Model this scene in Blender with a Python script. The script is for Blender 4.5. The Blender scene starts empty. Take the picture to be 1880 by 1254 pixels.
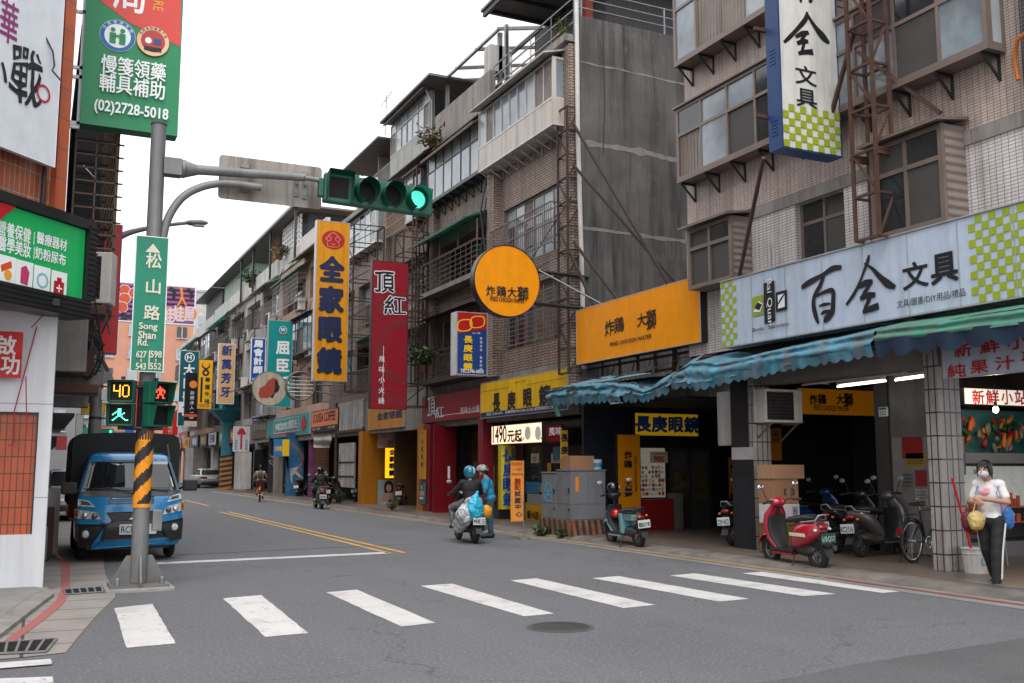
import bpy, bmesh, math, random
from math import radians, sin, cos, pi, tan, atan, sqrt
from mathutils import Vector, Matrix, noise
SC = bpy.context.scene
COL = SC.collection
# ---------------------------------------------------------------- camera, sky, sun, exposure
EYE, FOC, W0, H0, VPX, HOR = 1.6, 1828.0, 1880.0, 1254.0, 60.0, 856.0
PITCH = atan((HOR - H0 / 2) / FOC)
YAW = atan((W0 / 2 - VPX) / (FOC / cos(PITCH)))
cd = bpy.data.cameras.new('camera')
cam = bpy.data.objects.new('camera', cd)
COL.objects.link(cam)
cam.location = (0, 0, EYE)
cam.rotation_euler = (pi / 2 + PITCH, 0, -YAW)
cd.sensor_width = 36.0
cd.lens = 36.0 * FOC / W0
cd.clip_end = 3000
SC.camera = cam
SUN_EL, SUN_AZ = radians(58), radians(205)
wd = bpy.data.worlds.new('World')
SC.world = wd
wd.use_nodes = True
wn, wl = wd.node_tree.nodes, wd.node_tree.links
wn.clear()
sky = wn.new('ShaderNodeTexSky')
sky.sky_type = 'NISHITA'
sky.sun_disc = False
sky.sun_elevation = SUN_EL
sky.sun_rotation = SUN_AZ
sky.air_density = 1.2
sky.dust_density = 4.0
sky.ozone_density = 1.5
hs = wn.new('ShaderNodeHueSaturation')
hs.inputs['Saturation'].default_value = 0.12
hs.inputs['Value'].default_value = 1.0
ctc = wn.new('ShaderNodeTexCoord')
cno = wn.new('ShaderNodeTexNoise')
cno.inputs['Scale'].default_value = 2.2
cno.inputs['Detail'].default_value = 4
cmr = wn.new('ShaderNodeMapRange')
cmr.inputs['From Min'].default_value = 0.3
cmr.inputs['From Max'].default_value = 0.7
cmx = wn.new('ShaderNodeMix')
cmx.data_type = 'RGBA'
cmx.inputs['A'].default_value = (8.0, 8.3, 8.8, 1)
cmx.inputs['B'].default_value = (9.6, 9.7, 9.9, 1)
cmm = wn.new('ShaderNodeMix')
cmm.data_type = 'RGBA'
cmm.inputs['Factor'].default_value = 0.72          # cloud cover over the clear sky
bg = wn.new('ShaderNodeBackground')
bg.inputs['Strength'].default_value = 0.10
wo = wn.new('ShaderNodeOutputWorld')
wl.new(sky.outputs[0], hs.inputs['Color'])
wl.new(ctc.outputs['Generated'], cno.inputs['Vector'])
wl.new(cno.outputs['Fac'], cmr.inputs['Value'])
wl.new(cmr.outputs['Result'], cmx.inputs['Factor'])
wl.new(hs.outputs[0], cmm.inputs['A'])
wl.new(cmx.outputs['Result'], cmm.inputs['B'])
wl.new(cmm.outputs['Result'], bg.inputs['Color'])
wl.new(bg.outputs[0], wo.inputs[0])
sl = bpy.data.lights.new('sun', 'SUN')
sl.energy = 0.7
sl.angle = radians(25)
sl.color = (1.0, 0.96, 0.9)
sun = bpy.data.objects.new('sun', sl)
COL.objects.link(sun)
sd = Vector((sin(SUN_AZ) * cos(SUN_EL), cos(SUN_AZ) * cos(SUN_EL), sin(SUN_EL)))
sun.rotation_euler = sd.to_track_quat('Z', 'Y').to_euler()
SC.view_settings.view_transform = 'Standard'
SC.view_settings.look = 'None'
SC.view_settings.exposure = 1.15
SC.cycles.max_bounces = 6
SC.cycles.diffuse_bounces = 3
SC.cycles.glossy_bounces = 3
SC.cycles.transmission_bounces = 4
SC.cycles.caustics_reflective = False
SC.cycles.caustics_refractive = False
rng = random.Random(7)

# ---------------------------------------------------------------- photo pixel -> point on a world plane
_F = Vector((sin(YAW) * cos(PITCH), cos(YAW) * cos(PITCH), sin(PITCH)))
_R = Vector((cos(YAW), -sin(YAW), 0))
_U = _R.cross(_F)
EYEV = Vector((0, 0, EYE))
def ray(u, v): return _F + (u - W0 / 2) / FOC * _R - (v - H0 / 2) / FOC * _U
def at_x(u, v, x):
    d = ray(u, v); return EYEV + d * (x / d.x)
def at_y(u, v, y):
    d = ray(u, v); return EYEV + d * (y / d.y)
def at_z(u, v, z=0.0):
    d = ray(u, v); return EYEV + d * ((z - EYE) / d.z)

# ---------------------------------------------------------------- materials
MATS = {}
def lin(c):
    return tuple(((x / 12.92) if x <= 0.04045 else ((x + 0.055) / 1.055) ** 2.4) for x in c)
def hexc(h):
    return lin(tuple(int(h[i:i + 2], 16) / 255 for i in (0, 2, 4)))
def _mix(nt, fac, a, b, mode='MIX'):
    n = nt.nodes.new('ShaderNodeMix'); n.data_type = 'RGBA'; n.blend_type = mode
    for sock, val in (('Factor', fac), ('A', a), ('B', b)):
        s = n.inputs[sock]
        if hasattr(val, 'links'): nt.links.new(val, s)
        elif sock == 'Factor': s.default_value = val
        else: s.default_value = (*val[:3], 1)
    return n.outputs['Result']
def _noise(nt, scale, detail=4, stretch=None, coord='POS', rough=.6):
    ge = nt.nodes.new('ShaderNodeNewGeometry')
    vec = ge.outputs['Position']
    if coord == 'OBJ':
        vec = nt.nodes.new('ShaderNodeTexCoord').outputs['Object']
    if stretch:
        mp = nt.nodes.new('ShaderNodeMapping'); mp.inputs['Scale'].default_value = stretch
        nt.links.new(vec, mp.inputs['Vector']); vec = mp.outputs['Vector']
    no = nt.nodes.new('ShaderNodeTexNoise')
    no.inputs['Scale'].default_value = scale; no.inputs['Detail'].default_value = detail
    no.inputs['Roughness'].default_value = rough
    nt.links.new(vec, no.inputs['Vector'])
    return no.outputs['Fac']
def _ramp(nt, v, lo, hi, a=0.0, b=1.0):
    m = nt.nodes.new('ShaderNodeMapRange')
    m.inputs['From Min'].default_value = lo; m.inputs['From Max'].default_value = hi
    m.inputs['To Min'].default_value = a; m.inputs['To Max'].default_value = b
    nt.links.new(v, m.inputs['Value']); return m.outputs['Result']
def mat(key, col=None, rough=.6, metal=0.0, var=.18, scale=2.5, streak=0.0, bump=0.0, bscale=60, emit=None, est=1.0,
        brick=None, dirt=None, fine=0.0, spec=.5, alpha=1.0, corr=None, coat=0.0, check=None, trans=0.0, rust=0.0):
    """One procedural material. brick=(w,h,mortar,mortar colour,offset,colour2)  corr=(axis, period, depth)  check=(size, colour2)."""
    if key in MATS: return MATS[key]
    m = bpy.data.materials.new(key); m.use_nodes = True
    nt = m.node_tree; N = nt.nodes; L = nt.links
    b = N['Principled BSDF']
    b.inputs['Roughness'].default_value = rough; b.inputs['Metallic'].default_value = metal
    b.inputs['Specular IOR Level'].default_value = spec
    b.inputs['Coat Weight'].default_value = coat
    b.inputs['Coat Roughness'].default_value = .08
    if trans: b.inputs['Transmission Weight'].default_value = trans
    c = None
    base = (*col, 1)
    height = None
    if brick:
        w, h, ms, mc, off, c2 = brick
        uv = N.new('ShaderNodeUVMap'); uv.uv_map = 'UVMap'
        br = N.new('ShaderNodeTexBrick')
        br.inputs['Scale'].default_value = 1.0
        br.inputs['Brick Width'].default_value = w; br.inputs['Row Height'].default_value = h
        br.inputs['Mortar Size'].default_value = ms; br.inputs['Mortar Smooth'].default_value = .15
        br.offset = off
        br.inputs['Color1'].default_value = base; br.inputs['Color2'].default_value = (*c2, 1)
        br.inputs['Mortar'].default_value = (*mc, 1)
        L.new(uv.outputs[0], br.inputs['Vector'])
        c = br.outputs['Color']
        inv = N.new('ShaderNodeMath'); inv.operation = 'SUBTRACT'; inv.inputs[0].default_value = 1
        L.new(br.outputs['Fac'], inv.inputs[1]); height = inv.outputs[0]
    if check:
        uv = N.new('ShaderNodeUVMap'); uv.uv_map = 'UVMap'
        ck = N.new('ShaderNodeTexChecker'); ck.inputs['Scale'].default_value = 1 / check[0]
        ck.inputs['Color1'].default_value = base; ck.inputs['Color2'].default_value = (*check[1], 1)
        L.new(uv.outputs[0], ck.inputs['Vector']); c = ck.outputs['Color']
    if c is None:
        rgb = N.new('ShaderNodeRGB'); rgb.outputs[0].default_value = base; c = rgb.outputs[0]
    if var:
        n = _noise(nt, scale)
        g = _ramp(nt, n, .25, .75, 1 - var, 1 + var)
        cm = N.new('ShaderNodeCombineColor')
        for i in range(3): L.new(g, cm.inputs[i])
        c = _mix(nt, 1.0, c, cm.outputs[0], 'MULTIPLY')
        L.new(_ramp(nt, n, .2, .8, max(.02, rough * .85), min(1, rough * 1.15)), b.inputs['Roughness'])
    if fine:
        n = _noise(nt, 90, 2)
        g = _ramp(nt, n, .25, .75, 1 - fine, 1 + fine)
        cm = N.new('ShaderNodeCombineColor')
        for i in range(3): L.new(g, cm.inputs[i])
        c = _mix(nt, 1.0, c, cm.outputs[0], 'MULTIPLY')
    if streak:
        n = _noise(nt, 1.0, 5, (5.0, 5.0, .35))
        f = _ramp(nt, n, .45, .75, 0, streak)
        c = _mix(nt, f, c, dirt or (.035, .03, .026))
        c = _mix(nt, _ramp(nt, _noise(nt, 1.0, 6, (16.0, 16.0, .5), rough=.8), .52, .72, 0, streak * .7), c, dirt or (.05, .04, .03))
        c = _mix(nt, _ramp(nt, _noise(nt, 1.7, 6, (1, 1, .6), rough=.75), .55, .72, 0, streak * .45), c, tuple(min(1, q * 1.5 + .03) for q in col) if col else (.2, .2, .2))
    if rust:
        n = _noise(nt, 7, 6)
        f = _ramp(nt, n, .56, .68, 0, rust)
        c = _mix(nt, f, c, (.10, .035, .015))
    L.new(c, b.inputs['Base Color'])
    hn = None
    if bump:
        hn = _noise(nt, bscale, 5)
    if corr:
        ge = N.new('ShaderNodeNewGeometry'); se = N.new('ShaderNodeSeparateXYZ'); L.new(ge.outputs['Position'], se.inputs[0])
        mu = N.new('ShaderNodeMath'); mu.operation = 'MULTIPLY'; mu.inputs[1].default_value = 2 * pi / corr[1]
        L.new(se.outputs[corr[0]], mu.inputs[0])
        sn = N.new('ShaderNodeMath'); sn.operation = 'SINE'; L.new(mu.outputs[0], sn.inputs[0]); height = sn.outputs[0]
    if hn is not None or height is not None:
        bp = N.new('ShaderNodeBump')
        if height is not None:
            bp.inputs['Distance'].default_value = corr[2] if corr else .006
            bp.inputs['Strength'].default_value = .8
            L.new(height, bp.inputs['Height'])
            if hn is not None:
                b2 = N.new('ShaderNodeBump'); b2.inputs['Strength'].default_value = bump; b2.inputs['Distance'].default_value = .01
                L.new(hn, b2.inputs['Height']); L.new(bp.outputs[0], b2.inputs['Normal']); bp = b2
        else:
            bp.inputs['Strength'].default_value = bump; bp.inputs['Distance'].default_value = .01
            L.new(hn, bp.inputs['Height'])
        L.new(bp.outputs[0], b.inputs['Normal'])
    if emit is not None:
        b.inputs['Emission Color'].default_value = (*emit, 1); b.inputs['Emission Strength'].default_value = est
    MATS[key] = m
    return m
def pmat(hexs, rough=.5, **k):
    """plain painted / printed colour from a photo colour"""
    key = 'paint ' + hexs + str(rough) + ''.join(f'{a}{v}' for a, v in sorted(k.items()))
    k.setdefault('var', .07); k.setdefault('scale', 4)
    return mat(key, hexc(hexs), rough, **k)

# ---------------------------------------------------------------- mesh building
class MB:
    def __init__(s): s.v = []; s.f = []; s.m = []; s.s = []
    def add(s, vs, fs, mi=0, smooth=False):
        o = len(s.v)
        s.v += [tuple(v) for v in vs]
        for f in fs:
            s.f.append([i + o for i in f]); s.m.append(mi); s.s.append(smooth)
        return s
    def box(s, x0, x1, y0, y1, z0, z1, mi=0):
        vs = [(x, y, z) for x in (x0, x1) for y in (y0, y1) for z in (z0, z1)]
        return s.add(vs, [(0, 1, 3, 2), (4, 6, 7, 5), (0, 4, 5, 1), (2, 3, 7, 6), (0, 2, 6, 4), (1, 5, 7, 3)], mi)
    def beam(s, p, q, w, h=None, mi=0, up=(0, 0, 1)):
        h = h or w
        p, q = Vector(p), Vector(q); d = (q - p)
        if d.length < 1e-6: return s
        d.normalize(); u = Vector(up)
        if abs(d.dot(u)) > .95: u = Vector((1, 0, 0)) if abs(d.x) < .9 else Vector((0, 1, 0))
        a = d.cross(u).normalized() * w / 2; b = a.cross(d).normalized() * h / 2
        vs = [c + i * a + j * b for c in (p, q) for i, j in ((-1, -1), (1, -1), (1, 1), (-1, 1))]
        return s.add(vs, [(3, 2, 1, 0), (4, 5, 6, 7), (0, 1, 5, 4), (1, 2, 6, 5), (2, 3, 7, 6), (3, 0, 4, 7)], mi)
    def tube(s, pts, r, n=8, mi=0, caps=True, closed=False):
        pts = [Vector(p) for p in pts]; k = len(pts)
        rs = r if isinstance(r, (list, tuple)) else [r] * k
        rings = []; prev = None
        for i, p in enumerate(pts):
            a = pts[(i - 1) % k] if (i or closed) else p
            b = pts[(i + 1) % k] if (i < k - 1 or closed) else p
            d = (b - a).normalized() if (b - a).length > 1e-9 else Vector((0, 0, 1))
            if prev is None:
                u = Vector((0, 0, 1)) if abs(d.z) < .9 else Vector((1, 0, 0))
                u = (u - d * u.dot(d)).normalized()
            else:
                u = prev - d * prev.dot(d)
                u = u.normalized() if u.length > 1e-6 else d.orthogonal().normalized()
            prev = u; w = d.cross(u)
            rings.append([p + (u * cos(2 * pi * j / n) + w * sin(2 * pi * j / n)) * rs[i] for j in range(n)])
        return s.loft(rings, mi, caps and not closed, True, closed)
    def loft(s, rings, mi=0, caps=True, smooth=True, closed=False, ring_closed=True):
        n = len(rings[0]); k = len(rings)
        vs = [v for r in rings for v in r]; fs = []
        for i in range(k if closed else k - 1):
            a, b = i * n, ((i + 1) % k) * n
            for j in range(n if ring_closed else n - 1):
                j2 = (j + 1) % n
                fs.append((a + j, a + j2, b + j2, b + j))
        s.add(vs, fs, mi, smooth)
        if caps:
            s.add(rings[0], [list(range(n))[::-1]], mi); s.add(rings[-1], [list(range(n))], mi)
        return s
    def cyl(s, p, q, r0, r1=None, n=16, mi=0, caps=True):
        return s.tube([p, q], [r0, r0 if r1 is None else r1], n, mi, caps)
    def quad(s, a, b, c, d, mi=0): return s.add([a, b, c, d], [(0, 1, 2, 3)], mi)
    def prism(s, pts, plane, lo, hi, mi=0):
        def P(a, b, c): return {'xz': (a, c, b), 'yz': (c, a, b), 'xy': (a, b, c)}[plane]
        n = len(pts)
        s.add([P(a, b, lo) for a, b in pts] + [P(a, b, hi) for a, b in pts],
              [list(range(n))[::-1], list(range(n, 2 * n))] + [(i, (i + 1) % n, n + (i + 1) % n, n + i) for i in range(n)], mi)
        return s
    def flat(s, pts, y, mi=0):   # polygon in local XZ, at depth y
        return s.add([(a, y, b) for a, b in pts], [list(range(len(pts)))], mi)
    def disc(s, c, r, n=24, mi=0, r2=None, y=0):
        if r2 is None: return s.flat([(c[0] + r * cos(2 * pi * i / n), c[1] + r * sin(2 * pi * i / n)) for i in range(n)], y, mi)
        o = [(c[0] + r * cos(2 * pi * i / n), y, c[1] + r * sin(2 * pi * i / n)) for i in range(n)]
        q = [(c[0] + r2 * cos(2 * pi * i / n), y, c[1] + r2 * sin(2 * pi * i / n)) for i in range(n)]
        return s.add(o + q, [(i, (i + 1) % n, n + (i + 1) % n, n + i) for i in range(n)], mi)
    def ell(s, c, r, n=14, mi=0, rot=None, k=None):
        k = k or max(6, n // 2); c = Vector(c)
        r = r if isinstance(r, (tuple, list)) else (r, r, r)
        def P(t, f):
            v = Vector((r[0] * sin(t) * cos(f), r[1] * sin(t) * sin(f), r[2] * cos(t)))
            return c + (rot @ v if rot is not None else v)
        vs = [P(0, 0)] + [P(pi * i / k, 2 * pi * j / n) for i in range(1, k) for j in range(n)] + [P(pi, 0)]
        fs = [(0, 1 + j, 1 + (j + 1) % n) for j in range(n)]
        for i in range(k - 2):
            a = 1 + i * n; b = a + n
            fs += [(a + j, b + j, b + (j + 1) % n, a + (j + 1) % n) for j in range(n)]
        a = 1 + (k - 2) * n
        fs += [(a + (j + 1) % n, a + j, len(vs) - 1) for j in range(n)]
        return s.add(vs, fs, mi, True)
    def torus(s, c, R, r, axis='y', n=28, k=10, mi=0, squash=1.0):
        pts = []
        c = Vector(c)
        rings = []
        for i in range(n):
            t = 2 * pi * i / n; ring = []
            for j in range(k):
                f = 2 * pi * j / k; q = R + r * cos(f); w = r * sin(f) * squash
                ring.append(c + {'y': Vector((q * cos(t), w, q * sin(t))), 'x': Vector((w, q * cos(t), q * sin(t))), 'z': Vector((q * cos(t), q * sin(t), w))}[axis])
            rings.append(ring)
        return s.loft(rings, mi, False, True, True)
    def xf(s, M):
        s.v = [tuple(M @ Vector(v)) for v in s.v]; return s
    def build(s, name, mats, parent=None, off=None, bevel=0.0, label=None, autosmooth=False):
        me = bpy.data.meshes.new(name)
        vs = s.v
        if off is not None: vs = [(x - off[0], y - off[1], z - off[2]) for x, y, z in vs]
        me.from_pydata(vs, [], s.f)
        if not isinstance(mats, (list, tuple)): mats = [mats]
        for m in mats: me.materials.append(m)
        me.polygons.foreach_set('material_index', s.m)
        me.polygons.foreach_set('use_smooth', s.s)
        if bevel:
            bm = bmesh.new(); bm.from_mesh(me)
            bmesh.ops.remove_doubles(bm, verts=bm.verts, dist=1e-5)
            ed = [e for e in bm.edges if len(e.link_faces) == 2 and e.calc_face_angle(0) > .5]
            bmesh.ops.bevel(bm, geom=ed, offset=bevel, segments=2, affect='EDGES', profile=.6, clamp_overlap=True)
            bm.to_mesh(me); bm.free()
        me.update()
        uv = me.uv_layers.new(name='UVMap').data
        ox, oy, oz = off or (0, 0, 0)
        for p in me.polygons:
            n = p.normal; ax, ay, az = abs(n.x), abs(n.y), abs(n.z)
            for li in p.loop_indices:
                co = me.vertices[me.loops[li].vertex_index].co
                if az > .8 or (az >= ax and az >= ay): uv[li].uv = (co.x + ox, co.y + oy)
                elif ax >= ay: uv[li].uv = (co.y + oy, co.z + oz)
                else: uv[li].uv = (co.x + ox, co.z + oz)
        o = bpy.data.objects.new(name, me); COL.objects.link(o)
        if parent is not None: o.parent = parent
        if label: o['label'] = label
        return o
def tag(o, label=None, cat=None, group=None, kind=None):
    if label: o['label'] = label
    if cat: o['category'] = cat
    if group: o['group'] = group
    if kind: o['kind'] = kind
    return o
def thing(name, label, cat, loc=(0, 0, 0), rz=0.0, group=None):
    o = bpy.data.objects.new(name, None); COL.objects.link(o)
    o.empty_display_size = .1
    o.location = loc; o.rotation_euler = (0, 0, rz)
    return tag(o, label, cat, group)
def kids(o): return [c for c in bpy.data.objects if c.parent == o]
def copy_tree(o, parent=None):
    c = o.copy(); COL.objects.link(c)
    if parent is not None: c.parent = parent
    for ch in kids(o): copy_tree(ch, c)
    return c

# ---------------------------------------------------------------- lettering
_T = {}
def glyphs(s, bold=0.0):
    """2-D triangles of a text line: (verts, faces), em units"""
    k = (s, bold)
    if k not in _T:
        c = bpy.data.curves.new('t', 'FONT'); c.body = s; c.size = 1; c.offset = bold; c.resolution_u = 3
        o = bpy.data.objects.new('t', c); COL.objects.link(o)
        dg = bpy.context.evaluated_depsgraph_get()
        me = o.evaluated_get(dg).to_mesh()
        _T[k] = ([(v.co.x, v.co.y) for v in me.vertices], [list(p.vertices) for p in me.polygons])
        o.evaluated_get(dg).to_mesh_clear()
        bpy.data.objects.remove(o); bpy.data.curves.remove(c)
    return _T[k]
def lay(mb, s, x, z, w, h, y, bold=0.0, shear=0.0, mi=0, rot=0.0, brush=0.0, em=False):
    """text s fitted into the box (x,z)-(x+w,z+h) in local XZ at depth y; bold = several slightly shifted layers"""
    vs, fs = glyphs(s)
    if not vs: return
    if em: x0, x1, z0, z1 = 0, 1, -.12, .88
    else:
        x0, x1 = min(v[0] for v in vs), max(v[0] for v in vs); z0, z1 = min(v[1] for v in vs), max(v[1] for v in vs)
    cx, cz = x + w / 2, z + h / 2
    e = bold * min(w / max(.3, x1 - x0), h)
    for k, (ex, ez) in enumerate(((0, 0), (e, e), (-e, e), (e, -e), (-e, -e), (0, e * 1.3), (0, -e * 1.3), (e * 1.3, 0), (-e * 1.3, 0)) if bold else ((0, 0),)):
        out = []
        for a, b in vs:
            p, q = (a - x0) / (x1 - x0 or 1), (b - z0) / (z1 - z0 or 1)
            if brush:
                p += brush * noise.noise((p * 3.1, q * 3.1, len(s) + w)); q += brush * noise.noise((p * 2.7 + 9, q * 3.3, w)) + brush * .5 * (p - .5)
            X, Z = x + p * w + shear * (q - .5) * h + ex, z + q * h + ez
            if rot:
                dx, dz = X - cx, Z - cz
                X, Z = cx + dx * cos(rot) - dz * sin(rot), cz + dx * sin(rot) + dz * cos(rot)
            out.append((X, y - k * .0001, Z))
        mb.add(out, fs, mi)
def stroke(pts, w0=1.0, n=6):
    """brush stroke ribbon: pts = [(x, z, width)], Catmull-Rom smoothed, returned as quads in 2-D"""
    P = [pts[0]] + list(pts) + [pts[-1]]
    S = []
    for i in range(1, len(P) - 2):
        for k in range(n):
            t = k / n
            S.append(tuple(.5 * (2 * P[i][j] + (P[i + 1][j] - P[i - 1][j]) * t + (2 * P[i - 1][j] - 5 * P[i][j] + 4 * P[i + 1][j] - P[i + 2][j]) * t * t
                                 + (3 * P[i][j] - P[i - 1][j] - 3 * P[i + 1][j] + P[i + 2][j]) * t ** 3) for j in range(3)))
    S.append(tuple(pts[-1]))
    L = []
    for i, (x, z, w) in enumerate(S):
        a, b = S[max(0, i - 1)], S[min(len(S) - 1, i + 1)]
        dx, dz = b[0] - a[0], b[1] - a[1]; d = sqrt(dx * dx + dz * dz) or 1
        L.append(((x - dz / d * w * w0 / 2, z + dx / d * w * w0 / 2), (x + dz / d * w * w0 / 2, z - dx / d * w * w0 / 2)))
    return L
def cr(P, n=6):
    P = [Vector(p) for p in P]; P = [P[0]] + P + [P[-1]]; S = []
    for i in range(1, len(P) - 2):
        for k in range(n):
            t = k / n; S.append(.5 * (2 * P[i] + (P[i + 1] - P[i - 1]) * t + (2 * P[i - 1] - 5 * P[i] + 4 * P[i + 1] - P[i + 2]) * t * t + (3 * P[i] - P[i - 1] - 3 * P[i + 1] + P[i + 2]) * t ** 3))
    return S + [P[-1]]
class Sign:
    """a sign box; local X = reading direction, Z up, front face at y=0 looking to -Y, body behind it"""
    def __init__(s, name, label, loc, rz, w, h, t, face, side=None, cat='sign', group=None, fr=.03, frame=None, round_=False, shelf=True):
        s.root = thing(name, label, cat, loc, rz, group); s.w, s.h = w, h; s.M = {}; s.d = .0
        t = max(t, .03); s.inv = (Matrix.Translation(Vector(loc)) @ Matrix.Rotation(rz, 4, 'Z')).inverted()
        side = side or face
        if round_:
            s.R = w / 2
            m = MB(); m.cyl((w / 2, .02, h / 2), (w / 2, t, h / 2), w / 2, n=56); m.build('sign_box', side, s.root)
            m = MB(); n = 56
            m.disc((w / 2, h / 2), w / 2 - .012, n, y=.012); m.build('sign_face', face, s.root)
            m = MB(); m.torus((w / 2, .012, h / 2), w / 2 - .006, .014, 'y', 56, 8); m.build('sign_frame', frame or side, s.root)
        else:
            m = MB(); m.box(0, w, .012, t, 0, h); m.build('sign_box', side, s.root, bevel=.006)
            m = MB(); m.box(fr, w - fr, .004, .0118, fr, h - fr); m.build('sign_face', face, s.root)
            m = MB()
            m.box(0, w, 0, .0119, 0, fr); m.box(0, w, 0, .0119, h - fr, h); m.box(0, fr, 0, .0119, fr, h - fr); m.box(w - fr, w, 0, .0119, fr, h - fr)
            m.build('sign_frame', frame or side, s.root)
        s.y = .0005 if not round_ else .008
    def lyr(s, m, name='lettering'):
        k = (m.name, name, len(s.M))
        mb = MB(); s.M[k] = (mb, m, name); s.y -= .0022
        return mb
    def uv(s, u, v):
        a = s.inv @ EYEV; d = s.inv.to_3x3() @ ray(u, v); p = a + d * ((s.y - a.y) / d.y)
        return p.x, p.z
    def text(s, m, t, x, z, w, h, **k):
        name = k.pop('name', 'lettering'); lay(s.lyr(m, name), t, x, z, w, h, s.y, **k); return s
    def texts(s, m, items, **k):
        name = k.pop('name', 'lettering')
        mb = s.lyr(m, name)
        for it in items: lay(mb, it[0], it[1], it[2], it[3], it[4], s.y, **dict(k, **(it[5] if len(it) > 5 else {})))
        return s
    def tpx(s, m, t, u0, v0, u1, v1, **k):     # u0,v0 = bottom-left pixel, u1,v1 = top-right pixel
        x0, z0 = s.uv(u0, v0); x1, z1 = s.uv(u1, v1)
        return s.text(m, t, x0, z0, x1 - x0, z1 - z0, **k)
    def col(s, m, t, x, ztop, size, step=None, **k):   # vertical column of characters, em cells
        name = k.pop('name', 'lettering')
        mb = s.lyr(m, name); step = step or size * 1.1; sx = k.pop('sx', 1.0)
        for i, ch in enumerate(t): lay(mb, ch, x - size * sx / 2, ztop - size - i * step, size * sx, size, s.y, em=True, **k)
        return s
    def row(s, m, t, x, z, size, step=None, **k):
        name = k.pop('name', 'lettering')
        mb = s.lyr(m, name); step = step or size * 1.1; sx = k.pop('sx', 1.0)
        for i, ch in enumerate(t): lay(mb, ch, x + i * step, z, size * sx, size, s.y, em=True, **k)
        return s
    def rect(s, m, x0, x1, z0, z1, name='panel'):
        s.lyr(m, name).flat([(x0, z0), (x1, z0), (x1, z1), (x0, z1)], s.y); return s
    def poly(s, m, pts, name='emblem'):
        s.lyr(m, name).flat(pts, s.y); return s
    def disc(s, m, cx, cz, r, r2=None, name='emblem'):
        mb = s.lyr(m, name); mb.disc((cx, cz), r, 32, r2=r2, y=s.y); return s
    def brush(s, m, strokes, w0=1.0, name='lettering'):
        mb = s.lyr(m, name)
        for i, st in enumerate(strokes):
            L = stroke(st, w0); y = s.y - .0001 * i
            for a, b in zip(L, L[1:]):
                mb.add([(a[0][0], y, a[0][1]), (a[1][0], y, a[1][1]), (b[1][0], y, b[1][1]), (b[0][0], y, b[0][1])], [(0, 1, 2, 3)])
        return s
    def done(s):
        for mb, m, name in s.M.values():
            if mb.f: mb.build(name, m, s.root)
        return s
def sign_x(name, label, x, uv_tl, uv_br, t, face, side=None, **k):
    """shop sign on a plane x = const facing the street (reads towards -y). two opposite corner pixels"""
    a = at_x(*uv_tl, x); b = at_x(*uv_br, x)
    return Sign(name, label, (x, a.y, b.z), -pi / 2, a.y - b.y, a.z - b.z, t, face, side, **k)
def sign_y(name, label, y, uv_tl, uv_br, t, face, side=None, **k):
    a = at_y(*uv_tl, y); b = at_y(*uv_br, y)
    return Sign(name, label, (a.x, y, b.z), 0, b.x - a.x, a.z - b.z, t, face, side, **k)

# ---------------------------------------------------------------- one smooth surface from capsules and ellipsoids (bodies, fairings, bags)
def blob(name, shapes, mats, parent=None, voxel=.012, smooth=4, matfn=None, deform=None):
    mb = MB()
    for sh in shapes:
        if sh[0] == 'c':
            _, p, q, r0, r1 = sh; p, q = Vector(p), Vector(q); d = q - p; n = 14
            if d.length < 1e-6: mb.ell(p, r0, n); continue
            dn = d.normalized(); u = dn.orthogonal().normalized(); w = dn.cross(u); rings = []
            for i in range(0, 5):
                t = -pi / 2 + i * pi / 8
                rings.append([p + dn * (r0 * sin(t)) + (u * cos(2 * pi * j / n) + w * sin(2 * pi * j / n)) * max(r0 * cos(t), r0 * .02) for j in range(n)])
            for i in range(0, 5):
                t = i * pi / 8
                rings.append([q + dn * (r1 * sin(t)) + (u * cos(2 * pi * j / n) + w * sin(2 * pi * j / n)) * max(r1 * cos(t), r1 * .02) for j in range(n)])
            mb.loft(rings, 0, True)
        elif sh[0] == 'e':
            mb.ell(sh[1], sh[2], 18, rot=sh[3] if len(sh) > 3 else None)
        elif sh[0] == 'm':
            mb.add(sh[1].v, sh[1].f)
    me = bpy.data.meshes.new('b'); me.from_pydata(mb.v, [], mb.f)
    o = bpy.data.objects.new('b', me); COL.objects.link(o)
    r = o.modifiers.new('r', 'REMESH'); r.mode = 'VOXEL'; r.voxel_size = voxel
    if smooth:
        s = o.modifiers.new('s', 'SMOOTH'); s.iterations = smooth; s.factor = .5
    dg = bpy.context.evaluated_depsgraph_get()
    out = bpy.data.meshes.new_from_object(o.evaluated_get(dg))
    bpy.data.objects.remove(o); bpy.data.meshes.remove(me)
    if deform:
        for v in out.vertices: v.co = deform(v.co)
    out.name = name
    out.materials.clear()
    if not isinstance(mats, (list, tuple)): mats = [mats]
    for m in mats: out.materials.append(m)
    for p in out.polygons:
        p.use_smooth = True
        p.material_index = matfn(p.center) if matfn else 0
    out.uv_layers.new(name='UVMap')
    ob = bpy.data.objects.new(name, out); COL.objects.link(ob)
    if parent is not None: ob.parent = parent
    return ob
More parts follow.
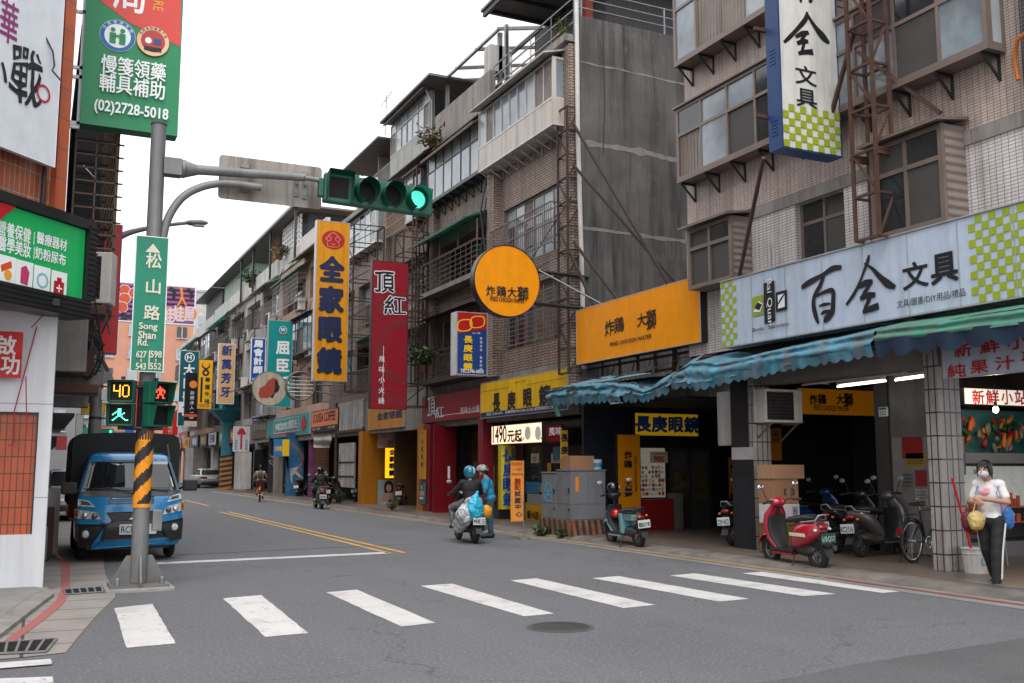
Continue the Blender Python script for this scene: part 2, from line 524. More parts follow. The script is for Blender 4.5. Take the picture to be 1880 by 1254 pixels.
# ---------------------------------------------------------------- shared materials
ASPH = mat('asphalt', (.118, .122, .132), .78, var=.10, scale=.45, fine=.30, bump=.55, bscale=140, spec=.3)
def aggregate(m):
    nt = m.node_tree; b = nt.nodes['Principled BSDF']; c = b.inputs['Base Color'].links[0].from_socket
    for sc, lo, hi, a, col in ((28, .50, .70, .55, (.30, .30, .31)), (34, .52, .72, .6, (.045, .045, .05)), (1.1, .55, .75, .30, (.075, .075, .078)), (.16, .5, .7, .22, (.20, .20, .205))):
        c = _mix(nt, _ramp(nt, _noise(nt, sc, 3 if sc > 20 else 6, rough=.75), lo, hi, 0, a), c, col)
    c = _mix(nt, _ramp(nt, _noise(nt, 1.0, 3, (1.3, .05, 1)), .5, .68, 0, .22), c, (.17, .17, .175)); c = _mix(nt, _ramp(nt, _noise(nt, 1.9, 2), .66, .74, 0, .35), c, (.07, .07, .07))
    v = nt.nodes.new('ShaderNodeTexVoronoi'); v.feature = 'DISTANCE_TO_EDGE'; v.inputs['Scale'].default_value = .22; ge = nt.nodes.new('ShaderNodeNewGeometry')
    ad = nt.nodes.new('ShaderNodeVectorMath'); ad.operation = 'ADD'; no = nt.nodes.new('ShaderNodeTexNoise'); no.inputs['Scale'].default_value = 1.5; no.inputs['Detail'].default_value = 5
    nt.links.new(ge.outputs['Position'], no.inputs['Vector']); nt.links.new(ge.outputs['Position'], ad.inputs[0]); nt.links.new(no.outputs['Color'], ad.inputs[1]); nt.links.new(ad.outputs[0], v.inputs['Vector'])
    f = _ramp(nt, v.outputs['Distance'], .0, .004, .55, 0); c = _mix(nt, f, c, (.04, .04, .042)); nt.links.new(c, b.inputs['Base Color'])
aggregate(ASPH)
ASPH2 = mat('dark asphalt patch', (.098, .098, .102), .9, var=.15, scale=.9, fine=.4, bump=.5, bscale=140, spec=.25)
CONC = mat('pavement concrete', (.20, .19, .18), .85, var=.28, scale=1.3, streak=0, fine=.18, bump=.35, bscale=40)
KERB = mat('kerb stone', (.25, .235, .22), .85, var=.35, scale=3, fine=.2, bump=.5, bscale=25, rust=.25)
ARCF = mat('arcade floor tile', (.16, .125, .10), .35, var=.2, scale=1.2, brick=(.3, .3, .006, (.08, .07, .06), 0, (.14, .11, .09)))
def road_paint(key, col):
    m = mat(key, col, .6, var=.08, scale=2)
    if m.get('worn'): return m
    nt = m.node_tree; b = nt.nodes['Principled BSDF']; src = b.inputs['Base Color'].links[0].from_socket
    f = _ramp(nt, _noise(nt, 22, 6, rough=.8), .57, .68, 0, .8)
    f2 = _ramp(nt, _noise(nt, 2.2, 5), .5, .75, 0, .45)
    c = _mix(nt, f, src, (.1, .1, .1)); c = _mix(nt, _ramp(nt, _noise(nt, 5, 6, (1, .6, 1), rough=.8), .58, .66, 0, .7), c, (.15, .15, .155)); c = _mix(nt, f2, c, (.18, .175, .17))
    nt.links.new(c, b.inputs['Base Color']); m['worn'] = 1
    return m
WHITE_RP = road_paint('white road paint', (.58, .57, .56)); YEL_RP = road_paint('yellow road paint', (.62, .33, .05))
RED_RP = road_paint('red road paint', (.36, .10, .09))
TILE_W = mat('white wall tile', (.70, .66, .64), .3, var=.12, scale=1.2, brick=(.11, .052, .0045, (.16, .13, .12), 0, (.63, .59, .57)), streak=.4)
TILE_B = mat('beige mosaic tile', (.56, .46, .40), .45, var=.16, scale=.9, brick=(.11, .045, .005, (.17, .13, .115), 0, (.49, .395, .345)), streak=.5)
BRICK = mat('buff facing brick', (.42, .30, .235), .6, var=.22, scale=1.1, brick=(.24, .075, .011, (.05, .038, .032), .5, (.33, .245, .205)), streak=.5)
BRICK2 = mat('grey brown facing brick', (.32, .225, .175), .65, var=.25, scale=1.0, brick=(.24, .075, .011, (.045, .035, .03), .5, (.235, .18, .15)), streak=.55)
DMOS = mat('dark mosaic', (.035, .032, .034), .4, var=.3, scale=3, brick=(.06, .06, .006, (.12, .11, .10), 0, (.02, .018, .02)), rust=.5)
DCONC = mat('blackened concrete', (.105, .098, .096), .9, var=.4, scale=.7, streak=.95, dirt=(.018, .016, .016), fine=.2, bump=.4, bscale=14)
LCONC = mat('pale crack filler', (.22, .195, .185), .9, var=.3, scale=5, bump=.6, bscale=12)
PLAST = mat('stained plaster', (.26, .235, .215), .85, var=.28, scale=.9, streak=.6, bump=.3, bscale=20)
PEACH = mat('peach render', (.48, .33, .25), .8, var=.18, scale=.8, streak=.45)
PALE = mat('pale render', (.50, .48, .46), .8, var=.2, scale=.8, streak=.55)
WHITEW = mat('white steel frame', (.60, .56, .54), .45, var=.1, scale=2, streak=.25)
BROWNF = mat('bronze aluminium', (.19, .145, .125), .4, var=.15, scale=2, metal=.2)
GREYF = mat('grey aluminium', (.26, .26, .26), .4, var=.15, metal=.3)
DARKF = mat('black steel', (.02, .02, .022), .45, var=.2)
TAUPE = mat('taupe siding', (.205, .165, .145), .6, var=.12, corr=(2, .13, .012))
RUST = mat('rusty steel', (.075, .033, .024), .75, var=.4, scale=5, rust=.6, bump=.3)
RUSTD = mat('dark rusted steel', (.035, .02, .017), .75, var=.4, scale=5, rust=.35)
GRAIL = mat('weathered railing', (.15, .12, .11), .6, var=.3, scale=4, rust=.5)
TANAW = mat('tan corrugated sheet', (.40, .29, .19), .6, var=.25, corr=(1, .16, .02), streak=.3)
GREENAW = mat('green plastic sheet', (.03, .60, .42), .5, var=.25, corr=(1, .14, .015), trans=.7)
PGREEN = mat('pale green sheet', (.30, .37, .30), .55, var=.2, corr=(1, .2, .02), streak=.4)
MROOF = mat('grey roof sheet', (.135, .13, .125), .6, var=.25, corr=(1, .2, .02), streak=.3)
DARKSH = mat('dark sheet wall', (.045, .045, .048), .6, var=.25, corr=(0, .22, .02))
POLY = mat('milky polycarbonate', (.75, .72, .66), .6, var=.1, trans=.75)
GLASS = mat('dark window glass', (.022, .025, .029), .06, var=.5, scale=1.5, spec=.7, bump=.06, bscale=2.5)
GLASSB = mat('bright window glass', (.22, .26, .29), .08, var=.5, scale=1.1, spec=.8, bump=.06, bscale=2.5)
GLASSF = mat('frosted glass', (.34, .38, .40), .25, var=.2, scale=1.4)
CURT = mat('curtain behind glass', (.17, .13, .105), .2, var=.3, scale=1.2, spec=.6, corr=(1, .11, .012))
SCREEN = mat('insect screen', (.055, .05, .048), .6, var=.2)
BLACK = mat('shade black interior', (.006, .006, .007), .8, var=.2)  # near-black colour stands in for deep shade in hollows and interiors
DINT = mat('shade dark interior wall', (.022, .02, .021), .8, var=.3, scale=1)  # colour darkened to carry the shade of covered interiors
NAVY = mat('dark navy panel', (.012, .014, .022), .5, var=.2)
PIPEW = mat('white pvc pipe', (.60, .58, .56), .45, var=.15, scale=3, streak=.3)
GALV = mat('galvanised steel', (.24, .245, .25), .5, metal=.45, var=.22, scale=3.5, streak=.25)
ACW = mat('white casing', (.55, .53, .50), .5, var=.14, scale=2, streak=.35)
PANES = [GLASS, GLASS, GLASSB, CURT, SCREEN, GLASSF]

# ---------------------------------------------------------------- ground
def sheet(name, pts, z, m, kind='structure'):
    mb = MB(); mb.add([(x, y, z) for x, y in pts], [list(range(len(pts)))])
    return tag(mb.build(name, m), kind=kind)
def wob(pts, n=6, a=.012):
    out = []
    for i, (x, y) in enumerate(pts):
        x2, y2 = pts[(i + 1) % len(pts)]
        for k in range(n):
            t = k / n; out.append((x + (x2 - x) * t + (rng.uniform(-a, a) if k else 0), y + (y2 - y) * t + (rng.uniform(-a, a) if k else 0)))
    return out
mb = MB(); mb.quad((-500, -40, 0), (500, -40, 0), (500, 1500, 0), (-500, 1500, 0)); tag(mb.build('ground', ASPH), kind='structure')
def gz(*uv): return [tuple(at_z(u, v, 0).xy) for u, v in uv]
ZX = [(1.00, 1.34), (2.20, 2.60), (3.48, 3.86), (4.80, 5.22), (6.15, 6.57), (7.38, 7.84), (8.58, 9.08), (9.72, 10.12)]
for i, (a, b) in enumerate(ZX):
    q = gz(*[((210, 1117), (280, 1109), (322, 1182), (233, 1190)), ((409, 1099), (480, 1093), (566, 1163), (487, 1170)), ((599, 1088), (655, 1083), (800, 1144), (737, 1151)),
             ((772, 1076), (830, 1072), (1017, 1127), (962, 1132)), ((937, 1066), (985, 1062), (1203, 1111), (1145, 1117)), ((1087, 1062), (1135, 1058), (1376, 1100), (1320, 1105)),
             ((1230, 1057), (1275, 1053), (1535, 1091), (1475, 1095)), ((1362, 1053), (1400, 1050), (1673, 1085), (1620, 1089))][i])
    sheet('crosswalk_stripe', wob(q, 14, .006), .004, WHITE_RP)
sheet('stop_line', wob([(1.95, 17.55), (6.05, 17.85), (6.05, 18.2), (1.95, 17.9)], 12), .004, WHITE_RP)
sheet('centre_line', wob([(6.0, 17.9), (6.1, 17.9), (6.1, 36.6), (6.0, 36.6)], 12, .006), .004, YEL_RP)
sheet('centre_line', wob([(6.28, 17.9), (6.38, 17.9), (6.38, 36.6), (6.28, 36.6)], 12, .006), .004, YEL_RP)
for y in (42.6, 56.5, 70, 84): sheet('centre_dash', [(6.52, y), (6.64, y), (6.64, y + 7), (6.52, y + 7)], .004, YEL_RP)
for q in (((-40, 1222), (94, 1212), (95, 1222), (-40, 1233)), ((-40, 1250), (96, 1245), (99, 1256), (-40, 1263))): sheet('crosswalk_stripe', wob(gz(*q), 8, .006), .012, WHITE_RP)
sheet('road_patch', wob(gz((1640, 1077), (1700, 1072), (1830, 1090), (1760, 1098)), 8, .02), .0045, ASPH2)
sheet('road_patch', wob([(2.4, 19.2), (10.0, 20.2), (10.0, 20.24), (2.4, 19.26)], 10, .02), .004, ASPH2)
sheet('road_patch', wob([(.4, 4), (12, 5.9), (12, 7.0), (.4, 5.6)], 12, .05), .004, ASPH2)
# right gutter, kerb and arcade pavement
mb = MB(); mb.quad((10.12, -5, .005), (10.62, -5, .012), (10.62, 66, .012), (10.12, 66, .005)); tag(mb.build('gutter', CONC), kind='structure')
mb = MB(); n = 160
rr = []
for i in range(n + 1):
    y = -5 + 71 * i / n; j = rng.uniform(-.025, .025); k = rng.uniform(-.012, .012)
    rr.append([(10.60 + j, y, .0), (10.64 + j, y, .045 + k), (10.80 + j, y, .085 + k), (11.12, y, .10), (11.12, y, -.1), (10.60, y, -.1)])
mb.loft(rr, 0, True, True); tag(mb.build('kerb', mat('dirty kerb', (.135, .12, .108), .9, var=.45, scale=2.2, fine=.25, bump=.7, bscale=14, rust=.3)), kind='structure')
mb = MB(); mb.box(11.1, 20, -5, 66, -.1, .102); mb.box(12.2, 20, 66, 110, -.1, .102); tag(mb.build('sidewalk', ARCF), kind='structure')
sheet('kerb_line', wob([(10.34, 11.4), (10.43, 11.4), (10.43, 60), (10.34, 60)], 60, .012), .017, YEL_RP)
sheet('kerb_line', wob([(10.36, -3), (10.45, -3), (10.45, 11.3), (10.36, 11.3)], 30, .008), .017, RED_RP)
# left gutter of jointed concrete, kerb, pavement
GUT = mat('gutter slabs', (.27, .245, .225), .85, var=.2, scale=1.5, fine=.16, bump=.4, bscale=30, brick=(3.5, .78, .016, (.06, .055, .05), 0, (.25, .225, .21)))
gp = gz((190, 1040), (196, 1062), (211, 1083), (212, 1097), (178, 1130), (142, 1172), (121, 1199), (40, 1208), (-30, 1214), (-200, 1225))
sheet('gutter', [(-3, 9.3)] + gp[::-1][1:] + [(1.28, 20), (1.28, 60), (-.1, 60), (-.1, 15)], .006, GUT)
rl = [(121, 1030), (120, 1083), (112, 1102), (101, 1114), (67, 1141), (12, 1181)]
L_, R_ = gz(*[(u - 8, v) for u, v in rl]), gz(*[(u + 8, v + 3) for u, v in rl])
sheet('kerb_line', [(.36, 60), (.36, 20)] + L_ + R_[::-1] + [(.50, 20), (.50, 60)], .011, RED_RP)
lp = gz((99, 1097), (77, 1113), (0, 1174), (-120, 1260))
mb = MB()
inn = [(x - .16, y + .10) for x, y in lp]
pts = [(.16, 60), (.16, 15.4)] + lp + [(-12, 4)]
pin = [(.0, 60), (.0, 15.4)] + inn + [(-12, 4.3)]
for a, b, c, d in zip(pts, pts[1:], pin[1:], pin):
    mb.quad((*a, 0), (*b, 0), (*b, .05), (*a, .05)); mb.quad((*a, .05), (*b, .05), (*c, .08), (*d, .08))
tag(mb.build('kerb', KERB), kind='structure')
mb = MB(); mb.add([(x, y, .082) for x, y in pin] + [(-12, 60, .082)], [list(range(len(pin) + 1))]); tag(mb.build('sidewalk', mat('grey left pavement', (.22, .215, .21), .85, var=.2, fine=.25, bump=.3)), kind='structure')
GRATE = mat('cast iron', (.03, .024, .024), .6, var=.3, metal=.3, rust=.3)
def grate(quv, n, lab):
    a, b, c, d = [Vector((*p, .02)) for p in gz(*quv)]
    o = thing('drain_grate', lab, 'drain grate', (a.x, a.y, 0)); off = (a.x, a.y, 0)
    mb = MB(); mb.quad(a, b, c, d); mb.build('grate_plate', BLACK, o, off)
    mb = MB()
    for p, q in ((a, b), (d, c)): mb.beam(p, q, .03, .012)
    for i in range(n + 1):
        t = i / n; mb.beam(a.lerp(b, t), d.lerp(c, t), .022, .012)
    mb.build('frame', GALV, o, off)
    mb = MB()
    for i in range(1, 14): mb.beam(a.lerp(d, i / 14) - Vector((0, 0, .004)), b.lerp(c, i / 14) - Vector((0, 0, .004)), .012, .008)
    mb.build('bars', GRATE, o, off)
grate(((117, 1085), (186, 1080), (189, 1089), (120, 1094)), 5, 'narrow drain grate beside the red kerb line near the pole base')
grate(((-10, 1184), (104, 1176), (84, 1200), (-10, 1204)), 5, 'wide dark drain grate at the corner in the lower left')
def manhole(loc, r, lab):
    o = thing('manhole_cover', lab, 'manhole cover', loc)
    mb = MB(); mb.cyl((0, 0, -.03), (0, 0, .006), r, n=48); mb.build('rim', ASPH2, o)
    mb = MB(); mb.cyl((0, 0, -.03), (0, 0, .010), r * .9, n=48)
    for i in range(-7, 8):
        for j in range(-7, 8):
            if (i * i + j * j) < 46: mb.box(i * r * .12 - .012, i * r * .12 + .012, j * r * .12 - .012, j * r * .12 + .012, .0102, .014)
    mb.torus((0, 0, .011), r * .82, .006, 'z', 48, 6); mb.build('cover', mat('manhole iron', (.075, .072, .072), .6, var=.25, metal=.3), o)
manhole((4.85, 9.03, 0), .34, 'round iron manhole cover in the road in front of the crosswalk')
# ---------------------------------------------------------------- building pieces (facades on the right face -x)
def holed(mb, X, y0, y1, z0, z1, holes, depth, mi=0):
    ys = sorted({y0, y1, *[h[0] for h in holes], *[h[1] for h in holes]}); zs = sorted({z0, z1, *[h[2] for h in holes], *[h[3] for h in holes]})
    for a, b in zip(ys, ys[1:]):
        for c, d in zip(zs, zs[1:]):
            m_, n_ = (a + b) / 2, (c + d) / 2
            if any(h[0] < m_ < h[1] and h[2] < n_ < h[3] for h in holes): continue
            mb.quad((X, a, c), (X, a, d), (X, b, d), (X, b, c), mi)
    for h in holes:
        a, b, c, d = h; e = X + depth
        mb.quad((X, a, c), (e, a, c), (e, a, d), (X, a, d), mi); mb.quad((X, b, c), (X, b, d), (e, b, d), (e, b, c), mi)
        mb.quad((X, a, c), (X, b, c), (e, b, c), (e, a, c), mi); mb.quad((X, a, d), (e, a, d), (e, b, d), (X, b, d), mi)
    for (a, b, c, d) in ((y0, y0, z0, z1), (y1, y1, z0, z1)): mb.quad((X, a, c), (X + 6, a, c), (X + 6, a, d), (X, a, d), mi)
    mb.quad((X, y0, z1), (X + 6, y0, z1), (X + 6, y1, z1), (X, y1, z1), mi)
    mb.quad((X + 6, y0, z0), (X + 6, y1, z0), (X + 6, y1, z1), (X + 6, y0, z1), mi)
def frame_y(mb, x, y0, y1, z0, z1, cols, rows, t=.05, d=.06, mi=0):
    """window frame in a plane x=const; rows = list of z fractions of the transoms"""
    mb.box(x, x + d, y0, y1, z0, z0 + t, mi); mb.box(x, x + d, y0, y1, z1 - t, z1, mi)
    mb.box(x + .002, x + d - .002, y0, y0 + t, z0 + t, z1 - t, mi); mb.box(x + .002, x + d - .002, y1 - t, y1, z0 + t, z1 - t, mi)
    for r in rows: mb.box(x + .003, x + d - .003, y0 + t, y1 - t, z0 + (z1 - z0) * r - t * .45, z0 + (z1 - z0) * r + t * .45, mi)
    for i in range(1, cols):
        y = y0 + (y1 - y0) * i / cols; mb.box(x + .005, x + d - .005, y - t * .4, y + t * .4, z0 + t, z1 - t, mi)
def panes(parent, x, y0, y1, z0, z1, cols, rows, off, mats=None, r=rng):
    rr = [0] + list(rows) + [1]
    for i in range(cols):
        for j in range(len(rr) - 1):
            mb = MB(); a, b = y0 + (y1 - y0) * i / cols, y0 + (y1 - y0) * (i + 1) / cols; c, d = z0 + (z1 - z0) * rr[j], z0 + (z1 - z0) * rr[j + 1]
            xx = x + r.uniform(.01, .035)
            mb.box(xx, xx + .01, a + .003, b - .003, c + .003, d - .003); mb.build('pane', r.choice(mats or PANES), parent, off)
def window(B, x, y0, y1, z0, z1, cols, rows, fm, off, pm=None, t=.05, bars=False):
    mb = MB(); frame_y(mb, x, y0, y1, z0, z1, cols, rows, t)
    w = mb.build('window', fm, B, off); panes(w, x + .005, y0, y1, z0, z1, cols, rows, off, pm)
    return w
def strut(mb, xw, y, z, out, drop, w=.035):
    mb.box(xw - .03, xw, y - w / 2, y + w / 2, z - drop, z); mb.beam((xw - .02, y, z - drop + .02), (xw - out, y, z - .02), w, w * .8); mb.box(xw - out, xw - .031, y - w / 2, y + w / 2, z - .04, z)
def bay(B, off, xw, y0, y1, z0, z1, proj, cols, rows, fm, base=0.0, basem=None, nbr=6, roof=.14, roofm=None, pm=None, side=None, drop=.38, name='bay_window', t=.055, bm=None):
    """enclosed window bay on brackets"""
    x = xw - proj; zb = z0 + base
    mb = MB()
    mb.box(x, xw, y0, y1, z0 - .05, z0 - .001)
    frame_y(mb, x, y0, y1, zb, z1, cols, rows, t)
    for y in (y0, y1 - .05):
        mb.box(x + .061, x + .115, y, y + .05, zb, z1); mb.box(xw - .05, xw - .001, y, y + .05, zb, z1)
        mb.box(x + .116, xw - .051, y + .002, y + .048, zb, zb + t); mb.box(x + .116, xw - .051, y + .002, y + .048, z1 - t, z1)
    w = mb.build(name, fm, B, off)
    if base:
        mb = MB(); mb.box(x + .01, xw, y0 + .002, y1 - .002, z0, zb - .001)
        for i in range(cols + 1):
            y = min(max(y0 + (y1 - y0) * i / cols, y0 + .03), y1 - .03)
            if i % 2 == 0: mb.box(x - .004, x + .02, y - .025, y + .025, z0 + .001, zb - .002)
        mb.build('base_panel', basem or fm, w, off)
    mb = MB(); mb.add([(x - roof, y0 - .08, z1 + .0), (x - roof, y1 + .08, z1 + .0), (xw, y1 + .08, z1 + roof * .8), (xw, y0 - .08, z1 + roof * .8),
                       (x - roof, y0 - .08, z1 + .04), (x - roof, y1 + .08, z1 + .04), (xw, y1 + .08, z1 + roof * .8 + .04), (xw, y0 - .08, z1 + roof * .8 + .04)],
                      [(0, 1, 2, 3), (7, 6, 5, 4), (0, 4, 5, 1), (1, 5, 6, 2), (2, 6, 7, 3), (3, 7, 4, 0)])
    mb.build('canopy', roofm or fm, w, off)
    panes(w, x + .005, y0, y1, zb, z1, cols, rows, off, pm)
    mb = MB(); mb.box(x + .12, xw - .055, y0 + .02, y0 + .03, zb + t, z1 - t); mb.build('side_panel', side or GLASSB, w, off)
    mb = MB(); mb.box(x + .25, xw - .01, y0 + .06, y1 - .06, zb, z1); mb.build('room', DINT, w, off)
    for i in range(nbr):
        y = y0 + .12 + (y1 - y0 - .24) * i / max(1, nbr - 1)
        mb = MB(); strut(mb, xw, y, z0 - .052, proj * .95, drop); mb.build('bracket', bm or DARKF, w, off)
    return w
def rail(B, off, x, y0, y1, z0, z1, m, step=.11, hz=(0, 1), ret=0.0, vert=True, name='railing', r=.009, hstep=None):
    mb = MB()
    for h in hz:
        z = z0 + (z1 - z0) * h; mb.beam((x, y0, z), (x, y1, z), .032)
        if ret: mb.beam((x, y0, z), (x + ret, y0, z), .03); mb.beam((x, y1, z), (x + ret, y1, z), .03)
    if hstep:
        z = z0 + hstep
        while z < z1 - .01:
            mb.beam((x, y0, z), (x, y1, z), .016)
            if ret: mb.beam((x, y0, z), (x + ret, y0, z), .014)
            z += hstep
    if vert:
        n = max(1, int((y1 - y0) / step))
        for i in range(n + 1):
            y = y0 + (y1 - y0) * i / n; mb.beam((x, y, z0), (x, y, z1), .018)
        if ret:
            for i in range(1, int(ret / step)):
                mb.beam((x + i * step, y0, z0), (x + i * step, y0, z1), .018)
    return mb.build(name, m, B, off)
def awning(B, off, y0, y1, xb, xf, zb, zf, m, ribs=6, name='awning', ribm=None):
    mb = MB()
    mb.add([(xf, y0, zf), (xf, y1, zf), (xb, y1, zb), (xb, y0, zb), (xf, y0, zf + .02), (xf, y1, zf + .02), (xb, y1, zb + .02), (xb, y0, zb + .02)],
           [(0, 1, 2, 3), (7, 6, 5, 4), (0, 4, 5, 1), (1, 5, 6, 2), (2, 6, 7, 3), (3, 7, 4, 0)])
    a = mb.build(name, m, B, off)
    mb = MB()
    for i in range(ribs):
        y = y0 + .02 + (y1 - y0 - .04) * i / (ribs - 1); mb.beam((xf + .01, y, zf - .015), (xb, y, zb - .015), .025)
    mb.beam((xf + .02, y0, zf - .035), (xf + .02, y1, zf - .035), .03); mb.build('frame', ribm or GRAIL, a, off)
    return a
AC_N = [0]
def ac_unit(loc, rz, label, s=1.0, fan=True):
    o = thing('air_conditioner', label, 'air conditioner', loc, rz, 'air conditioner units on the walls')
    w, d, h = .82 * s, .32 * s, .58 * s
    mb = MB(); mb.box(-w / 2, w / 2, 0, d, 0, h); mb.build('casing', ACW, o, bevel=.015)
    mb = MB(); mb.box(-w / 2 + .04, w / 2 - .2 * s, -.004, .002, .05, h - .05); mb.build('grille_panel', BLACK, o)
    mb = MB()
    for i in range(9): mb.box(-w / 2 + .04, w / 2 - .2 * s, -.012, -.0045, .06 + i * (h - .12) / 8 - .004, .06 + i * (h - .12) / 8 + .004)
    mb.torus((-.08 * s, -.008, h / 2), h * .40, .006, 'y', 28, 6); mb.build('fan_guard', DARKF, o)
    mb = MB()
    for x in (-w * .35, w * .35): mb.beam((x, d + .12, -.02), (x, -.02, -.02), .03); mb.beam((x, d + .12, -.3 * s), (x, .02, -.03), .025)
    mb.build('bracket', GRAIL, o); return o
def lattice(name, label, p0, p1, w, m, step=.75, dx=0.0, dy=1.0, cat='sign frame', extra=None):
    """upright steel lattice from p0 to p1 (two or four legs)"""
    o = thing(name, label, cat, p0); off = p0
    mb = MB(); x, y, z0 = p0; z1 = p1[2]
    leg = [(x, y), (x, y + w), (x + dx, y), (x + dx, y + w)] if dx else [(x, y), (x, y + w)]
    for a, b in leg: mb.beam((a, b, z0), (a, b, z1), .05)
    mb.build('post', m, o, off)
    mb = MB(); n = int((z1 - z0) / step)
    for i in range(n + 1):
        z = z0 + (z1 - z0) * i / n
        mb.beam((x, y, z), (x, y + w, z), .04)
        if dx: mb.beam((x + dx, y, z), (x + dx, y + w, z), .04); mb.beam((x, y, z), (x + dx, y, z), .035); mb.beam((x, y + w, z), (x + dx, y + w, z), .035)
        if i < n:
            zz = z0 + (z1 - z0) * (i + 1) / n
            if i % 2: mb.beam((x, y, z), (x, y + w, zz), .03)
            elif dx: mb.beam((x, y, z), (x + dx, y, zz), .03)
    for p, q in extra or (): mb.beam(p, q, .06)
    mb.build('brace', m, o, off); return o
# ---------------------------------------------------------------- right row
def bld(name, label, y0, x=12.2): 
    o = thing(name, label, 'building', (x, y0, 0)); return o, (x, y0, 0)
def part(B, off, name, m, f, bevel=0.0):
    mb = MB(); f(mb); return mb.build(name, m, B, off, bevel)
XW = 12.2
# --- tiled building with the stationery shop (nearest, right)
B, o = bld('tiled_building', 'pale tiled apartment building nearest on the right above the stationery sign', -6)
part(B, o, 'upper_wall', TILE_B, lambda m: holed(m, XW, -6, 16.95, 6.5, 16, [], .2))
H2 = [(12.42, 13.62, 4.95, 6.36)]
part(B, o, 'lower_wall', TILE_W, lambda m: holed(m, XW - .03, -6, 16.95, 3.85, 6.28, H2, .14))
part(B, o, 'gap_shade', BLACK, lambda m: m.box(XW + .02, XW + .3, -6, 16.95, 3.51, 3.849))  # black box painting in the shaded gap between sign and awning
part(B, o, 'ledge', PLAST, lambda m: m.box(XW - .06, XW + .02, -6, 16.95, 6.285, 6.50))
part(B, o, 'corner_pilaster', DMOS, lambda m: m.box(XW - .16, XW + .3, 7.6, 8.85, 6.55, 16))
window(B, XW + .08, *H2[0], 2, [.68], BROWNF, o, [SCREEN, SCREEN, GLASS], .07)
bay(B, o, XW, 9.2, 16.75, 7.50, 9.05, .38, 9, [.62], BROWNF, pm=[GLASSB, GLASS, GLASS, CURT, SCREEN, GLASSB], nbr=10, roof=.05, roofm=BROWNF, t=.07, side=GLASSF)
bay(B, o, XW, 12.9, 16.75, 10.02, 12.4, .4, 5, [.5], BROWNF, pm=[GLASSB, GLASSB, GLASSF, CURT], nbr=6, roof=.05, t=.07)
bay(B, o, XW, 7.4, 12.2, 10.3, 12.4, .38, 5, [.5], BROWNF, pm=[GLASSB, GLASS, CURT], nbr=6, roof=.05, t=.07)
def box_win(y0, y1, z0, z1, proj):
    x = XW - proj; mb = MB(); frame_y(mb, x, y0, y1, z0, z1, 2, [.66], .08)
    w = mb.build('box_window', BROWNF, B, o); panes(w, x + .01, y0, y1, z0, z1, 2, [.66], o, [SCREEN, GLASS, GLASS])
    mb = MB(); mb.box(x + .065, XW - .032, y0 + .002, y0 + .06, z0, z1); mb.box(x + .065, XW - .032, y1 - .06, y1 - .002, z0, z1); mb.box(x + .065, XW - .032, y0 + .061, y1 - .061, z0, z0 + .05)
    mb.build('siding', TAUPE, w, o)
    mb = MB(); mb.box(x + .3, x + .31, y0 + .06, y1 - .06, z0, z1); mb.build('room', DINT, w, o)
    mb = MB(); mb.add([(x - .16, y0 - .08, z1), (x - .16, y1 + .1, z1), (XW - .03, y1 + .1, z1 + .09), (XW - .03, y0 - .08, z1 + .09), (x - .16, y0 - .08, z1 + .045), (x - .16, y1 + .1, z1 + .045), (XW - .03, y1 + .1, z1 + .135), (XW - .03, y0 - .08, z1 + .135)],
                  [(0, 1, 2, 3), (7, 6, 5, 4), (0, 4, 5, 1), (1, 5, 6, 2), (2, 6, 7, 3), (3, 7, 4, 0)]); mb.build('canopy', BROWNF, w, o)
box_win(14.85, 16.25, 5.1, 6.33, .52)
box_win(9.95, 11.35, 5.1, 6.58, .52)
def vent_cage(y0, y1, z0, z1):
    mb = MB()
    for i in range(7): z = z0 + (z1 - z0) * i / 6; mb.beam((XW - .3, y0, z), (XW - .3, y1, z), .015); mb.beam((XW - .3, y0, z), (XW, y0, z), .015)
    for i in range(6): y = y0 + (y1 - y0) * i / 5; mb.beam((XW - .3, y, z0), (XW - .3, y, z1), .015)
    mb.build('vent_cage', RUST, B, o)
vent_cage(12.2, 12.85, 9.4, 10.1)
part(B, o, 'conduit', PIPEW, lambda m: m.tube([(XW - .08, 14.3, 4.9), (XW - .08, 14.3, 5.7)], .02))
part(B, o, 'orange_hose', pmat('C06A20'), lambda m: m.tube([(XW - .2, 8.9, 6.9), (XW - .22, 8.92, 7.2), (XW - .3, 8.8, 7.42), (XW - .3, 8.5, 7.5), (XW - .3, 8, 7.45)], .03))
# arcade of that building
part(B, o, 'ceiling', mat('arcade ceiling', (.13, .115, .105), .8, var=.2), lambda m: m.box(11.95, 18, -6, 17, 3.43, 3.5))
part(B, o, 'beam', mat('beam render', (.155, .135, .12), .7, var=.2, streak=.3), lambda m: (m.box(11.9, 12.3, 10.68, 14.58, 3.07, 3.42), m.box(11.9, 12.3, 3, 10.38, 3.07, 3.42)))
part(B, o, 'inner_beam', mat('beam render', None), lambda m: (m.box(15.9, 16.2, 11.0, 16.9, 2.95, 3.42),))
PIL = mat('pillar tile', (.36, .33, .315), .3, var=.2, scale=1.6, brick=(.115, .34, .011, (.035, .028, .026), 0, (.32, .285, .27)), streak=.55, rust=.25)
part(B, o, 'pillar', PIL, lambda m: m.box(11.86, 12.3, 10.4, 10.66, .1, 3.42), .02)
pl = part(B, o, 'pillar', PIL, lambda m: m.box(11.85, 12.27, 14.6, 15.1, .1, 3.42), .012)
mb = MB(); mb.box(11.832, 11.849, 14.59, 15.2, .1, 1.72); mb.box(11.832, 11.849, 14.7, 15.2, 1.95, 3.2); mb.build('black_paint', mat('black gloss paint', (.013, .013, .016), .4, var=.3), pl, o)
mb = MB(); mb.box(11.832, 11.849, 14.59, 15.2, 1.722, 1.948); mb.build('white_paint', pmat('A8A4A2', .5), pl, o)
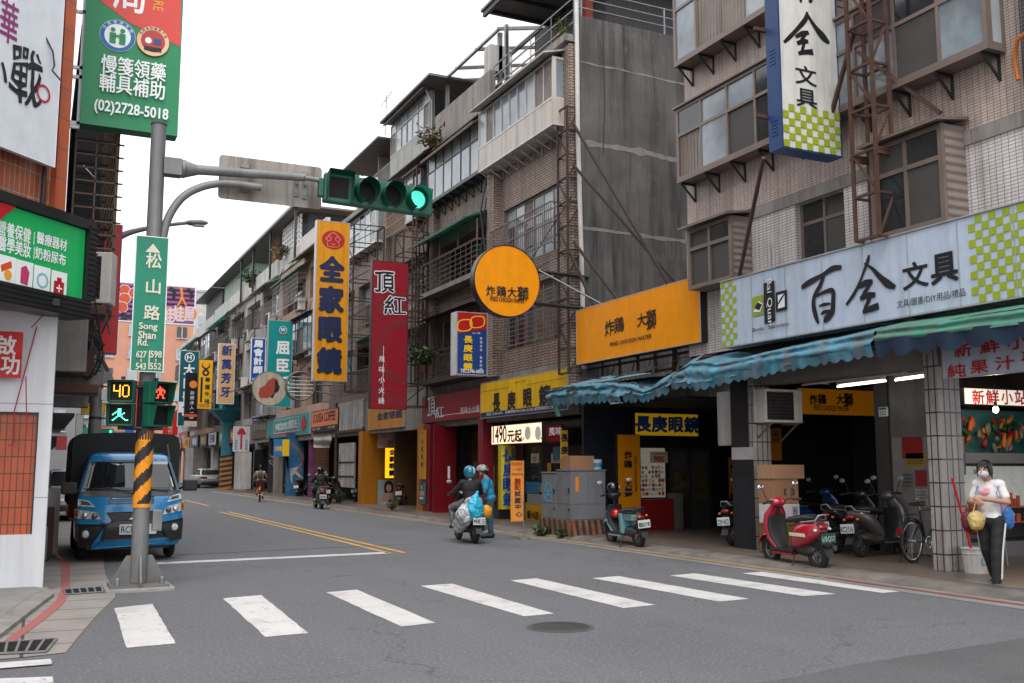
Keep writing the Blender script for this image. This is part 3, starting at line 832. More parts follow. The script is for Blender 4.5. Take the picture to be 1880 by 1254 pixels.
part(B, o, 'back_wall', DINT, lambda m: m.box(16.6, 16.8, 11, 17, .1, 3.42))
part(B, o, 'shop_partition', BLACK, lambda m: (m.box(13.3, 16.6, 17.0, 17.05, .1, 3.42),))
# stall block behind the pillar (its west wall carries the posters, its south face is the juice counter)
SX, SY = 13.75, 11.75
part(B, o, 'stall_wall', mat('grey stall wall', (.135, .125, .12), .7, var=.25, streak=.4), lambda m: (m.box(SX, SX + .12, SY + .02, 13.5, .1, 3.42), m.box(SX + .12, 18, 13.38, 13.5, .1, 3.42)))
part(B, o, 'stall_door', mat('pale door', (.20, .19, .185), .6, var=.2), lambda m: m.box(SX - .03, SX - .001, 12.3, 13.1, .12, 2.1))
part(B, o, 'stall_post', mat('dark post', (.05, .045, .045), .6, var=.2), lambda m: (m.box(SX - .06, SX - .001, 13.15, 13.45, .1, 3.41),))
# --- corrugated lean-to between the two buildings
B, o = bld('low_shop', 'low dark lean-to shop between the tiled building and the brick building', 17, 12.0)
part(B, o, 'roof', mat('rusty roof sheet', (.07, .055, .048), .8, var=.4, corr=(1, .2, .03), rust=.5), lambda m: m.add([(11.2, 16.96, 3.45), (11.2, 21.6, 3.45), (17, 21.6, 3.95), (17, 16.96, 3.95), (11.2, 16.96, 3.4), (11.2, 21.6, 3.4), (17, 21.6, 3.9), (17, 16.96, 3.9)], [(0, 1, 2, 3), (7, 6, 5, 4), (0, 4, 5, 1), (1, 5, 6, 2), (2, 6, 7, 3), (3, 7, 4, 0)]))
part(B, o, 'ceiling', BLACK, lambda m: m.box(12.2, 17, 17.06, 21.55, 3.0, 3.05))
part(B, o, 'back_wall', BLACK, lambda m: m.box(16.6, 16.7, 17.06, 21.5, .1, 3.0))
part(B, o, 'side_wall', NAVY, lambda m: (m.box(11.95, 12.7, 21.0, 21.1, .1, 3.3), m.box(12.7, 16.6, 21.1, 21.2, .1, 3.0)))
part(B, o, 'truss', RUSTD, lambda m: [m.beam((11.5 + dx, y, 3.5), (11.5 + dx, y + .0, 4.2 + .2 * (i % 3)), .05) for i, y in enumerate([17.2, 17.9, 18.7, 19.4, 20.2, 21.0]) for dx in (1.0, 1.5)]
     + [m.beam((x, 17, z), (x, 21.5, z), .05) for x, z in ((12.4, 3.7), (12.4, 4.0), (12.9, 4.1), (11.4, 3.47))] + [m.beam((11.9, 17 + i * .9, 3.55), (12.6, 17.9 + i * .9, 4.05), .03) for i in range(5)])
# storefront on its north side, facing the camera
SHF = 20.5
fr = part(B, o, 'shop_front', pmat('1A1412', .5), lambda m: (m.box(12.95, 13.02, SHF, SHF + .06, .1, 2.05), m.box(13.95, 14.05, SHF, SHF + .06, .1, 2.05), m.box(15.3, 15.6, SHF, SHF + .06, .1, 2.05), m.box(12.95, 15.6, SHF, SHF + .06, 2.05, 2.16)))
GREYD = mat('steel door', (.055, .05, .048), .35, var=.3, scale=2, metal=.3)
for a, b in ((14.06, 14.66), (14.68, 15.29)):
    mb = MB(); mb.box(a, b, SHF + .01, SHF + .05, .11, 2.04); d = mb.build('door', GREYD, B, o)
    mb = MB(); mb.box(a + .1, b - .1, SHF + .004, SHF + .0095, .75, 1.5); mb.build('pane', mat('golden reflecting glass', (.07, .055, .025), .12, var=.8, scale=7, spec=.7), d, o)
    mb = MB(); mb.box(a + .1, b - .1, SHF + .004, SHF + .0095, 1.55, 1.95); mb.build('screen_panel', SCREEN, d, o)
    hx = b - .06 if a < 14.5 else a + .06
    mb = MB(); mb.tube([(hx, SHF, .95), (hx, SHF - .05, 1.0), (hx, SHF - .05, 1.35), (hx, SHF, 1.4)], .015); mb.build('handle', DARKF, d, o)
mb = MB(); mb.box(13.03, 13.94, SHF + .01, SHF + .03, .85, 2.04); gl = mb.build('shop_window', mat('glowing shop glass', (.10, .11, .10), .1, var=.5, scale=5, spec=.6, emit=(.5, .45, .36), est=.12), B, o)  # emission in the glass and lightened goods stand in for the shop's indoor light
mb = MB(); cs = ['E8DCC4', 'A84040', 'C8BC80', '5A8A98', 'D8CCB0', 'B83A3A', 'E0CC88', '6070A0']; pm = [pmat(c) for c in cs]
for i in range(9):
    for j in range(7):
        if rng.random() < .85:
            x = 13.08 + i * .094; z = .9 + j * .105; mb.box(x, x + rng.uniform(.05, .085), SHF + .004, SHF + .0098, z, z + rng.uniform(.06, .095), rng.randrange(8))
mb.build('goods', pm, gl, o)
mb = MB(); mb.box(13.03, 13.94, SHF - .3, SHF + .005, .1, .82); mb.build('red_counter', pmat('7E1518', .4), B, o, .01)
mb = MB(); mb.box(13.98, 14.2, SHF - .35, SHF + .005, .1, .95); mb.build('grey_cupboard', pmat('5F5A55', .6), B, o, .01)
# --- brick building rows
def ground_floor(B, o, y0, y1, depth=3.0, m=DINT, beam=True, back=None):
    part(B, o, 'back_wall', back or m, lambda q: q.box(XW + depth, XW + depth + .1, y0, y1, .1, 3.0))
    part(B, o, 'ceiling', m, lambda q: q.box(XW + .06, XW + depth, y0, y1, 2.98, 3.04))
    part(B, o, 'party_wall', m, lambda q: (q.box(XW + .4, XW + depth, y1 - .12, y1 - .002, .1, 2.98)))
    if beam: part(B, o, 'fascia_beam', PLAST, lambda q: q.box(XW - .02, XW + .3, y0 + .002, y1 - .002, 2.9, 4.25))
B2, o2 = bld('brick_building', 'buff brick building with a white window bay and blackened concrete side wall', 21.6)
Y0, Y1 = 21.62, 26.85
HB2 = [(22.6, 26.1, 7.3, 9.1), (22.6, 26.1, 4.9, 6.6)]
part(B2, o2, 'brick_wall', BRICK, lambda m: holed(m, XW, Y0, Y1, 4.2, 12.55, HB2, .16))
part(B2, o2, 'pilaster', BRICK, lambda m: (m.box(XW - .22, XW - .001, Y0 + .02, Y0 + .42, 3.2, 12.5), m.box(XW - .22, XW - .001, Y1 - .5, Y1 - .02, 4.2, 12.5)))
part(B2, o2, 'side_wall', DCONC, lambda m: m.box(XW + .02, 22, 21.5, 21.615, 3.2, 13.15))
def crack(z, n=60, t=.05):
    m = MB(); P = []
    for i in range(n + 1):
        x = XW + .05 + 7 * i / n; k = noise.noise((x * 1.3, z, 0)); P.append((x, z - .02 * (x - XW) + .05 * k, t * (.5 + abs(noise.noise((x * 2.1, z, 5))) * 1.6) + rng.uniform(0, .015)))
    for a, b in zip(P, P[1:]): m.quad((a[0], 21.494, a[1] - a[2]), (b[0], 21.494, b[1] - b[2]), (b[0], 21.494, b[1] + b[2]), (a[0], 21.494, a[1] + a[2]))
    m.build('crack_band', LCONC, B2, o2)
crack(12.0, t=.02); crack(9.85, t=.085); crack(7.6, t=.04)
part(B2, o2, 'downpipe', PIPEW, lambda m: m.tube([(XW - .06, 21.52, 13.9), (XW - .06, 21.50, 10), (XW + .0, 21.45, 6), (XW + .02, 21.44, 4)], .06, 10))
part(B2, o2, 'cable', DARKF, lambda m: m.tube([(XW + .7, 21.46, 13.3), (XW + .72, 21.45, 11), (XW + .66, 21.46, 9.6)], .012, 5))
window(B2, XW + .1, *HB2[0], 6, [.7], GREYF, o2, [GLASSB, GLASS, CURT, GLASSF], .06)
window(B2, XW + .1, *HB2[1], 6, [.65], BROWNF, o2, [GLASS, SCREEN, CURT], .06)
rail(B2, o2, XW - .3, 22.55, 26.45, 7.42, 8.5, GRAIL, .12, (0, .5, 1), ret=.3)
rail(B2, o2, XW - .3, 22.3, 26.2, 4.95, 6.2, GRAIL, .5, (0, 1), ret=.3, hstep=.13)
bay(B2, o2, XW, 21.95, 26.75, 10.42, 12.22, .55, 9, [], WHITEW, base=.66, basem=mat('cream panel', (.55, .49, .44), .5, var=.12, streak=.35), nbr=10, roof=.3, roofm=PALE, pm=[GLASSB, GLASSB, CURT, GLASSF, CURT], drop=.3, bm=PALE)
part(B2, o2, 'roof_slab', PLAST, lambda m: m.box(XW - .35, 20, Y0, Y1, 12.56, 12.75))
part(B2, o2, 'parapet', DCONC, lambda m: m.box(XW + .02, 22, 21.5, 21.62, 13.152, 13.25))
rail(B2, o2, XW - .1, 21.6, 26.6, 12.75, 13.75, GALV, 1.25, (.34, .67, 1), name='roof_railing')
mb = MB()
for z in (13.5, 13.75, 14.0): mb.tube([(XW, 21.56, z), (20, 21.56, z)], .025, 6)
for x in (12.3, 14.9, 17.3): mb.tube([(x, 21.56, 13.2), (x, 21.56, 14.0)], .03, 6)
mb.build('roof_railing', GALV, B2, o2)
part(B2, o2, 'roof_shed', DARKSH, lambda m: (m.box(13.5, 13.56, 22.3, 26.6, 12.75, 15.0), m.box(13.56, 20, 22.3, 22.36, 12.75, 15.0), m.box(13.5, 20, 26.55, 26.6, 12.75, 15.0)))
part(B2, o2, 'shed_post', GALV, lambda m: (m.box(12.3, 12.4, 26.2, 26.3, 12.75, 15.0), m.box(12.3, 12.4, 21.8, 21.9, 12.75, 15.0)))
part(B2, o2, 'shed_roof', MROOF, lambda m: m.box(11.35, 21, 21.3, 25.95, 15.06, 15.14))
part(B2, o2, 'shed_joist', DARKF, lambda m: [m.box(11.5, 20, y, y + .06, 14.94, 15.055) for y in (21.6, 22.6, 23.6, 24.6, 25.6)] + [m.box(11.4, 11.5, 21.4, 25.9, 14.9, 15.055)])
part(B2, o2, 'red_brick_pier', pmat('8C3A2A', .8), lambda m: m.box(12.5, 12.7, 21.63, 21.9, 13.2, 15.0))
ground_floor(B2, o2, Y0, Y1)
part(B2, o2, 'red_column', pmat('7A1B28', .45), lambda m: m.box(XW - .15, XW + .2, 27.25, 27.6, .1, 3.05))
# --- black window bay building
B3, o3 = bld('brick_building', 'grey brown brick building with a black framed window bay and green awning', 26.87)
Y0, Y1 = 26.87, 31.85
HB3 = [(27.4, 31.3, 7.45, 9.0), (27.4, 31.3, 4.6, 6.4)]
part(B3, o3, 'brick_wall', BRICK2, lambda m: holed(m, XW, Y0, Y1, 4.2, 12.4, HB3, .5))
part(B3, o3, 'pilaster', BRICK2, lambda m: m.box(XW - .2, XW - .001, Y1 - .45, Y1 - .02, 4.2, 12.3))
bay(B3, o3, XW, 27.0, 31.5, 10.52, 12.25, .42, 6, [.62], DARKF, nbr=8, roof=.1, pm=[GLASSF, GLASSB, GLASSF, GLASSB], drop=.4, t=.06)
awning(B3, o3, 26.8, 31.3, XW, XW - .75, 12.32, 11.95, TANAW, 9)
window(B3, XW + .42, *HB3[0], 4, [.7], DARKF, o3, [GLASS], .05)
window(B3, XW + .42, *HB3[1], 4, [], DARKF, o3, [GLASS, BLACK], .05)
awning(B3, o3, 27.0, 31.9, XW, XW - .95, 9.42, 9.02, GREENAW, 6, ribm=GRAIL)
rail(B3, o3, XW - .45, 27.05, 31.8, 7.45, 8.45, GRAIL, .42, (0, 1), ret=.45, hstep=.16)
for y in (27.1, 28.6, 30.2, 31.7): part(B3, o3, 'cage_post', GRAIL, lambda m: m.beam((XW - .43, y, 8.45), (XW - .43, y, 9.08), .04))
part(B3, o3, 'balcony_floor', PLAST, lambda m: m.box(XW - .48, XW, 27.05, 31.8, 7.3, 7.44))
part(B3, o3, 'balcony_floor', RUSTD, lambda m: m.box(XW - .62, XW, 26.95, 31.6, 4.28, 4.42))
rail(B3, o3, XW - .6, 27.0, 31.5, 4.43, 5.3, RUSTD, .3, (0, 1), ret=.6, hstep=.17)
part(B3, o3, 'arch_cage', RUSTD, lambda m: [m.tube([(XW - .58, y, 5.3), (XW - .58, y, 6.0), (XW - .55, y + .12, 6.25), (XW - .55, y + .5, 6.38), (XW - .55, y + .95, 6.25), (XW - .58, y + 1.1, 6.0)], .022, 5) for y in (27.2, 28.3, 29.4, 30.5)] and None)
part(B3, o3, 'rusty_canopy', RUSTD, lambda m: m.add([(XW - .8, 26.9, 6.42), (XW - .8, 31.8, 6.42), (XW, 31.8, 6.62), (XW, 26.9, 6.62)], [(0, 1, 2, 3)]))
part(B3, o3, 'parapet', PLAST, lambda m: m.box(XW - .12, XW + .08, Y0 + .02, 31.55, 12.42, 13.75))
part(B3, o3, 'vent_block', PALE, lambda m: m.box(XW - .1, XW + .6, 26.9, 27.35, 13.755, 14.6))
part(B3, o3, 'pole_canopy', POLY, lambda m: m.add([(12.3, 26.6, 15.1), (12.3, 33.0, 15.1), (19, 33.0, 16.6), (19, 26.6, 16.6)], [(0, 1, 2, 3)]))
part(B3, o3, 'canopy_beam', GALV, lambda m: [m.beam((12.25, y, 15.03), (19, y, 16.53), .09) for y in (26.7, 28.4, 30.1, 31.4)] + [m.beam((x, 26.6, 15.03 + (x - 12.3) * .224), (x, 33, 15.03 + (x - 12.3) * .224), .08) for x in (12.3, 13.8, 15.3)])
part(B3, o3, 'canopy_post', GALV, lambda m: (m.box(12.4, 12.52, 26.9, 27.02, 12.5, 15.03), m.box(12.4, 12.52, 31.3, 31.42, 12.5, 15.03)))
part(B3, o3, 'terrace_wall', MROOF, lambda m: (m.box(17, 17.1, 26.9, 31.8, 12.4, 16), m.box(14.5, 17, 31.6, 31.7, 13.4, 14.6)))
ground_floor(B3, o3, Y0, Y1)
part(B3, o3, 'red_portal', pmat('6E0F1A', .4, streak=.2), lambda m: (m.box(XW - .25, XW + .15, 31.4, 31.95, .1, 3.0),))
# --- building with windowed rooftop room
B4, o4 = bld('brick_building', 'brown brick building with a windowed rooftop room under a long eave', 31.87)
Y0, Y1 = 31.87, 37.0
part(B4, o4, 'brick_wall', BRICK2, lambda m: holed(m, XW, Y0, Y1, 4.2, 12.3, [(32.3, 36.6, 7.3, 9.2), (32.3, 36.6, 4.6, 6.6)], .5))
part(B4, o4, 'pilaster', BRICK2, lambda m: m.box(XW - .2, XW - .001, Y1 - .45, Y1 - .02, 4.2, 12.3))
window(B4, XW + .42, 32.3, 36.6, 7.3, 9.2, 5, [.6], GREYF, o4); window(B4, XW + .42, 32.3, 36.6, 4.6, 6.6, 5, [.6], BROWNF, o4)
rail(B4, o4, XW - .2, 33.9, 37.0, 10.45, 11.2, mat('tan railing', (.30, .21, .16), .6, var=.2), .1, (0, .5, 1))
rail(B4, o4, XW - .4, 32.2, 36.6, 7.35, 8.4, GRAIL, .12, (0, .5, 1), ret=.4)
bay(B4, o4, XW, 32.2, 33.8, 10.4, 12.1, .4, 2, [.6], GREYF, nbr=3)
bay(B4, o4, XW, 31.9, 36.2, 13.55, 14.85, .2, 7, [.7], GREYF, base=.02, nbr=0, roof=.3, roofm=MROOF, pm=[GLASSF, GLASSB, GLASSF, CURT], name='roof_room_window')
part(B4, o4, 'roof_room_panel', mat('grey green panel', (.33, .34, .31), .7, var=.2, streak=.5), lambda m: m.box(XW - .2, XW + 5, 31.9, 36.2, 12.75, 13.49))
part(B4, o4, 'corrugated_eave', MROOF, lambda m: m.add([(XW - .75, 31.0, 12.28), (XW - .75, 35.6, 12.28), (XW - .05, 35.6, 12.74), (XW - .05, 31.0, 12.74), (XW - .75, 31.0, 12.24), (XW - .75, 35.6, 12.24), (XW - .05, 35.6, 12.70), (XW - .05, 31.0, 12.70)], [(0, 1, 2, 3), (7, 6, 5, 4), (0, 4, 5, 1), (1, 5, 6, 2), (2, 6, 7, 3), (3, 7, 4, 0)]))
part(B4, o4, 'roof', MROOF, lambda m: m.box(XW - .6, XW + 6, 30.9, 36.4, 14.98, 15.06))
part(B4, o4, 'drainpipe', GALV, lambda m: m.tube([(XW - .3, 32.0, 14.9), (XW - .15, 31.8, 14.4), (XW - .15, 31.8, 12.8)], .05, 8))
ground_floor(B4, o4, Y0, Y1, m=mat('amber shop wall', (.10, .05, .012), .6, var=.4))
part(B4, o4, 'orange_pillar', pmat('B5720A', .45, streak=.2), lambda m: m.box(XW - .25, XW + .12, 32.02, 32.6, .1, 3.0))
part(B4, o4, 'orange_pillar', pmat('B5720A', .45, streak=.2), lambda m: m.prism([(XW - .32, 38.8), (XW + .9, 38.8), (XW + .9, 38.9), (XW - .29, 38.9), (XW - .29, 39.3), (XW - .32, 39.3)], 'xy', .1, 3.0))
# --- far row
def far_rail(B, o, y0, y1, z, m=GRAIL): rail(B, o, XW - .4, y0, y1, z, z + .95, m, .14, (0, 1), ret=.4)
B5, o5 = bld('row_building', 'brown brick row building behind the tall orange optician sign', 37.02)
Y0, Y1 = 37.02, 45.2
part(B5, o5, 'brick_wall', BRICK2, lambda m: holed(m, XW, Y0, Y1, 4.2, 12.5, [(37.6, 40.8, 7.3, 9.2), (41.4, 44.6, 7.3, 9.2), (37.6, 40.8, 4.6, 6.6), (41.4, 44.6, 4.6, 6.6)], .4))
for a, b in ((37.6, 40.8), (41.4, 44.6)):
    for c, d in ((7.3, 9.2), (4.6, 6.6)): window(B5, XW + .3, a, b, c, d, 4, [.6], GREYF, o5)
bay(B5, o5, XW, 37.3, 41.8, 10.5, 12.0, .4, 6, [.55], WHITEW, nbr=5, roof=.2, roofm=MROOF, pm=[GLASSB, GLASS, GLASSB])
far_rail(B5, o5, 37.3, 44.8, 7.3); far_rail(B5, o5, 37.3, 44.8, 4.5)
awning(B5, o5, 37.2, 41, XW, XW - .8, 6.9, 6.6, GREENAW, 5)
part(B5, o5, 'roof', MROOF, lambda m: m.box(XW - .65, XW + 6, 36.45, 41.7, 14.42, 14.5))
part(B5, o5, 'roof_wall', PLAST, lambda m: (m.box(XW + 1.2, XW + 1.3, 37, 42, 12.5, 14.4), m.box(XW, XW + .1, 37.0, 45, 12.5, 12.75), m.box(XW + .1, XW + 1.3, 38.6, 38.7, 12.7, 14.4)))
rail(B5, o5, XW, 36.6, 41.5, 12.75, 13.6, PALE, .13, (0, 1))
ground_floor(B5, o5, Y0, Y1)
part(B5, o5, 'corrugated_panel', mat('grey white sheet', (.40, .40, .40), .6, var=.25, corr=(1, .3, .05), streak=.6), lambda m: m.box(XW - .1, XW - .03, 39.5, 43.2, 3.15, 4.35))
part(B5, o5, 'panel_frame', RUST, lambda m: (m.box(XW - .14, XW - .06, 39.4, 43.4, 3.04, 3.145), m.beam((XW - .1, 43.5, 1), (XW - .1, 43.5, 4.4), .08), m.beam((XW - .1, 39.4, .1), (XW - .1, 39.4, 3.2), .08)))
part(B5, o5, 'white_shutter_panel', mat('dirty white panel', (.40, .39, .38), .7, var=.3, streak=.6), lambda m: m.box(XW + .02, XW + .08, 41.0, 43.4, .7, 2.6))
part(B5, o5, 'panel_bars', DARKF, lambda m: (m.box(XW - .01, XW + .015, 41.0, 43.4, 1.15, 1.2), m.box(XW - .01, XW + .015, 41.0, 43.4, 1.75, 1.8)))
B6, o6 = bld('row_building', 'peach rendered building with a window cage and white lattice screen on its roof', 45.22)
Y0, Y1 = 45.22, 56.0
part(B6, o6, 'render_wall', PEACH, lambda m: holed(m, XW, Y0, Y1, 4.2, 12.4, [(46, 49.3, 10.0, 11.6), (50.2, 55.4, 9.9, 11.4), (50, 55.5, 7.2, 9), (46, 49.4, 4.6, 6.5), (50.4, 55.2, 4.6, 6.5)], .4))
window(B6, XW + .3, 46, 49.3, 10, 11.6, 3, [], GREYF, o6); window(B6, XW + .3, 50.2, 55.4, 9.9, 11.4, 5, [.6], DARKF, o6); window(B6, XW + .3, 50, 55.5, 7.2, 9, 5, [.6], GREYF, o6)
window(B6, XW + .3, 46, 49.4, 4.6, 6.5, 4, [.6], DARKF, o6); window(B6, XW + .3, 50.4, 55.2, 4.6, 6.5, 5, [.6], DARKF, o6)
rail(B6, o6, XW - .55, 49.7, 55.5, 9.95, 11.4, mat('pale bars', (.34, .32, .31), .6, var=.3), .3, (0, 1), ret=.55, hstep=.24, name='window_cage')
awning(B6, o6, 49.4, 55.8, XW, XW - .7, 12.0, 11.55, GREENAW, 6); awning(B6, o6, 45.3, 50.6, XW, XW - .85, 12.4, 12.0, TANAW, 7)
bay(B6, o6, XW, 46.6, 51.7, 7.2, 8.95, .55, 6, [.7], mat('dark grey sheet', (.09, .085, .083), .5, var=.2), nbr=3, roof=.25, roofm=MROOF, pm=[GLASS, GLASSB, CURT])
part(B6, o6, 'roof', MROOF, lambda m: m.box(XW - .6, XW + 6, 50.5, 66.3, 15.1, 15.2))
part(B6, o6, 'gutter_edge', GALV, lambda m: m.box(XW - .7, XW - .601, 50.5, 66.3, 15.06, 15.22))
LAT = []
for i in range(9): LAT.append((51.6 + .52 * i, 51.6 + .52 * i + .14, 13.3, 14.95))
part(B6, o6, 'lattice_screen', mat('white lattice', (.7, .7, .7), .6, var=.08), lambda m: [m.box(XW - .02, XW + .06, a, b, c, d) for a, b, c, d in LAT] + [m.box(XW - .01, XW + .05, 51.6, 55.9, z, z + .07) for z in (13.3, 13.58, 13.86, 14.14, 14.42, 14.7, 14.92)])
part(B6, o6, 'roof_room', DARKSH, lambda m: m.box(XW + .4, XW + 5, 51.6, 56, 12.4, 15.09))
part(B6, o6, 'parapet', PALE, lambda m: (m.box(XW - .3, XW - .1, 45.3, 50.4, 12.42, 13.3), m.box(XW - .1, XW + .05, 50.4, 56, 12.42, 13.2)))
part(B6, o6, 'fan_trellis', pmat('8A5A40', .7), lambda m: [m.beam((XW - .1, 57.5, 13.6), (XW - .1, 57.5 + 1.5 * cos(a), 13.6 + 1.5 * sin(a)), .035) for a in [i * pi / 13 - .3 for i in range(20)]])
for y in (50.9, 57, 62, 66): part(B6, o6, 'roof_post', DARKF, lambda m: m.box(XW - .5, XW - .38, y, y + .12, 12.3, 15.1))
ground_floor(B6, o6, Y0, Y1)
FW = [mat('mural blue', (.03, .12, .2), .5, var=.5, scale=2)]
def rowb(label, y0, y1, m, zt, seed, shed=None, eave=None):
    r = random.Random(seed); B, o = bld('row_building', label, y0); n = max(1, round((y1 - y0) / 5.5)); L = (y1 - y0) / n
    holes = [(y0 + i * L + .5, y0 + (i + 1) * L - .5, z, z + 1.8) for i in range(n) for z in (4.6, 7.3, 10.1)]
    part(B, o, 'wall', m, lambda q: holed(q, XW, y0, y1, 4.2, zt, holes, .4))
    for h in holes:
        window(B, XW + .3, *h, 4, [.6], r.choice([GREYF, DARKF, BROWNF, WHITEW]), o)
        k = r.random()
        if k < .4: rail(B, o, XW - .45, h[0] - .3, h[1] + .3, h[2] - .1, h[2] + r.choice([.9, 1.6]), r.choice([GRAIL, RUSTD, PALE]), .16, (0, 1), ret=.45, hstep=r.choice([None, .25]))
        elif k < .6: bay(B, o, XW, h[0] - .2, h[1] + .2, h[2] - .1, h[3], .5, 4, [.6], r.choice([GREYF, WHITEW, DARKF]), nbr=3, roof=.15, roofm=MROOF)
        if r.random() < .6: awning(B, o, h[0] - .4, h[1] + .4, XW, XW - .9, h[3] + .35, h[3] + .0, r.choice([GREENAW, TANAW, MROOF, PGREEN]), 4)
    part(B, o, 'parapet', PALE, lambda q: q.box(XW - .25, XW - .05, y0 + .1, y1 - .1, zt - .1, zt + .8))
    if shed:
        a, b, mm = shed
        part(B, o, 'roof_room', mm, lambda q: q.box(XW + .3, XW + 5, a, b, zt, 15.2))
        part(B, o, 'roof', MROOF, lambda q: q.box(XW - .6, XW + 6, a - .3, b + .5, 15.21, 15.3))
    part(B, o, 'back_wall', DINT, lambda q: q.box(XW + 2.5, XW + 2.6, y0, y1, .1, 3.0)); part(B, o, 'fascia_beam', PLAST, lambda q: q.box(XW - .02, XW + 2.5, y0 + .002, y1 - .002, 3.0, 4.19))
    for i in range(n + 1): part(B, o, 'pillar', r.choice([PALE, PLAST, TILE_B]), lambda q: q.box(XW - .05, XW + .4, y0 + i * L - (.4 if i == n else 0), y0 + i * L + (0 if i == n else .4), .1, 3.0))
    return B, o
rowb('pale row building behind the teal pharmacy sign with a rooftop canopy', 56.02, 66.5, PALE, 12.5, 3)
b7, o7 = rowb('row building with a pale green sheet metal room on its roof', 66.52, 78.0, PLAST, 12.6, 5, (66.8, 77, PGREEN))
rowb('stained row building beyond the pale green rooftop room', 78.02, 88, PEACH, 12.4, 8, (78.2, 86, DARKSH))
rowb('last pale building at the far end of the right hand row', 88.02, 99, PALE, 12.0, 11)
# --- far end of the street
def far_block(label, x0, x1, y, h, m, cols, rows, d=14, seed=1):
    o = thing('apartment_block', label, 'building', (x0, y, 0)); off = (x0, y, 0); r = random.Random(seed)
    mb = MB(); mb.box(x0, x1, y, y + d, 0, h); mb.build('wall', m, o, off)
    for i in range(cols):
        for j in range(rows):
            a = x0 + (x1 - x0) * (i + .3) / cols; b = a + (x1 - x0) / cols * .42; z = 4 + (h - 5) * j / rows
            mb = MB(); mb.box(a, b, y - .12, y - .002, z, z + (h - 5) / rows * .5); w = mb.build('window', r.choice([GLASSB, GLASS, GLASSF]), o, off)
            mb = MB(); mb.box(a - .1, b + .1, y - .2, y - .121, z - .12, z - .001); mb.box((a + b) / 2 - .05, (a + b) / 2 + .05, y - .2, y - .121, z, z + (h - 5) / rows * .5); mb.build('sill', PALE, w, off)
    mb = MB(); mb.box(x0 - .2, x1 + .2, y - .2, y + d, h + .002, h + .6); mb.build('parapet', m, o, off)
far_block('orange brick apartment block closing the street on the left', 6.5, 18.5, 138, 22.5, mat('orange brick far', (.50, .24, .155), .8, var=.1, scale=.4), 4, 6, seed=2)
far_block('low grey block beyond the trucks at the end of the left side', -8, 7, 128, 10, mat('far grey render 2', (.22, .22, .22), .8, var=.15, scale=.3), 5, 3, seed=9)
far_block('small pale block far behind the orange block', 22, 40, 230, 38, PALE, 6, 9, seed=4)
far_block('grey flat roofed block on the hillside', 34, 52, 262, 46, mat('far grey render', (.36, .37, .38), .8, var=.1, scale=.2), 7, 11, seed=6)
mb = MB(); HN = 40
hv = [(-80 + 300 * i / HN, 290 + 260 * j / HN, max(-1, 62 * sin(min(1, j / 20) * pi / 2) * (.7 + .3 * noise.noise((i * .16, j * .16, 0))) * min(1, (HN - j) / 8))) for j in range(HN + 1) for i in range(HN + 1)]
mb.add(hv, [(j * (HN + 1) + i, j * (HN + 1) + i + 1, (j + 1) * (HN + 1) + i + 1, (j + 1) * (HN + 1) + i) for j in range(HN) for i in range(HN)], 0, True)
tag(mb.build('hills', mat('wooded hill', (.05, .075, .05), .9, var=.6, scale=.12, bump=1, bscale=.3)), kind='structure')
# ---------------------------------------------------------------- shop signs on the right
BK = pmat('14151A', .5); WH = pmat('E4E6EA', .5); RED = pmat('B3121F', .45); NV = pmat('14254A', .45); YE = pmat('F0C21A', .45); GOLD = pmat('E8C05A', .4)
SIDE_BK = mat('black sign casing', (.012, .012, .014), .4, var=.2); SIDE_AL = mat('aluminium sign casing', (.42, .43, .45), .4, metal=.3, var=.15, streak=.25); SIDE_BL = mat('blue sign casing', (.012, .05, .16), .45, var=.2, streak=.3)
def face(hexs, streak=.2, **k): return pmat(hexs, .35, streak=streak, spec=.4, **k)
def zs(S, pts, zx, zy, k, w0=1.0):
    """zoomed-picture stroke points -> sign-local stroke"""
    out = []
    for a, b, w in pts:
        u, v = zx + a / k, zy + b / k; x, z = S.uv(u, v); x2, z2 = S.uv(u, v + 1); out.append((x, z, w / k * abs(z - z2) * w0))
    return out
# stationery shop, long board
SB = 11.6; a = at_x(1322, 518, SB); b = at_x(1322, 640, SB)
S = Sign('shop_sign', 'long pale blue white stationery board with green checks and black brush characters', (SB, a.y, b.z), -pi / 2, a.y - 7.4, a.z - b.z, .3, face('B6C3D4', .22, rust=.0), SIDE_AL, fr=.02, group='shop signs on the right row')
GRN = pmat('93A51E', .45)
def checks(S, x0, z0, cols, rows, c, par=0, m=GRN):
    mb = S.lyr(m, 'check_pattern')
    for i in range(cols):
        for j in range(rows):
            if (i + j + par) % 2 == 0 and z0 + j * c < S.h - .03:
                t = min(z0 + (j + 1) * c, S.h - .022); mb.flat([(x0 + i * c, z0 + j * c), (x0 + (i + 1) * c, z0 + j * c), (x0 + (i + 1) * c, t), (x0 + i * c, t)], S.y)
c = (S.h - .044) / 11
checks(S, .022, .022, 4, 11, c); x0, _ = S.uv(1782, 500); checks(S, x0, .022, 12, 11, c, 1)
S.tpx(BK, '文', 1659, 533, 1702, 476, bold=.02); S.tpx(BK, '具', 1711, 523, 1756, 460, bold=.025)
S.tpx(BK, '文具/圖書/DIY用品/禮品', 1647, 566, 1772, 528)
P = lambda p: zs(S, p, 1300, 360, 3.241)
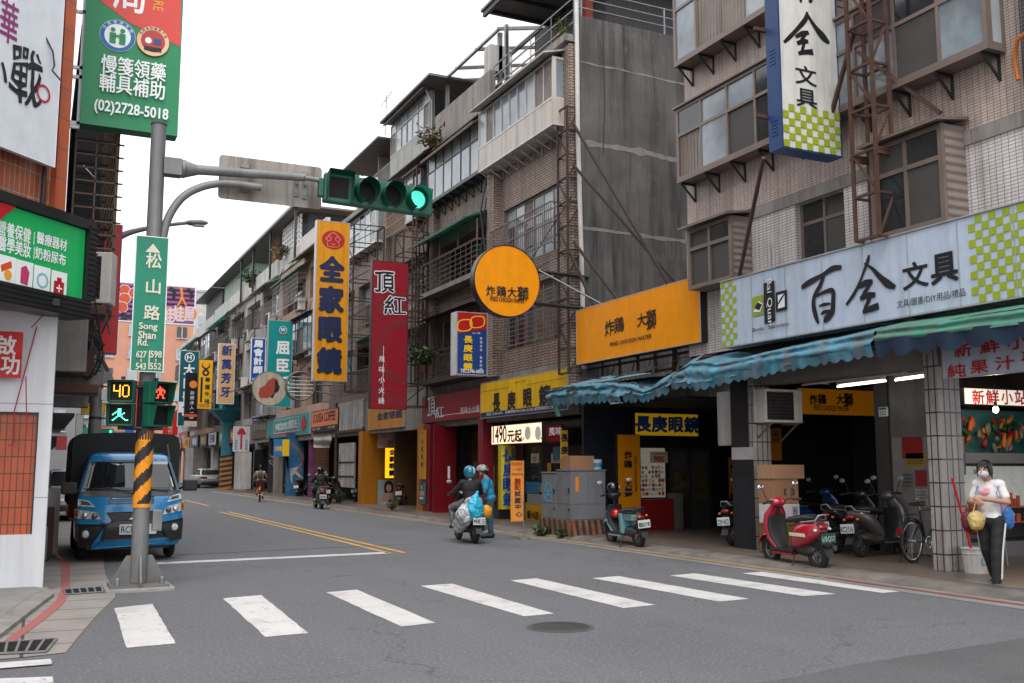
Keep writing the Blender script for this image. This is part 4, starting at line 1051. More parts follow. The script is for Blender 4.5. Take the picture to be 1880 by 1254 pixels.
S.brush(BK, [P(q) for q in (
    [(556, 545, 24), (600, 515, 38), (680, 470, 26), (740, 432, 36), (794, 424, 26)], [(690, 465, 22), (668, 530, 32), (634, 592, 28), (628, 650, 34), (642, 715, 34), (657, 757, 18)],
    [(640, 596, 16), (700, 568, 24), (742, 566, 34), (744, 630, 34), (738, 690, 40), (706, 728, 44), (690, 750, 14)], [(660, 655, 10), (690, 645, 20), (728, 640, 14)], [(672, 705, 10), (690, 690, 22), (728, 684, 20)],
    [(958, 350, 14), (950, 385, 26), (925, 455, 18), (895, 530, 20), (862, 592, 24), (822, 648, 18)], [(928, 400, 8), (975, 430, 22), (1030, 488, 38), (1075, 525, 48), (1116, 542, 22)],
    [(894, 545, 18), (935, 518, 40), (980, 508, 26)], [(972, 512, 22), (940, 560, 26), (915, 600, 20)], [(905, 612, 26), (950, 590, 36), (996, 588, 30)], [(968, 590, 24), (948, 640, 28), (925, 690, 20)], [(920, 692, 20), (965, 672, 38), (1016, 652, 42)])])
for pts, m in (([(263, 604), (328, 588), (330, 700), (266, 718)], GRN), ([(402, 574), (469, 556), (471, 676), (404, 690)], BK), ([(330, 520), (394, 502), (400, 744), (336, 762)], BK)):
    S.poly(m, [S.uv(1300 + a / 3.241, 360 + b / 3.241) for a, b in pts], 'logo')
S.poly(WH, [S.uv(1300 + a / 3.241, 360 + b / 3.241) for a, b in [(415, 590), (455, 578), (457, 658), (417, 670)]], 'logo')
S.brush(BK, [P([(455, 580, 8), (430, 620, 14), (412, 650, 4)])], name='logo'); S.poly(WH, [S.uv(1300 + a / 3.241, 360 + b / 3.241) for a, b in [(270, 690), (310, 690), (328, 640), (300, 625)]], 'logo')
S.poly(BK, [S.uv(1300 + a / 3.241, 360 + b / 3.241) for a, b in [(276, 668), (305, 680), (322, 645), (296, 632)]], 'logo')
x0, z0 = S.uv(1300 + 365 / 3.241, 360 + 633 / 3.241); S.text(WH, 'Bai Quan', x0 - .42, z0 - .07, .84, .15, rot=-pi / 2)
S.tpx(BK, 'Books · Stationery', 1382, 612, 1448, 590, bold=.01)
S.done()
mb = MB(); [mb.box(0, S.w, -.02, .0, z, z + .02) for z in (-.01, S.h - .01)]; [mb.box(i * .9, i * .9 + .012, -.006, .0005, .02, S.h - .02) for i in range(1, 9)]; mb.build('trim', SIDE_AL, S.root)
# stationery shop, vertical box
S = sign_y('projecting_sign', 'tall white stationery sign with blue sides and green checks at its foot', 12.1, (1423, -120), (1547, 290), .32, face('D8D6D0', .35), SIDE_BL, fr=.03, group='projecting signs on the right row')
P = lambda p: zs(S, p, 1240, 0, 2.508)
S.brush(BK, [P(q) for q in ([(607, 55, 12), (598, 90, 24), (560, 135, 20), (525, 172, 20), (500, 195, 14)], [(604, 62, 14), (640, 120, 22), (678, 168, 36), (708, 200, 16)], [(553, 170, 14), (585, 155, 24), (614, 150, 18)], [(604, 150, 14), (578, 190, 18)],
    [(560, 200, 18), (590, 190, 22), (612, 192, 18)], [(594, 192, 16), (582, 242, 18)], [(566, 246, 18), (600, 240, 22), (634, 240, 28)], [(575, -60, 20), (576, -10, 20), (578, 12, 10)], [(628, -60, 26), (624, -10, 26), (618, 12, 14)], [(578, -50, 14), (628, -60, 16)])])
S.tpx(BK, '文', 1461, 152, 1498, 126, bold=.012); S.tpx(BK, '具', 1463, 193, 1499, 168, bold=.012)
c = (S.w - .06) / 10; checks(S, .03, .03, 10, 6, c, 0); S.done()
mb = MB()
for zz in (.25, 1.45, 2.6):
    for i in range(5): mb.box(-.008, -.0005, .1, .24, zz + i * .06, zz + i * .06 + .025)
mb.build('vent_louvre', SIDE_BL, S.root)
lattice('sign_frame', 'rusty lattice frame holding the tall white stationery sign', (11.42, 10.95, 5.08), (11.42, 10.95, 10.6), .48, RUST, .62, .34, extra=[((11.75, 12.45, 6.9), (11.6, 11.45, 8.6)), ((11.6, 11.4, 8.2), (12.1, 10.3, 6.9)), ((10.5, 12.45, 6.6), (11.9, 15.0, 4.95)), ((10.4, 12.46, 8.8), (11.75, 12.46, 8.8)), ((10.4, 12.46, 7.3), (12.15, 12.46, 7.3)), ((11.4, 11.45, 6.4), (12.15, 11.45, 6.4)), ((11.4, 10.95, 6.4), (12.15, 10.95, 6.4))])
# orange fried chicken board over the lean-to, mascot left out
ORG = face('EE9408', .08)
def brushy(S, m, items):
    for t, u0, v0, u1, v1 in items: S.tpx(m, t, u0, v0, u1, v1, bold=.016, brush=.04)
S = sign_x('shop_sign', 'long orange fried chicken shop board with a black end over the lean-to', 12.0, (1057, 570), (1287, 628), .33, ORG, SIDE_BK, fr=.018, frame=SIDE_AL, group='shop signs on the right row')
brushy(S, BK, [('炸', 1111, 618, 1127, 586), ('鶏', 1128, 612, 1145, 580), ('大', 1170, 601, 1186, 573), ('獅', 1187, 606, 1204, 566)])
S.tpx(BK, 'FRIED CHICKEN MASTER', 1120, 636, 1196, 613, bold=.02, brush=.015); S.done()
mb = MB(); mb.box(S.w - .001, S.w + .006, .03, .3, .03, S.h - .03); [mb.box(S.w + .006, S.w + .012, .13, .22, .6 + i * .05, .62 + i * .05) for i in range(6)]; mb.build('end_vent', SIDE_BK, S.root)
# round sign of the same shop
S = Sign('round_sign', 'round orange fried chicken sign on black arms in front of the brick corner', (9.12, 21.15, 5.12), 0, 1.74, 1.74, .26, ORG, SIDE_BK, round_=True, frame=SIDE_BK, group='projecting signs on the right row')
brushy(S, BK, [('炸', 893, 543, 909, 525), ('鶏', 912, 544, 929, 526), ('大', 932, 545, 948, 528), ('獅', 950, 552, 970, 527)])
S.tpx(BK, 'FRIED CHICKEN MASTER', 900, 552, 963, 549, bold=.02); S.done()
mb = MB(); mb.tube([(1.72, .14, 1.2), (3.25, .3, 1.2)], .05, 8); mb.tube([(1.66, .14, .4), (3.25, .3, .4)], .05, 8); mb.build('arm', SIDE_BK, S.root)
mb = MB(); mb.tube([(1.75, .1, 1.22), (3.1, -.9, .25)], .022, 6); mb.build('stay', GALV, S.root)
lattice('sign_frame', 'dark rusted lattice tower standing at the brick corner', (11.85, 21.55, 3.9), (11.85, 21.55, 10.75), .5, RUSTD, .6, .4, extra=[((12.0, 21.5, 10.3), (12.3, 17.3, 4.9)), ((12.0, 21.5, 9.2), (12.6, 16.8, 4.6)), ((12.0, 21.5, 7.2), (12.2, 19.0, 4.8)), ((11.9, 21.5, 6.9), (12.1, 20.2, 4.8))])
# optician: long yellow board, LED price board, blue box, standing light, flag
S = sign_x('shop_sign', 'long yellow optician board with black characters and a navy foot strip', 11.95, (882, 704), (1042, 752), .3, face('E3B414', .25), SIDE_AL, fr=.02, group='shop signs on the right row')
S.rect(NV, .02, S.w - .02, .02, .17)
for t, u0, v0, u1, v1 in (('長', 905, 756, 918, 722), ('庚', 932, 752, 946, 718), ('眼', 961, 747, 976, 713), ('鏡', 990, 745, 1010, 706)): S.tpx(BK, t, u0, v0, u1, v1, bold=.03)
S.tpx(BK, '成立於1998', 945, 704, 965, 697); S.rect(BK, .1, 2.0, S.h - .27, S.h - .26); S.rect(BK, 3.1, S.w - .1, S.h - .27, S.h - .26)
S.text(WH, '電話: 2346-2345　營業時間:PM12:00~21:00 (星期例假日公休)', .5, .05, S.w - 1.1, .1); S.done()
LED = mat('lit price board', (.8, .7, .6), .5, var=.05, emit=hexc('F2C8A0'), est=.62)
S = sign_x('price_board', 'lit white price board reading 1490 under the yellow optician board', 11.55, (902, 782), (995, 813), .1, LED, SIDE_BK, fr=.02)
S.tpx(BK, '1490', 905, 813, 930, 781, bold=.02); S.tpx(BK, '元起', 932, 812, 958, 788, bold=.03)
for u in (969, 988): x, z = S.uv(u, 795); S.disc(BK, x, z, .17, .155); S.disc(WH, x, z, .155)
for u, w in ((963, -5), (993, 3)): S.brush(BK, [zs(S, [(u, 803, 2), (u + w, 809, 2)], 0, 0, 1)])
S.done()
SIGNG = 'projecting signs on the right row'
S = sign_y('projecting_sign', 'blue and red optician box sign with yellow spectacles and a white side', 23.5, (839, 571), (895, 690), .42, face('12407F', .08), mat('white sign side', (.62, .63, .64), .5, var=.12, streak=.2), frame=SIDE_AL, fr=.025, group=SIGNG)
S.poly(RED, [(.025, S.h - .025), (S.w - .025, S.h - .025), (S.w - .025, S.h - .42), (.025, S.h - .58)]); w = S.w
for cx, cz, r in ((.25 * w, S.h - .36, .19), (.66 * w, S.h - .25, .19)):
    mb = S.lyr(YE, 'spectacles'); n = 28; o_ = [(cx + r * 1.15 * (abs(cos(t)) ** .7) * (1 if cos(t) > 0 else -1), cz + r * .85 * (abs(sin(t)) ** .7) * (1 if sin(t) > 0 else -1) + .22 * r * cos(t)) for t in [2 * pi * i / n for i in range(n)]]
    for p, q in zip(o_, o_[1:] + o_[:1]):
        f_ = .84; mb.flat([p, q, (cx + (q[0] - cx) * f_, cz + (q[1] - cz) * f_), (cx + (p[0] - cx) * f_, cz + (p[1] - cz) * f_)], S.y)
S.col(YE, '長庚眼鏡', .36 * w, S.h - .62, .2, .235, bold=.03, sx=1.3); S.col(WH, '實價登錄．專業配鏡', .78 * w, S.h - .64, .075, .1, bold=.0)
S.text(WH, 'TEL:2346-6858', .1, .06, w - .22, .09, bold=.02); S.text(WH, 'Since 1998', .5 * w, S.h - .57, .25 * w, .05); S.done()
YL = mat('yellow metallic sleeve', (.62, .47, .03), .28, metal=.35, var=.1)
def standing_light(name, label, c, r, z0, z1, m, txt, tm, size, base=True):
    o = thing(name, label, 'light box', (c[0], c[1], 0)); mb = MB(); n = 20
    mb.loft([[(r * cos(pi + pi * i / n), .55 * r * sin(pi + pi * i / n), z) for i in range(n + 1)] for z in (z0, z1)], 0, True); mb.build('sleeve', m, o)
    if base: mb = MB(); mb.box(-r, r, -.25 * r, .3, .1, z0 - .002); mb.build('base', SIDE_BK, o)
    mb = MB(); k = len(txt)
    for i, ch in enumerate(txt):
        t = MB(); lay(t, ch, -size / 2, z1 - .1 - (i + 1) * (z1 - z0 - .15) / k + .05, size, (z1 - z0) / k * .8, 0, bold=.035)
        mb.add([(x, -.55 * r * sqrt(max(0, 1 - (x / r) ** 2)) - .004, z) for x, y, z in t.v], t.f)
    mb.build('lettering', tm, o)
p0 = at_y(915, 940, 26.2); p1 = at_y(946, 815, 26.2)
standing_light('light_column', 'yellow rounded light column with blue characters beside the standing man', ((p0.x + p1.x) / 2, 26.2), (p1.x - p0.x) / 2 * 1.05, .38, 2.2, YL, '長庚眼鏡', pmat('1C4FA0', .4), .34)
def banner(name, label, y, tl, br, m, items, pole=None, cat='banner', wave=.02, group=None):
    a = at_y(*tl, y); b = at_y(*br, y); o = thing(name, label, cat, (a.x, y, b.z), 0, group); w, h = b.x - a.x, a.z - b.z
    f = lambda x, z: wave * sin(3.1 * z / h + 2 * x / w) + wave * .5 * sin(9 * z / h)
    mb = MB(); N, K = 8, 16
    vs = [(w * i / N, f(w * i / N, h * j / K), h * j / K) for j in range(K + 1) for i in range(N + 1)]
    mb.add(vs, [(j * (N + 1) + i, j * (N + 1) + i + 1, (j + 1) * (N + 1) + i + 1, (j + 1) * (N + 1) + i) for j in range(K) for i in range(N)], 0, True); mb.build('cloth', m, o)
    for mm, its in items:
        t = MB()
        for s_, x, z, ww, hh, *kk in its: lay(t, s_, x * w, z * h, ww * w, hh * h, 0, **(kk[0] if kk else {}))
        t.v = [(x, f(x, z) - .006, z) for x, y, z in t.v]; t.build('lettering', mm, o)
    if pole: mb = MB(); mb.tube([(w * 1.02, 0, h * 1.01), (w * 1.02, 0, -b.z + .02)], .014, 8); mb.cyl((w * 1.02, 0, -b.z), (w * 1.02, 0, -b.z + .03), .14, n=16); mb.build('pole', GALV, o)
    return o
banner('flag_banner', 'orange yellow flag banner on a thin pole beside the grey cabinets', 20.1, (938, 846), (961, 957), pmat('D98A2A', .7, var=.2), [(pmat('A81B14', .6), [('驗', .3, .62, .45, .09, dict(bold=.03)), ('配', .3, .52, .45, .09, dict(bold=.03)), ('輕度散光', .05, .92, .85, .06), ('一次搞定', .1, .83, .8, .06)]), (pmat('3A2A4A', .6), [('試', .32, .41, .45, .09, dict(bold=.03)), ('戴', .34, .3, .45, .09, dict(bold=.03)), ('中', .38, .2, .42, .08, dict(bold=.03)), ('心', .42, .08, .5, .08, dict(bold=.03)), ('(備高度近視)', .05, .75, .9, .05)])], pole=True)
S = sign_x('shop_sign', 'small dark red hotpot sign beside the drooping awning end', 11.9, (1001, 781), (1031, 812), .08, face('8A1622'), SIDE_BK, group='shop signs on the right row')
S.text(WH, '風味', .2, S.h * .4, S.w * .8, S.h * .45, bold=.02); S.done()
S = sign_y('shop_sign', 'narrow yellow optician strip behind the grey cabinets', 21.4, (1030, 790), (1043, 860), .05, face('D9A918'), None, group='shop signs on the right row')
S.col(NV, '長庚眼', S.w / 2, S.h - .08, .2, .3, bold=.03); S.done()
# optician sign and orange board inside the lean-to, facing the camera
S = sign_y('shop_sign', 'yellow optician sign with blue characters deep under the torn awning', 20.3, (1165, 757), (1283, 802), .1, mat('lit yellow face', hexc('D9A80F'), .5, var=.1, emit=hexc('D9A80F'), est=.10), SIDE_BK, fr=.015, group='shop signs on the right row')
S.row(pmat('17509A'), '長庚眼鏡', .0, .09, S.h * .72, S.w * .255, bold=.035, sx=1.15); S.done()
S = sign_y('standing_board', 'tall orange fried chicken board standing behind the mint scooter', 20.15, (1133, 797), (1178, 966), .08, face('E08A08', .1), SIDE_BK, fr=.012, frame=SIDE_BK)
for t, u0, v0, u1, v1 in (('炸', 1147, 843, 1160, 828), ('鶏', 1146, 859, 1160, 845), ('大', 1147, 895, 1160, 881), ('獅', 1147, 912, 1160, 896)): S.tpx(BK, t, u0, v0, u1, v1, bold=.025, brush=.05)
x0, z0 = S.uv(1167, 870); S.text(BK, 'FRIED CHICKEN MASTER', x0 - .42, z0 - .03, .84, .055, rot=-pi / 2, bold=.02); S.done()
S = sign_y('poster', 'orange poster with a dark drawing beside the glass doors of the lean-to', 20.42, (1338, 840), (1362, 915), .02, face('C87A08', .1), None, fr=.004)
S.rect(BK, .04, S.w - .04, S.h * .72, S.h * .82); S.rect(BK, .04, S.w * .5, S.h * .64, S.h * .67); S.poly(BK, [(.0, .01), (S.w * .3, S.h * .4), (S.w * .95, .01)]); S.done()
S = sign_y('price_card', 'cream price card reading 980 in the glowing optician window', 20.47, (1194, 829), (1226, 850), .01, pmat('C9B98C', .6), None, fr=.003)
S.text(RED, '980', S.w * .2, S.h * .1, S.w * .6, S.h * .5, bold=.03); S.text(BK, 'Cats+鏡片+日本', S.w * .05, S.h * .7, S.w * .9, S.h * .2); S.done()
# inside the tiled building's arcade
S = sign_y('shop_sign', 'orange fried chicken sign under the arcade ceiling behind the parked scooters', 15.4, (1463, 711), (1609, 765), .1, mat('lit orange face', hexc('C57A0A'), .5, var=.1, emit=hexc('C57A0A'), est=.06), SIDE_BK, fr=.012, group='shop signs on the right row')
for t, u0, v0, u1, v1 in (('炸', 1487, 743, 1500, 724), ('鶏', 1502, 742, 1516, 724), ('大', 1536, 742, 1549, 724), ('獅', 1550, 746, 1565, 722)): S.tpx(BK, t, u0, v0, u1, v1, bold=.025, brush=.05)
S.tpx(BK, 'FRIED CHICKEN MASTER', 1494, 753, 1558, 746, bold=.02); S.done()
S = sign_y('poster', 'orange shop poster behind the cardboard boxes', 15.6, (1416, 786), (1436, 845), .02, face('A8660A', .1), None, fr=.004)
S.text(BK, 'LIKE', S.w * .1, S.h * .75, S.w * .7, S.h * .15, bold=.03); S.text(BK, 'SHORT', S.w * .1, S.h * .55, S.w * .7, S.h * .14, bold=.03); S.done()
S = sign_x('house_number', 'small green and white house number plate reading 552 by the scooter bay', 13.68, (1613, 748), (1629, 764), .01, WH, None, fr=.004)
S.rect(pmat('1E7A48'), .01, S.w - .01, S.h * .7, S.h - .008); S.text(BK, '552', S.w * .12, S.h * .12, S.w * .75, S.h * .48, bold=.02); S.done()
# juice stall signs
S = sign_x('shop_sign', 'pale fresh juice board with red characters hung on the tiled pillar at the right edge', 11.75, (1727, 626), (1960, 675), .06, face('AEB6C2', .2), SIDE_AL, fr=.015, group='shop signs on the right row')
for t, u0, v0, u1, v1 in (('新', 1752, 657, 1783, 629), ('鮮', 1800, 650, 1834, 620), ('小', 1850, 643, 1886, 612), ('純', 1740, 694, 1772, 667), ('果', 1782, 687, 1813, 660), ('汁', 1828, 680, 1862, 652), ('專', 1876, 668, 1912, 640)): S.tpx(RED, t, u0, v0, u1, v1, bold=.015)
S.done()
S = sign_y('shop_sign', 'lit white juice stall sign with red characters over the counter', 11.6, (1769, 711), (1925, 748), .12, mat('lit white face', (.7, .66, .62), .5, var=.05, emit=(.75, .68, .6), est=.35), SIDE_BK, fr=.012, group='shop signs on the right row')
for t, u0, u1 in (('新', 1786, 1806), ('鮮', 1811, 1833), ('小', 1839, 1858), ('站', 1864, 1886)): S.tpx(RED, t, u0, 742, u1, 717, bold=.02)
S.done()
# hotpot
CR = face('8E1626', .1); MB_ = mat('motif red', (.20, .012, .022), .4, var=.3, scale=14)
S = sign_y('projecting_sign', 'tall crimson hotpot banner sign with black and white brush characters', 30.0, (684, 477), (747, 752), .22, CR, SIDE_BK, fr=.02, group=SIGNG)
mb = S.lyr(MB_, 'motif')
for r0, r1 in ((1.9, 1.82), (1.75, 1.45), (1.38, 1.3), (1.1, .8)):
    for i in range(60):
        a, b = pi / 2 + pi * i / 60, pi / 2 + pi * (i + 1) / 60; cx, cz = S.w - .02, 1.85
        q = [(cx + r0 * cos(a), cz + r0 * sin(a)), (cx + r0 * cos(b), cz + r0 * sin(b)), (cx + r1 * cos(b), cz + r1 * sin(b)), (cx + r1 * cos(a), cz + r1 * sin(a))]
        if all(.03 < x < S.w and .03 < z for x, z in q): mb.flat(q, S.y)
for m_, bo in ((WH, .045), (BK, .012)):
    S.tpx(m_, '頂', 689, 536, 724, 500, bold=bo, brush=.06); S.tpx(m_, '紅', 706, 576, 745, 545, bold=bo, brush=.06)
S.col(WH, '風味小火鍋', .36, S.h * .355, .21, .33, bold=.0, brush=.03); x0, z0 = S.uv(701, 742); x1, z1 = S.uv(703, 635); S.rect(WH, x0 + .02, x0 + .035, z0, z1, 'line'); S.done()
S = sign_x('shop_sign', 'long crimson hotpot board over the red portal', 12.05, (775, 729), (882, 766), .2, CR, SIDE_BK, fr=.02, group='shop signs on the right row')
for m_, bo in ((BK, .035), (WH, .01)): S.tpx(m_, '頂', 785, 765, 799, 727, bold=bo, brush=.06); S.tpx(m_, '紅', 799, 768, 815, 745, bold=bo, brush=.06)
S.tpx(WH, '風味小火鍋', 845, 761, 880, 743); S.rect(WH, S.w * .35, S.w - .05, S.h * .2, S.h * .22, 'line'); S.done()
S = sign_y('shop_sign', 'short orange optician sign inside the red portal', 33.0, (839, 787), (884, 815), .1, mat('lit amber face', hexc('D9930A'), .5, var=.1, emit=hexc('D9930A'), est=.2), SIDE_BK, fr=.01, group='shop signs on the right row')
S.tpx(NV, '全', 861, 811, 873, 792, bold=.04); S.disc(RED, S.w * .16, S.h * .45, S.h * .3); S.done()
o = thing('portal_board', 'large crimson panel closing the left of the hotpot doorway', 'panel', (12.1, 30.6, .1)); 
p0, p1 = at_y(795, 950, 30.6), at_y(838, 780, 30.6); mb = MB(); mb.box(p0.x - 12.1, p1.x - 12.1, 0, .06, 0, p1.z - .1); mb.build('sheet', pmat('6A0C18', .35, streak=.1), o); mb = MB(); mb.box(p1.x - 12.1 - .3, p1.x - 12.1 - .22, -.02, -.002, 1.1, 1.5); mb.build('notice', WH, o)
# orange optician (tall and long boards, pillar posters)
AM = face('E29612', .35)
S = sign_y('projecting_sign', 'tall orange optician sign with four navy characters and a red house face', 36.0, (582, 403), (637, 701), .3, AM, mat('white sign side', None), frame=SIDE_AL, fr=.03, group=SIGNG)
mb = S.lyr(RED, 'emblem'); mb.flat([(S.w / 2 + .44 * cos(t), S.h - .72 + .36 * sin(t)) for t in [2 * pi * i / 36 for i in range(36)]], S.y)
E_ = pmat('E0A070'); cx, cz = S.w / 2, S.h - .72
for cc in (-.17, .17): S.disc(E_, cx + cc, cz + .04, .095, .075)
S.brush(E_, [[(cx - .3, cz + .02, .025), (cx, cz + .28, .025), (cx + .3, cz + .02, .025)], [(cx - .2, cz - .06, .02), (cx - .2, cz - .25, .02), (cx + .2, cz - .25, .02), (cx + .2, cz - .06, .02)], [(cx - .08, cz - .14, .02), (cx, cz - .18, .02), (cx + .08, cz - .14, .02)]], name='emblem')
for t, u0, v0, u1, v1 in (('全', 588, 514, 631, 474), ('家', 587, 571, 630, 529), ('眼', 586, 626, 627, 585), ('鏡', 583, 684, 626, 641)): S.tpx(NV, t, u0, v0, u1, v1, bold=.045)
S.done()
S = sign_x('shop_sign', 'faded orange optician board half hidden by the tall crimson sign', 12.1, (676, 750), (740, 783), .2, face('C8801A', .5), SIDE_AL, fr=.015, group='shop signs on the right row')
S.tpx(NV, '全家眼鏡', 692, 772, 738, 752, bold=.04); S.done()
S = sign_y('light_box', 'lit yellow light box with four blue characters on the orange pillar', 38.5, (707, 822), (732, 878), .1, mat('lit yellow box', hexc('F0A80A'), .5, var=.04, emit=hexc('F2AA0A'), est=.75), SIDE_BK, fr=.01)
S.col(pmat('123A8C'), '全家眼鏡', S.w / 2, S.h - .06, .24, .275, bold=.045); S.done()
def face_poster(label, y, tl, br, bgc='8FA0A6', sf=None):
    S = (sf or sign_y)('poster', label, y, tl, br, .02, pmat(bgc, .5, var=.15, scale=6), None, fr=.004); w, h = S.w, S.h
    S.poly(pmat('2A211F'), [(w * (.5 + .22 * cos(t)), h * (.78 + .2 * sin(t) - (.14 if sin(t) < 0 else 0) * abs(sin(t)))) for t in [2 * pi * i / 24 for i in range(24)]], 'hair')
    S.poly(pmat('B98F7C'), [(w * .12, h * .36), (w * .9, h * .36), (w * .82, h * .56), (w * .58, h * .60), (w * .44, h * .60), (w * .2, h * .55)], 'shoulders')
    S.poly(pmat('C79E8A'), [(w * (.5 + .125 * cos(t)), h * (.745 + .115 * sin(t))) for t in [2 * pi * i / 24 for i in range(24)]], 'face')
    for s_ in (-1, 1): S.rect(BK, w * (.5 + s_ * .055) - w * .02, w * (.5 + s_ * .055) + w * .02, h * .755, h * .762, 'eyes')
    S.rect(RED, w * .47, w * .53, h * .685, h * .693, 'lips'); S.rect(pmat('C9CED0'), w * .2, w * .8, h * .2, h * .3, 'caption'); S.rect(pmat('6A2020'), w * .5, w * .85, h * .12, h * .14, 'caption'); return S.done()
face_poster('grey poster of a long haired woman at the foot of the orange pillar', 38.45, (694, 881), (733, 939))
S = sign_x('pillar_strip', 'narrow orange strip with small characters on the second orange pillar', 11.9, (769, 790), (781, 880), .03, face('C98A10', .3), None, fr=.004)
S.disc(RED, S.w / 2, S.h - .12, .06); S.col(NV, '全家眼鏡', S.w / 2, S.h - .3, .17, .26, bold=.02); S.done()
face_poster('narrow blue green poster low on the second orange pillar', 11.9, (769, 884), (780, 925), '3E6A70', sign_x)
banner('hanging_banner', 'faded pink banner with a price hanging over the orange pillar', 38.2, (694, 786), (757, 823), pmat('C8A098', .8, var=.3, scale=6), [(pmat('8C3A34', .6), [('1380', .58, .18, .32, .36, dict(bold=.02))]), (pmat('5A4A4A', .6), [('配到好', .3, .2, .25, .22)])], wave=.05)
# coffee, pharmacy chain, far boards
S = sign_x('shop_sign', 'salmon orange coffee shop board with a black foot strip', 12.05, (572, 757), (620, 789), .25, face('E07A4A', .1), SIDE_BK, fr=.03, group='shop signs on the right row')
S.rect(BK, .03, S.w - .03, .03, .26); S.text(BK, 'LOUISA COFFEE', .35, .46, S.w - .8, .42, bold=.01); S.text(WH, '路易．莎咖啡', .3, .1, S.w * .3, .1); S.text(WH, '2725-2758', S.w * .65, .1, S.w * .25, .1); S.done()
o = banner('cloth_rag', 'crumpled white cloth hanging under the coffee shop board', 43.4, (577, 797), (607, 822), pmat('A8A49E', .8, var=.25), [], wave=.12, cat='cloth')
S = Sign('round_sign', 'round cream coffee sign with a red brown bean and a dark profile', (at_y(463, 714, 46).x, 46, at_y(495, 745, 46).z), 0, 1.58, 1.58, .2, face('B9AC9C', .45), SIDE_BK, round_=True, frame=GRAIL, group=SIGNG)
S.poly(pmat('A2412C', streak=.3), [S.uv(320 + a / 5.225, 560 + b / 5.225) for a, b in [(805, 850), (820, 800), (870, 770), (905, 720), (945, 700), (975, 705), (960, 780), (955, 840), (930, 880), (890, 892), (820, 890)]])
S.poly(pmat('201A1E'), [S.uv(320 + a / 5.225, 560 + b / 5.225) for a, b in [(970, 712), (988, 715), (1000, 760), (1015, 790), (1005, 800), (1008, 815), (985, 838), (968, 842), (945, 892), (922, 888), (955, 845), (962, 780)]]); S.done()
o = thing('ring_frame', 'empty round sign ring with bare lamp tubes beside the coffee sign', 'sign frame', (at_y(552, 709, 43).x, 43, at_y(552, 709, 43).z), 0, SIGNG)
mb = MB(); mb.torus((0, 0, 0), .62, .04, 'y', 40, 8); mb.torus((0, .25, 0), .62, .03, 'y', 40, 8); mb.build('ring', GRAIL, o)
mb = MB(); [mb.tube([(-sqrt(.35 - z * z), .12, z), (sqrt(.35 - z * z), .12, z)], .025, 6) for z in (-.4, -.24, -.08, .08, .24, .4)]; mb.build('lamp_tubes', PIPEW, o)
mb = MB(); mb.tube([(.6, .1, .1), (2.6, .1, .1)], .04, 6); mb.tube([(.6, .1, -.2), (2.6, .1, -.4)], .03, 6); mb.build('arm', GRAIL, o)
TEAL = face('0E8C8C', .1)
S = sign_x('shop_sign', 'long teal pharmacy board with rounded white outline lettering', 12.05, (490, 771), (567, 796), .25, TEAL, SIDE_AL, fr=.02, group='shop signs on the right row')
S.rect(WH, S.w * .2, S.w * .78, S.h * .2, S.h * .22, 'line'); S.rect(RED, S.w * .2, S.w * .78, S.h * .12, S.h * .2, 'line'); S.rect(WH, S.w * .2, S.w * .78, S.h * .86, S.h * .88, 'line'); S.rect(WH, S.w * .195, S.w * .2, S.h * .2, S.h * .88, 'line'); S.rect(WH, S.w * .78, S.w * .785, S.h * .2, S.h * .88, 'line')
S.text(WH, 'watsons', S.w * .24, S.h * .34, S.w * .3, S.h * .4, bold=.02); S.text(WH, '屈臣氏', S.w * .56, S.h * .36, S.w * .19, S.h * .38, bold=.03); S.rect(RED, S.w * .87, S.w * .91, S.h * .15, S.h * .85); S.rect(RED, S.w * .84, S.w * .94, S.h * .35, S.h * .65); S.done()
S = sign_y('projecting_sign', 'tall teal pharmacy sign behind the round coffee sign', 50.0, (493, 587), (534, 748), .25, TEAL, SIDE_AL, fr=.03, group=SIGNG)
S.disc(WH, S.w * .6, S.h * .89, .2, .18); S.text(WH, 'w', S.w * .5, S.h * .875, .24, .16, bold=.03); S.rect(RED, S.w * .45, S.w * .78, S.h * .838, S.h * .848); S.col(WH, '屈臣氏', S.w * .62, S.h * .77, .72, .9, bold=.03); S.done()
S = sign_y('projecting_sign', 'royal blue accountant sign with white characters', 55.0, (462, 620), (486, 703), .25, face('1450A0', .1), mat('white sign side', None), frame=WH, fr=.03, group=SIGNG)
S.col(WH, '周會計師', S.w * .5, S.h - .1, .42, .48, bold=.05, sx=1.2); S.text(WH, '2653-', .06, .12, S.w * .6, .14); S.done()
S = sign_y('projecting_sign', 'beige sign with blue brush characters above the teal tower', 68.0, (402, 630), (429, 742), .3, face('D6A878', .2), WH, frame=WH, fr=.03, group=SIGNG)
S.col(pmat('163A7A'), '新萬芳牙', S.w * .5, S.h - .12, .72, .92, bold=.035, sx=.95, brush=.04); S.done()
S = sign_y('projecting_sign', 'yellow steak house sign with a black bull head', 72.0, (365, 659), (389, 752), .25, face('F0AE14', .05), SIDE_BK, frame=SIDE_BK, fr=.04, group=SIGNG)
S.disc(BK, S.w * .5, S.h * .73, .24, .1); S.brush(BK, [[(S.w * .3, S.h * .92, .02), (S.w * .25, S.h * .86, .08), (S.w * .5, S.h * .8, .14)], [(S.w * .66, S.h * .92, .02), (S.w * .74, S.h * .86, .08), (S.w * .5, S.h * .8, .14)]], name='emblem')
S.col(BK, '專獵牛排', S.w * .64, S.h * .64, .36, .5, bold=.02); S.rect(BK, S.w * .18, S.w * .32, S.h * .14, S.h * .64); S.text(BK, 'HUNTIN STEAK', S.w * .12, S.h * .04, S.w * .7, S.h * .07); S.done()
S = sign_y('projecting_sign', 'tall dark teal clinic sign with a white ring emblem', 80.0, (331, 643), (361, 783), .25, face('0B5560', .1), WH, frame=WH, fr=.03, group=SIGNG)
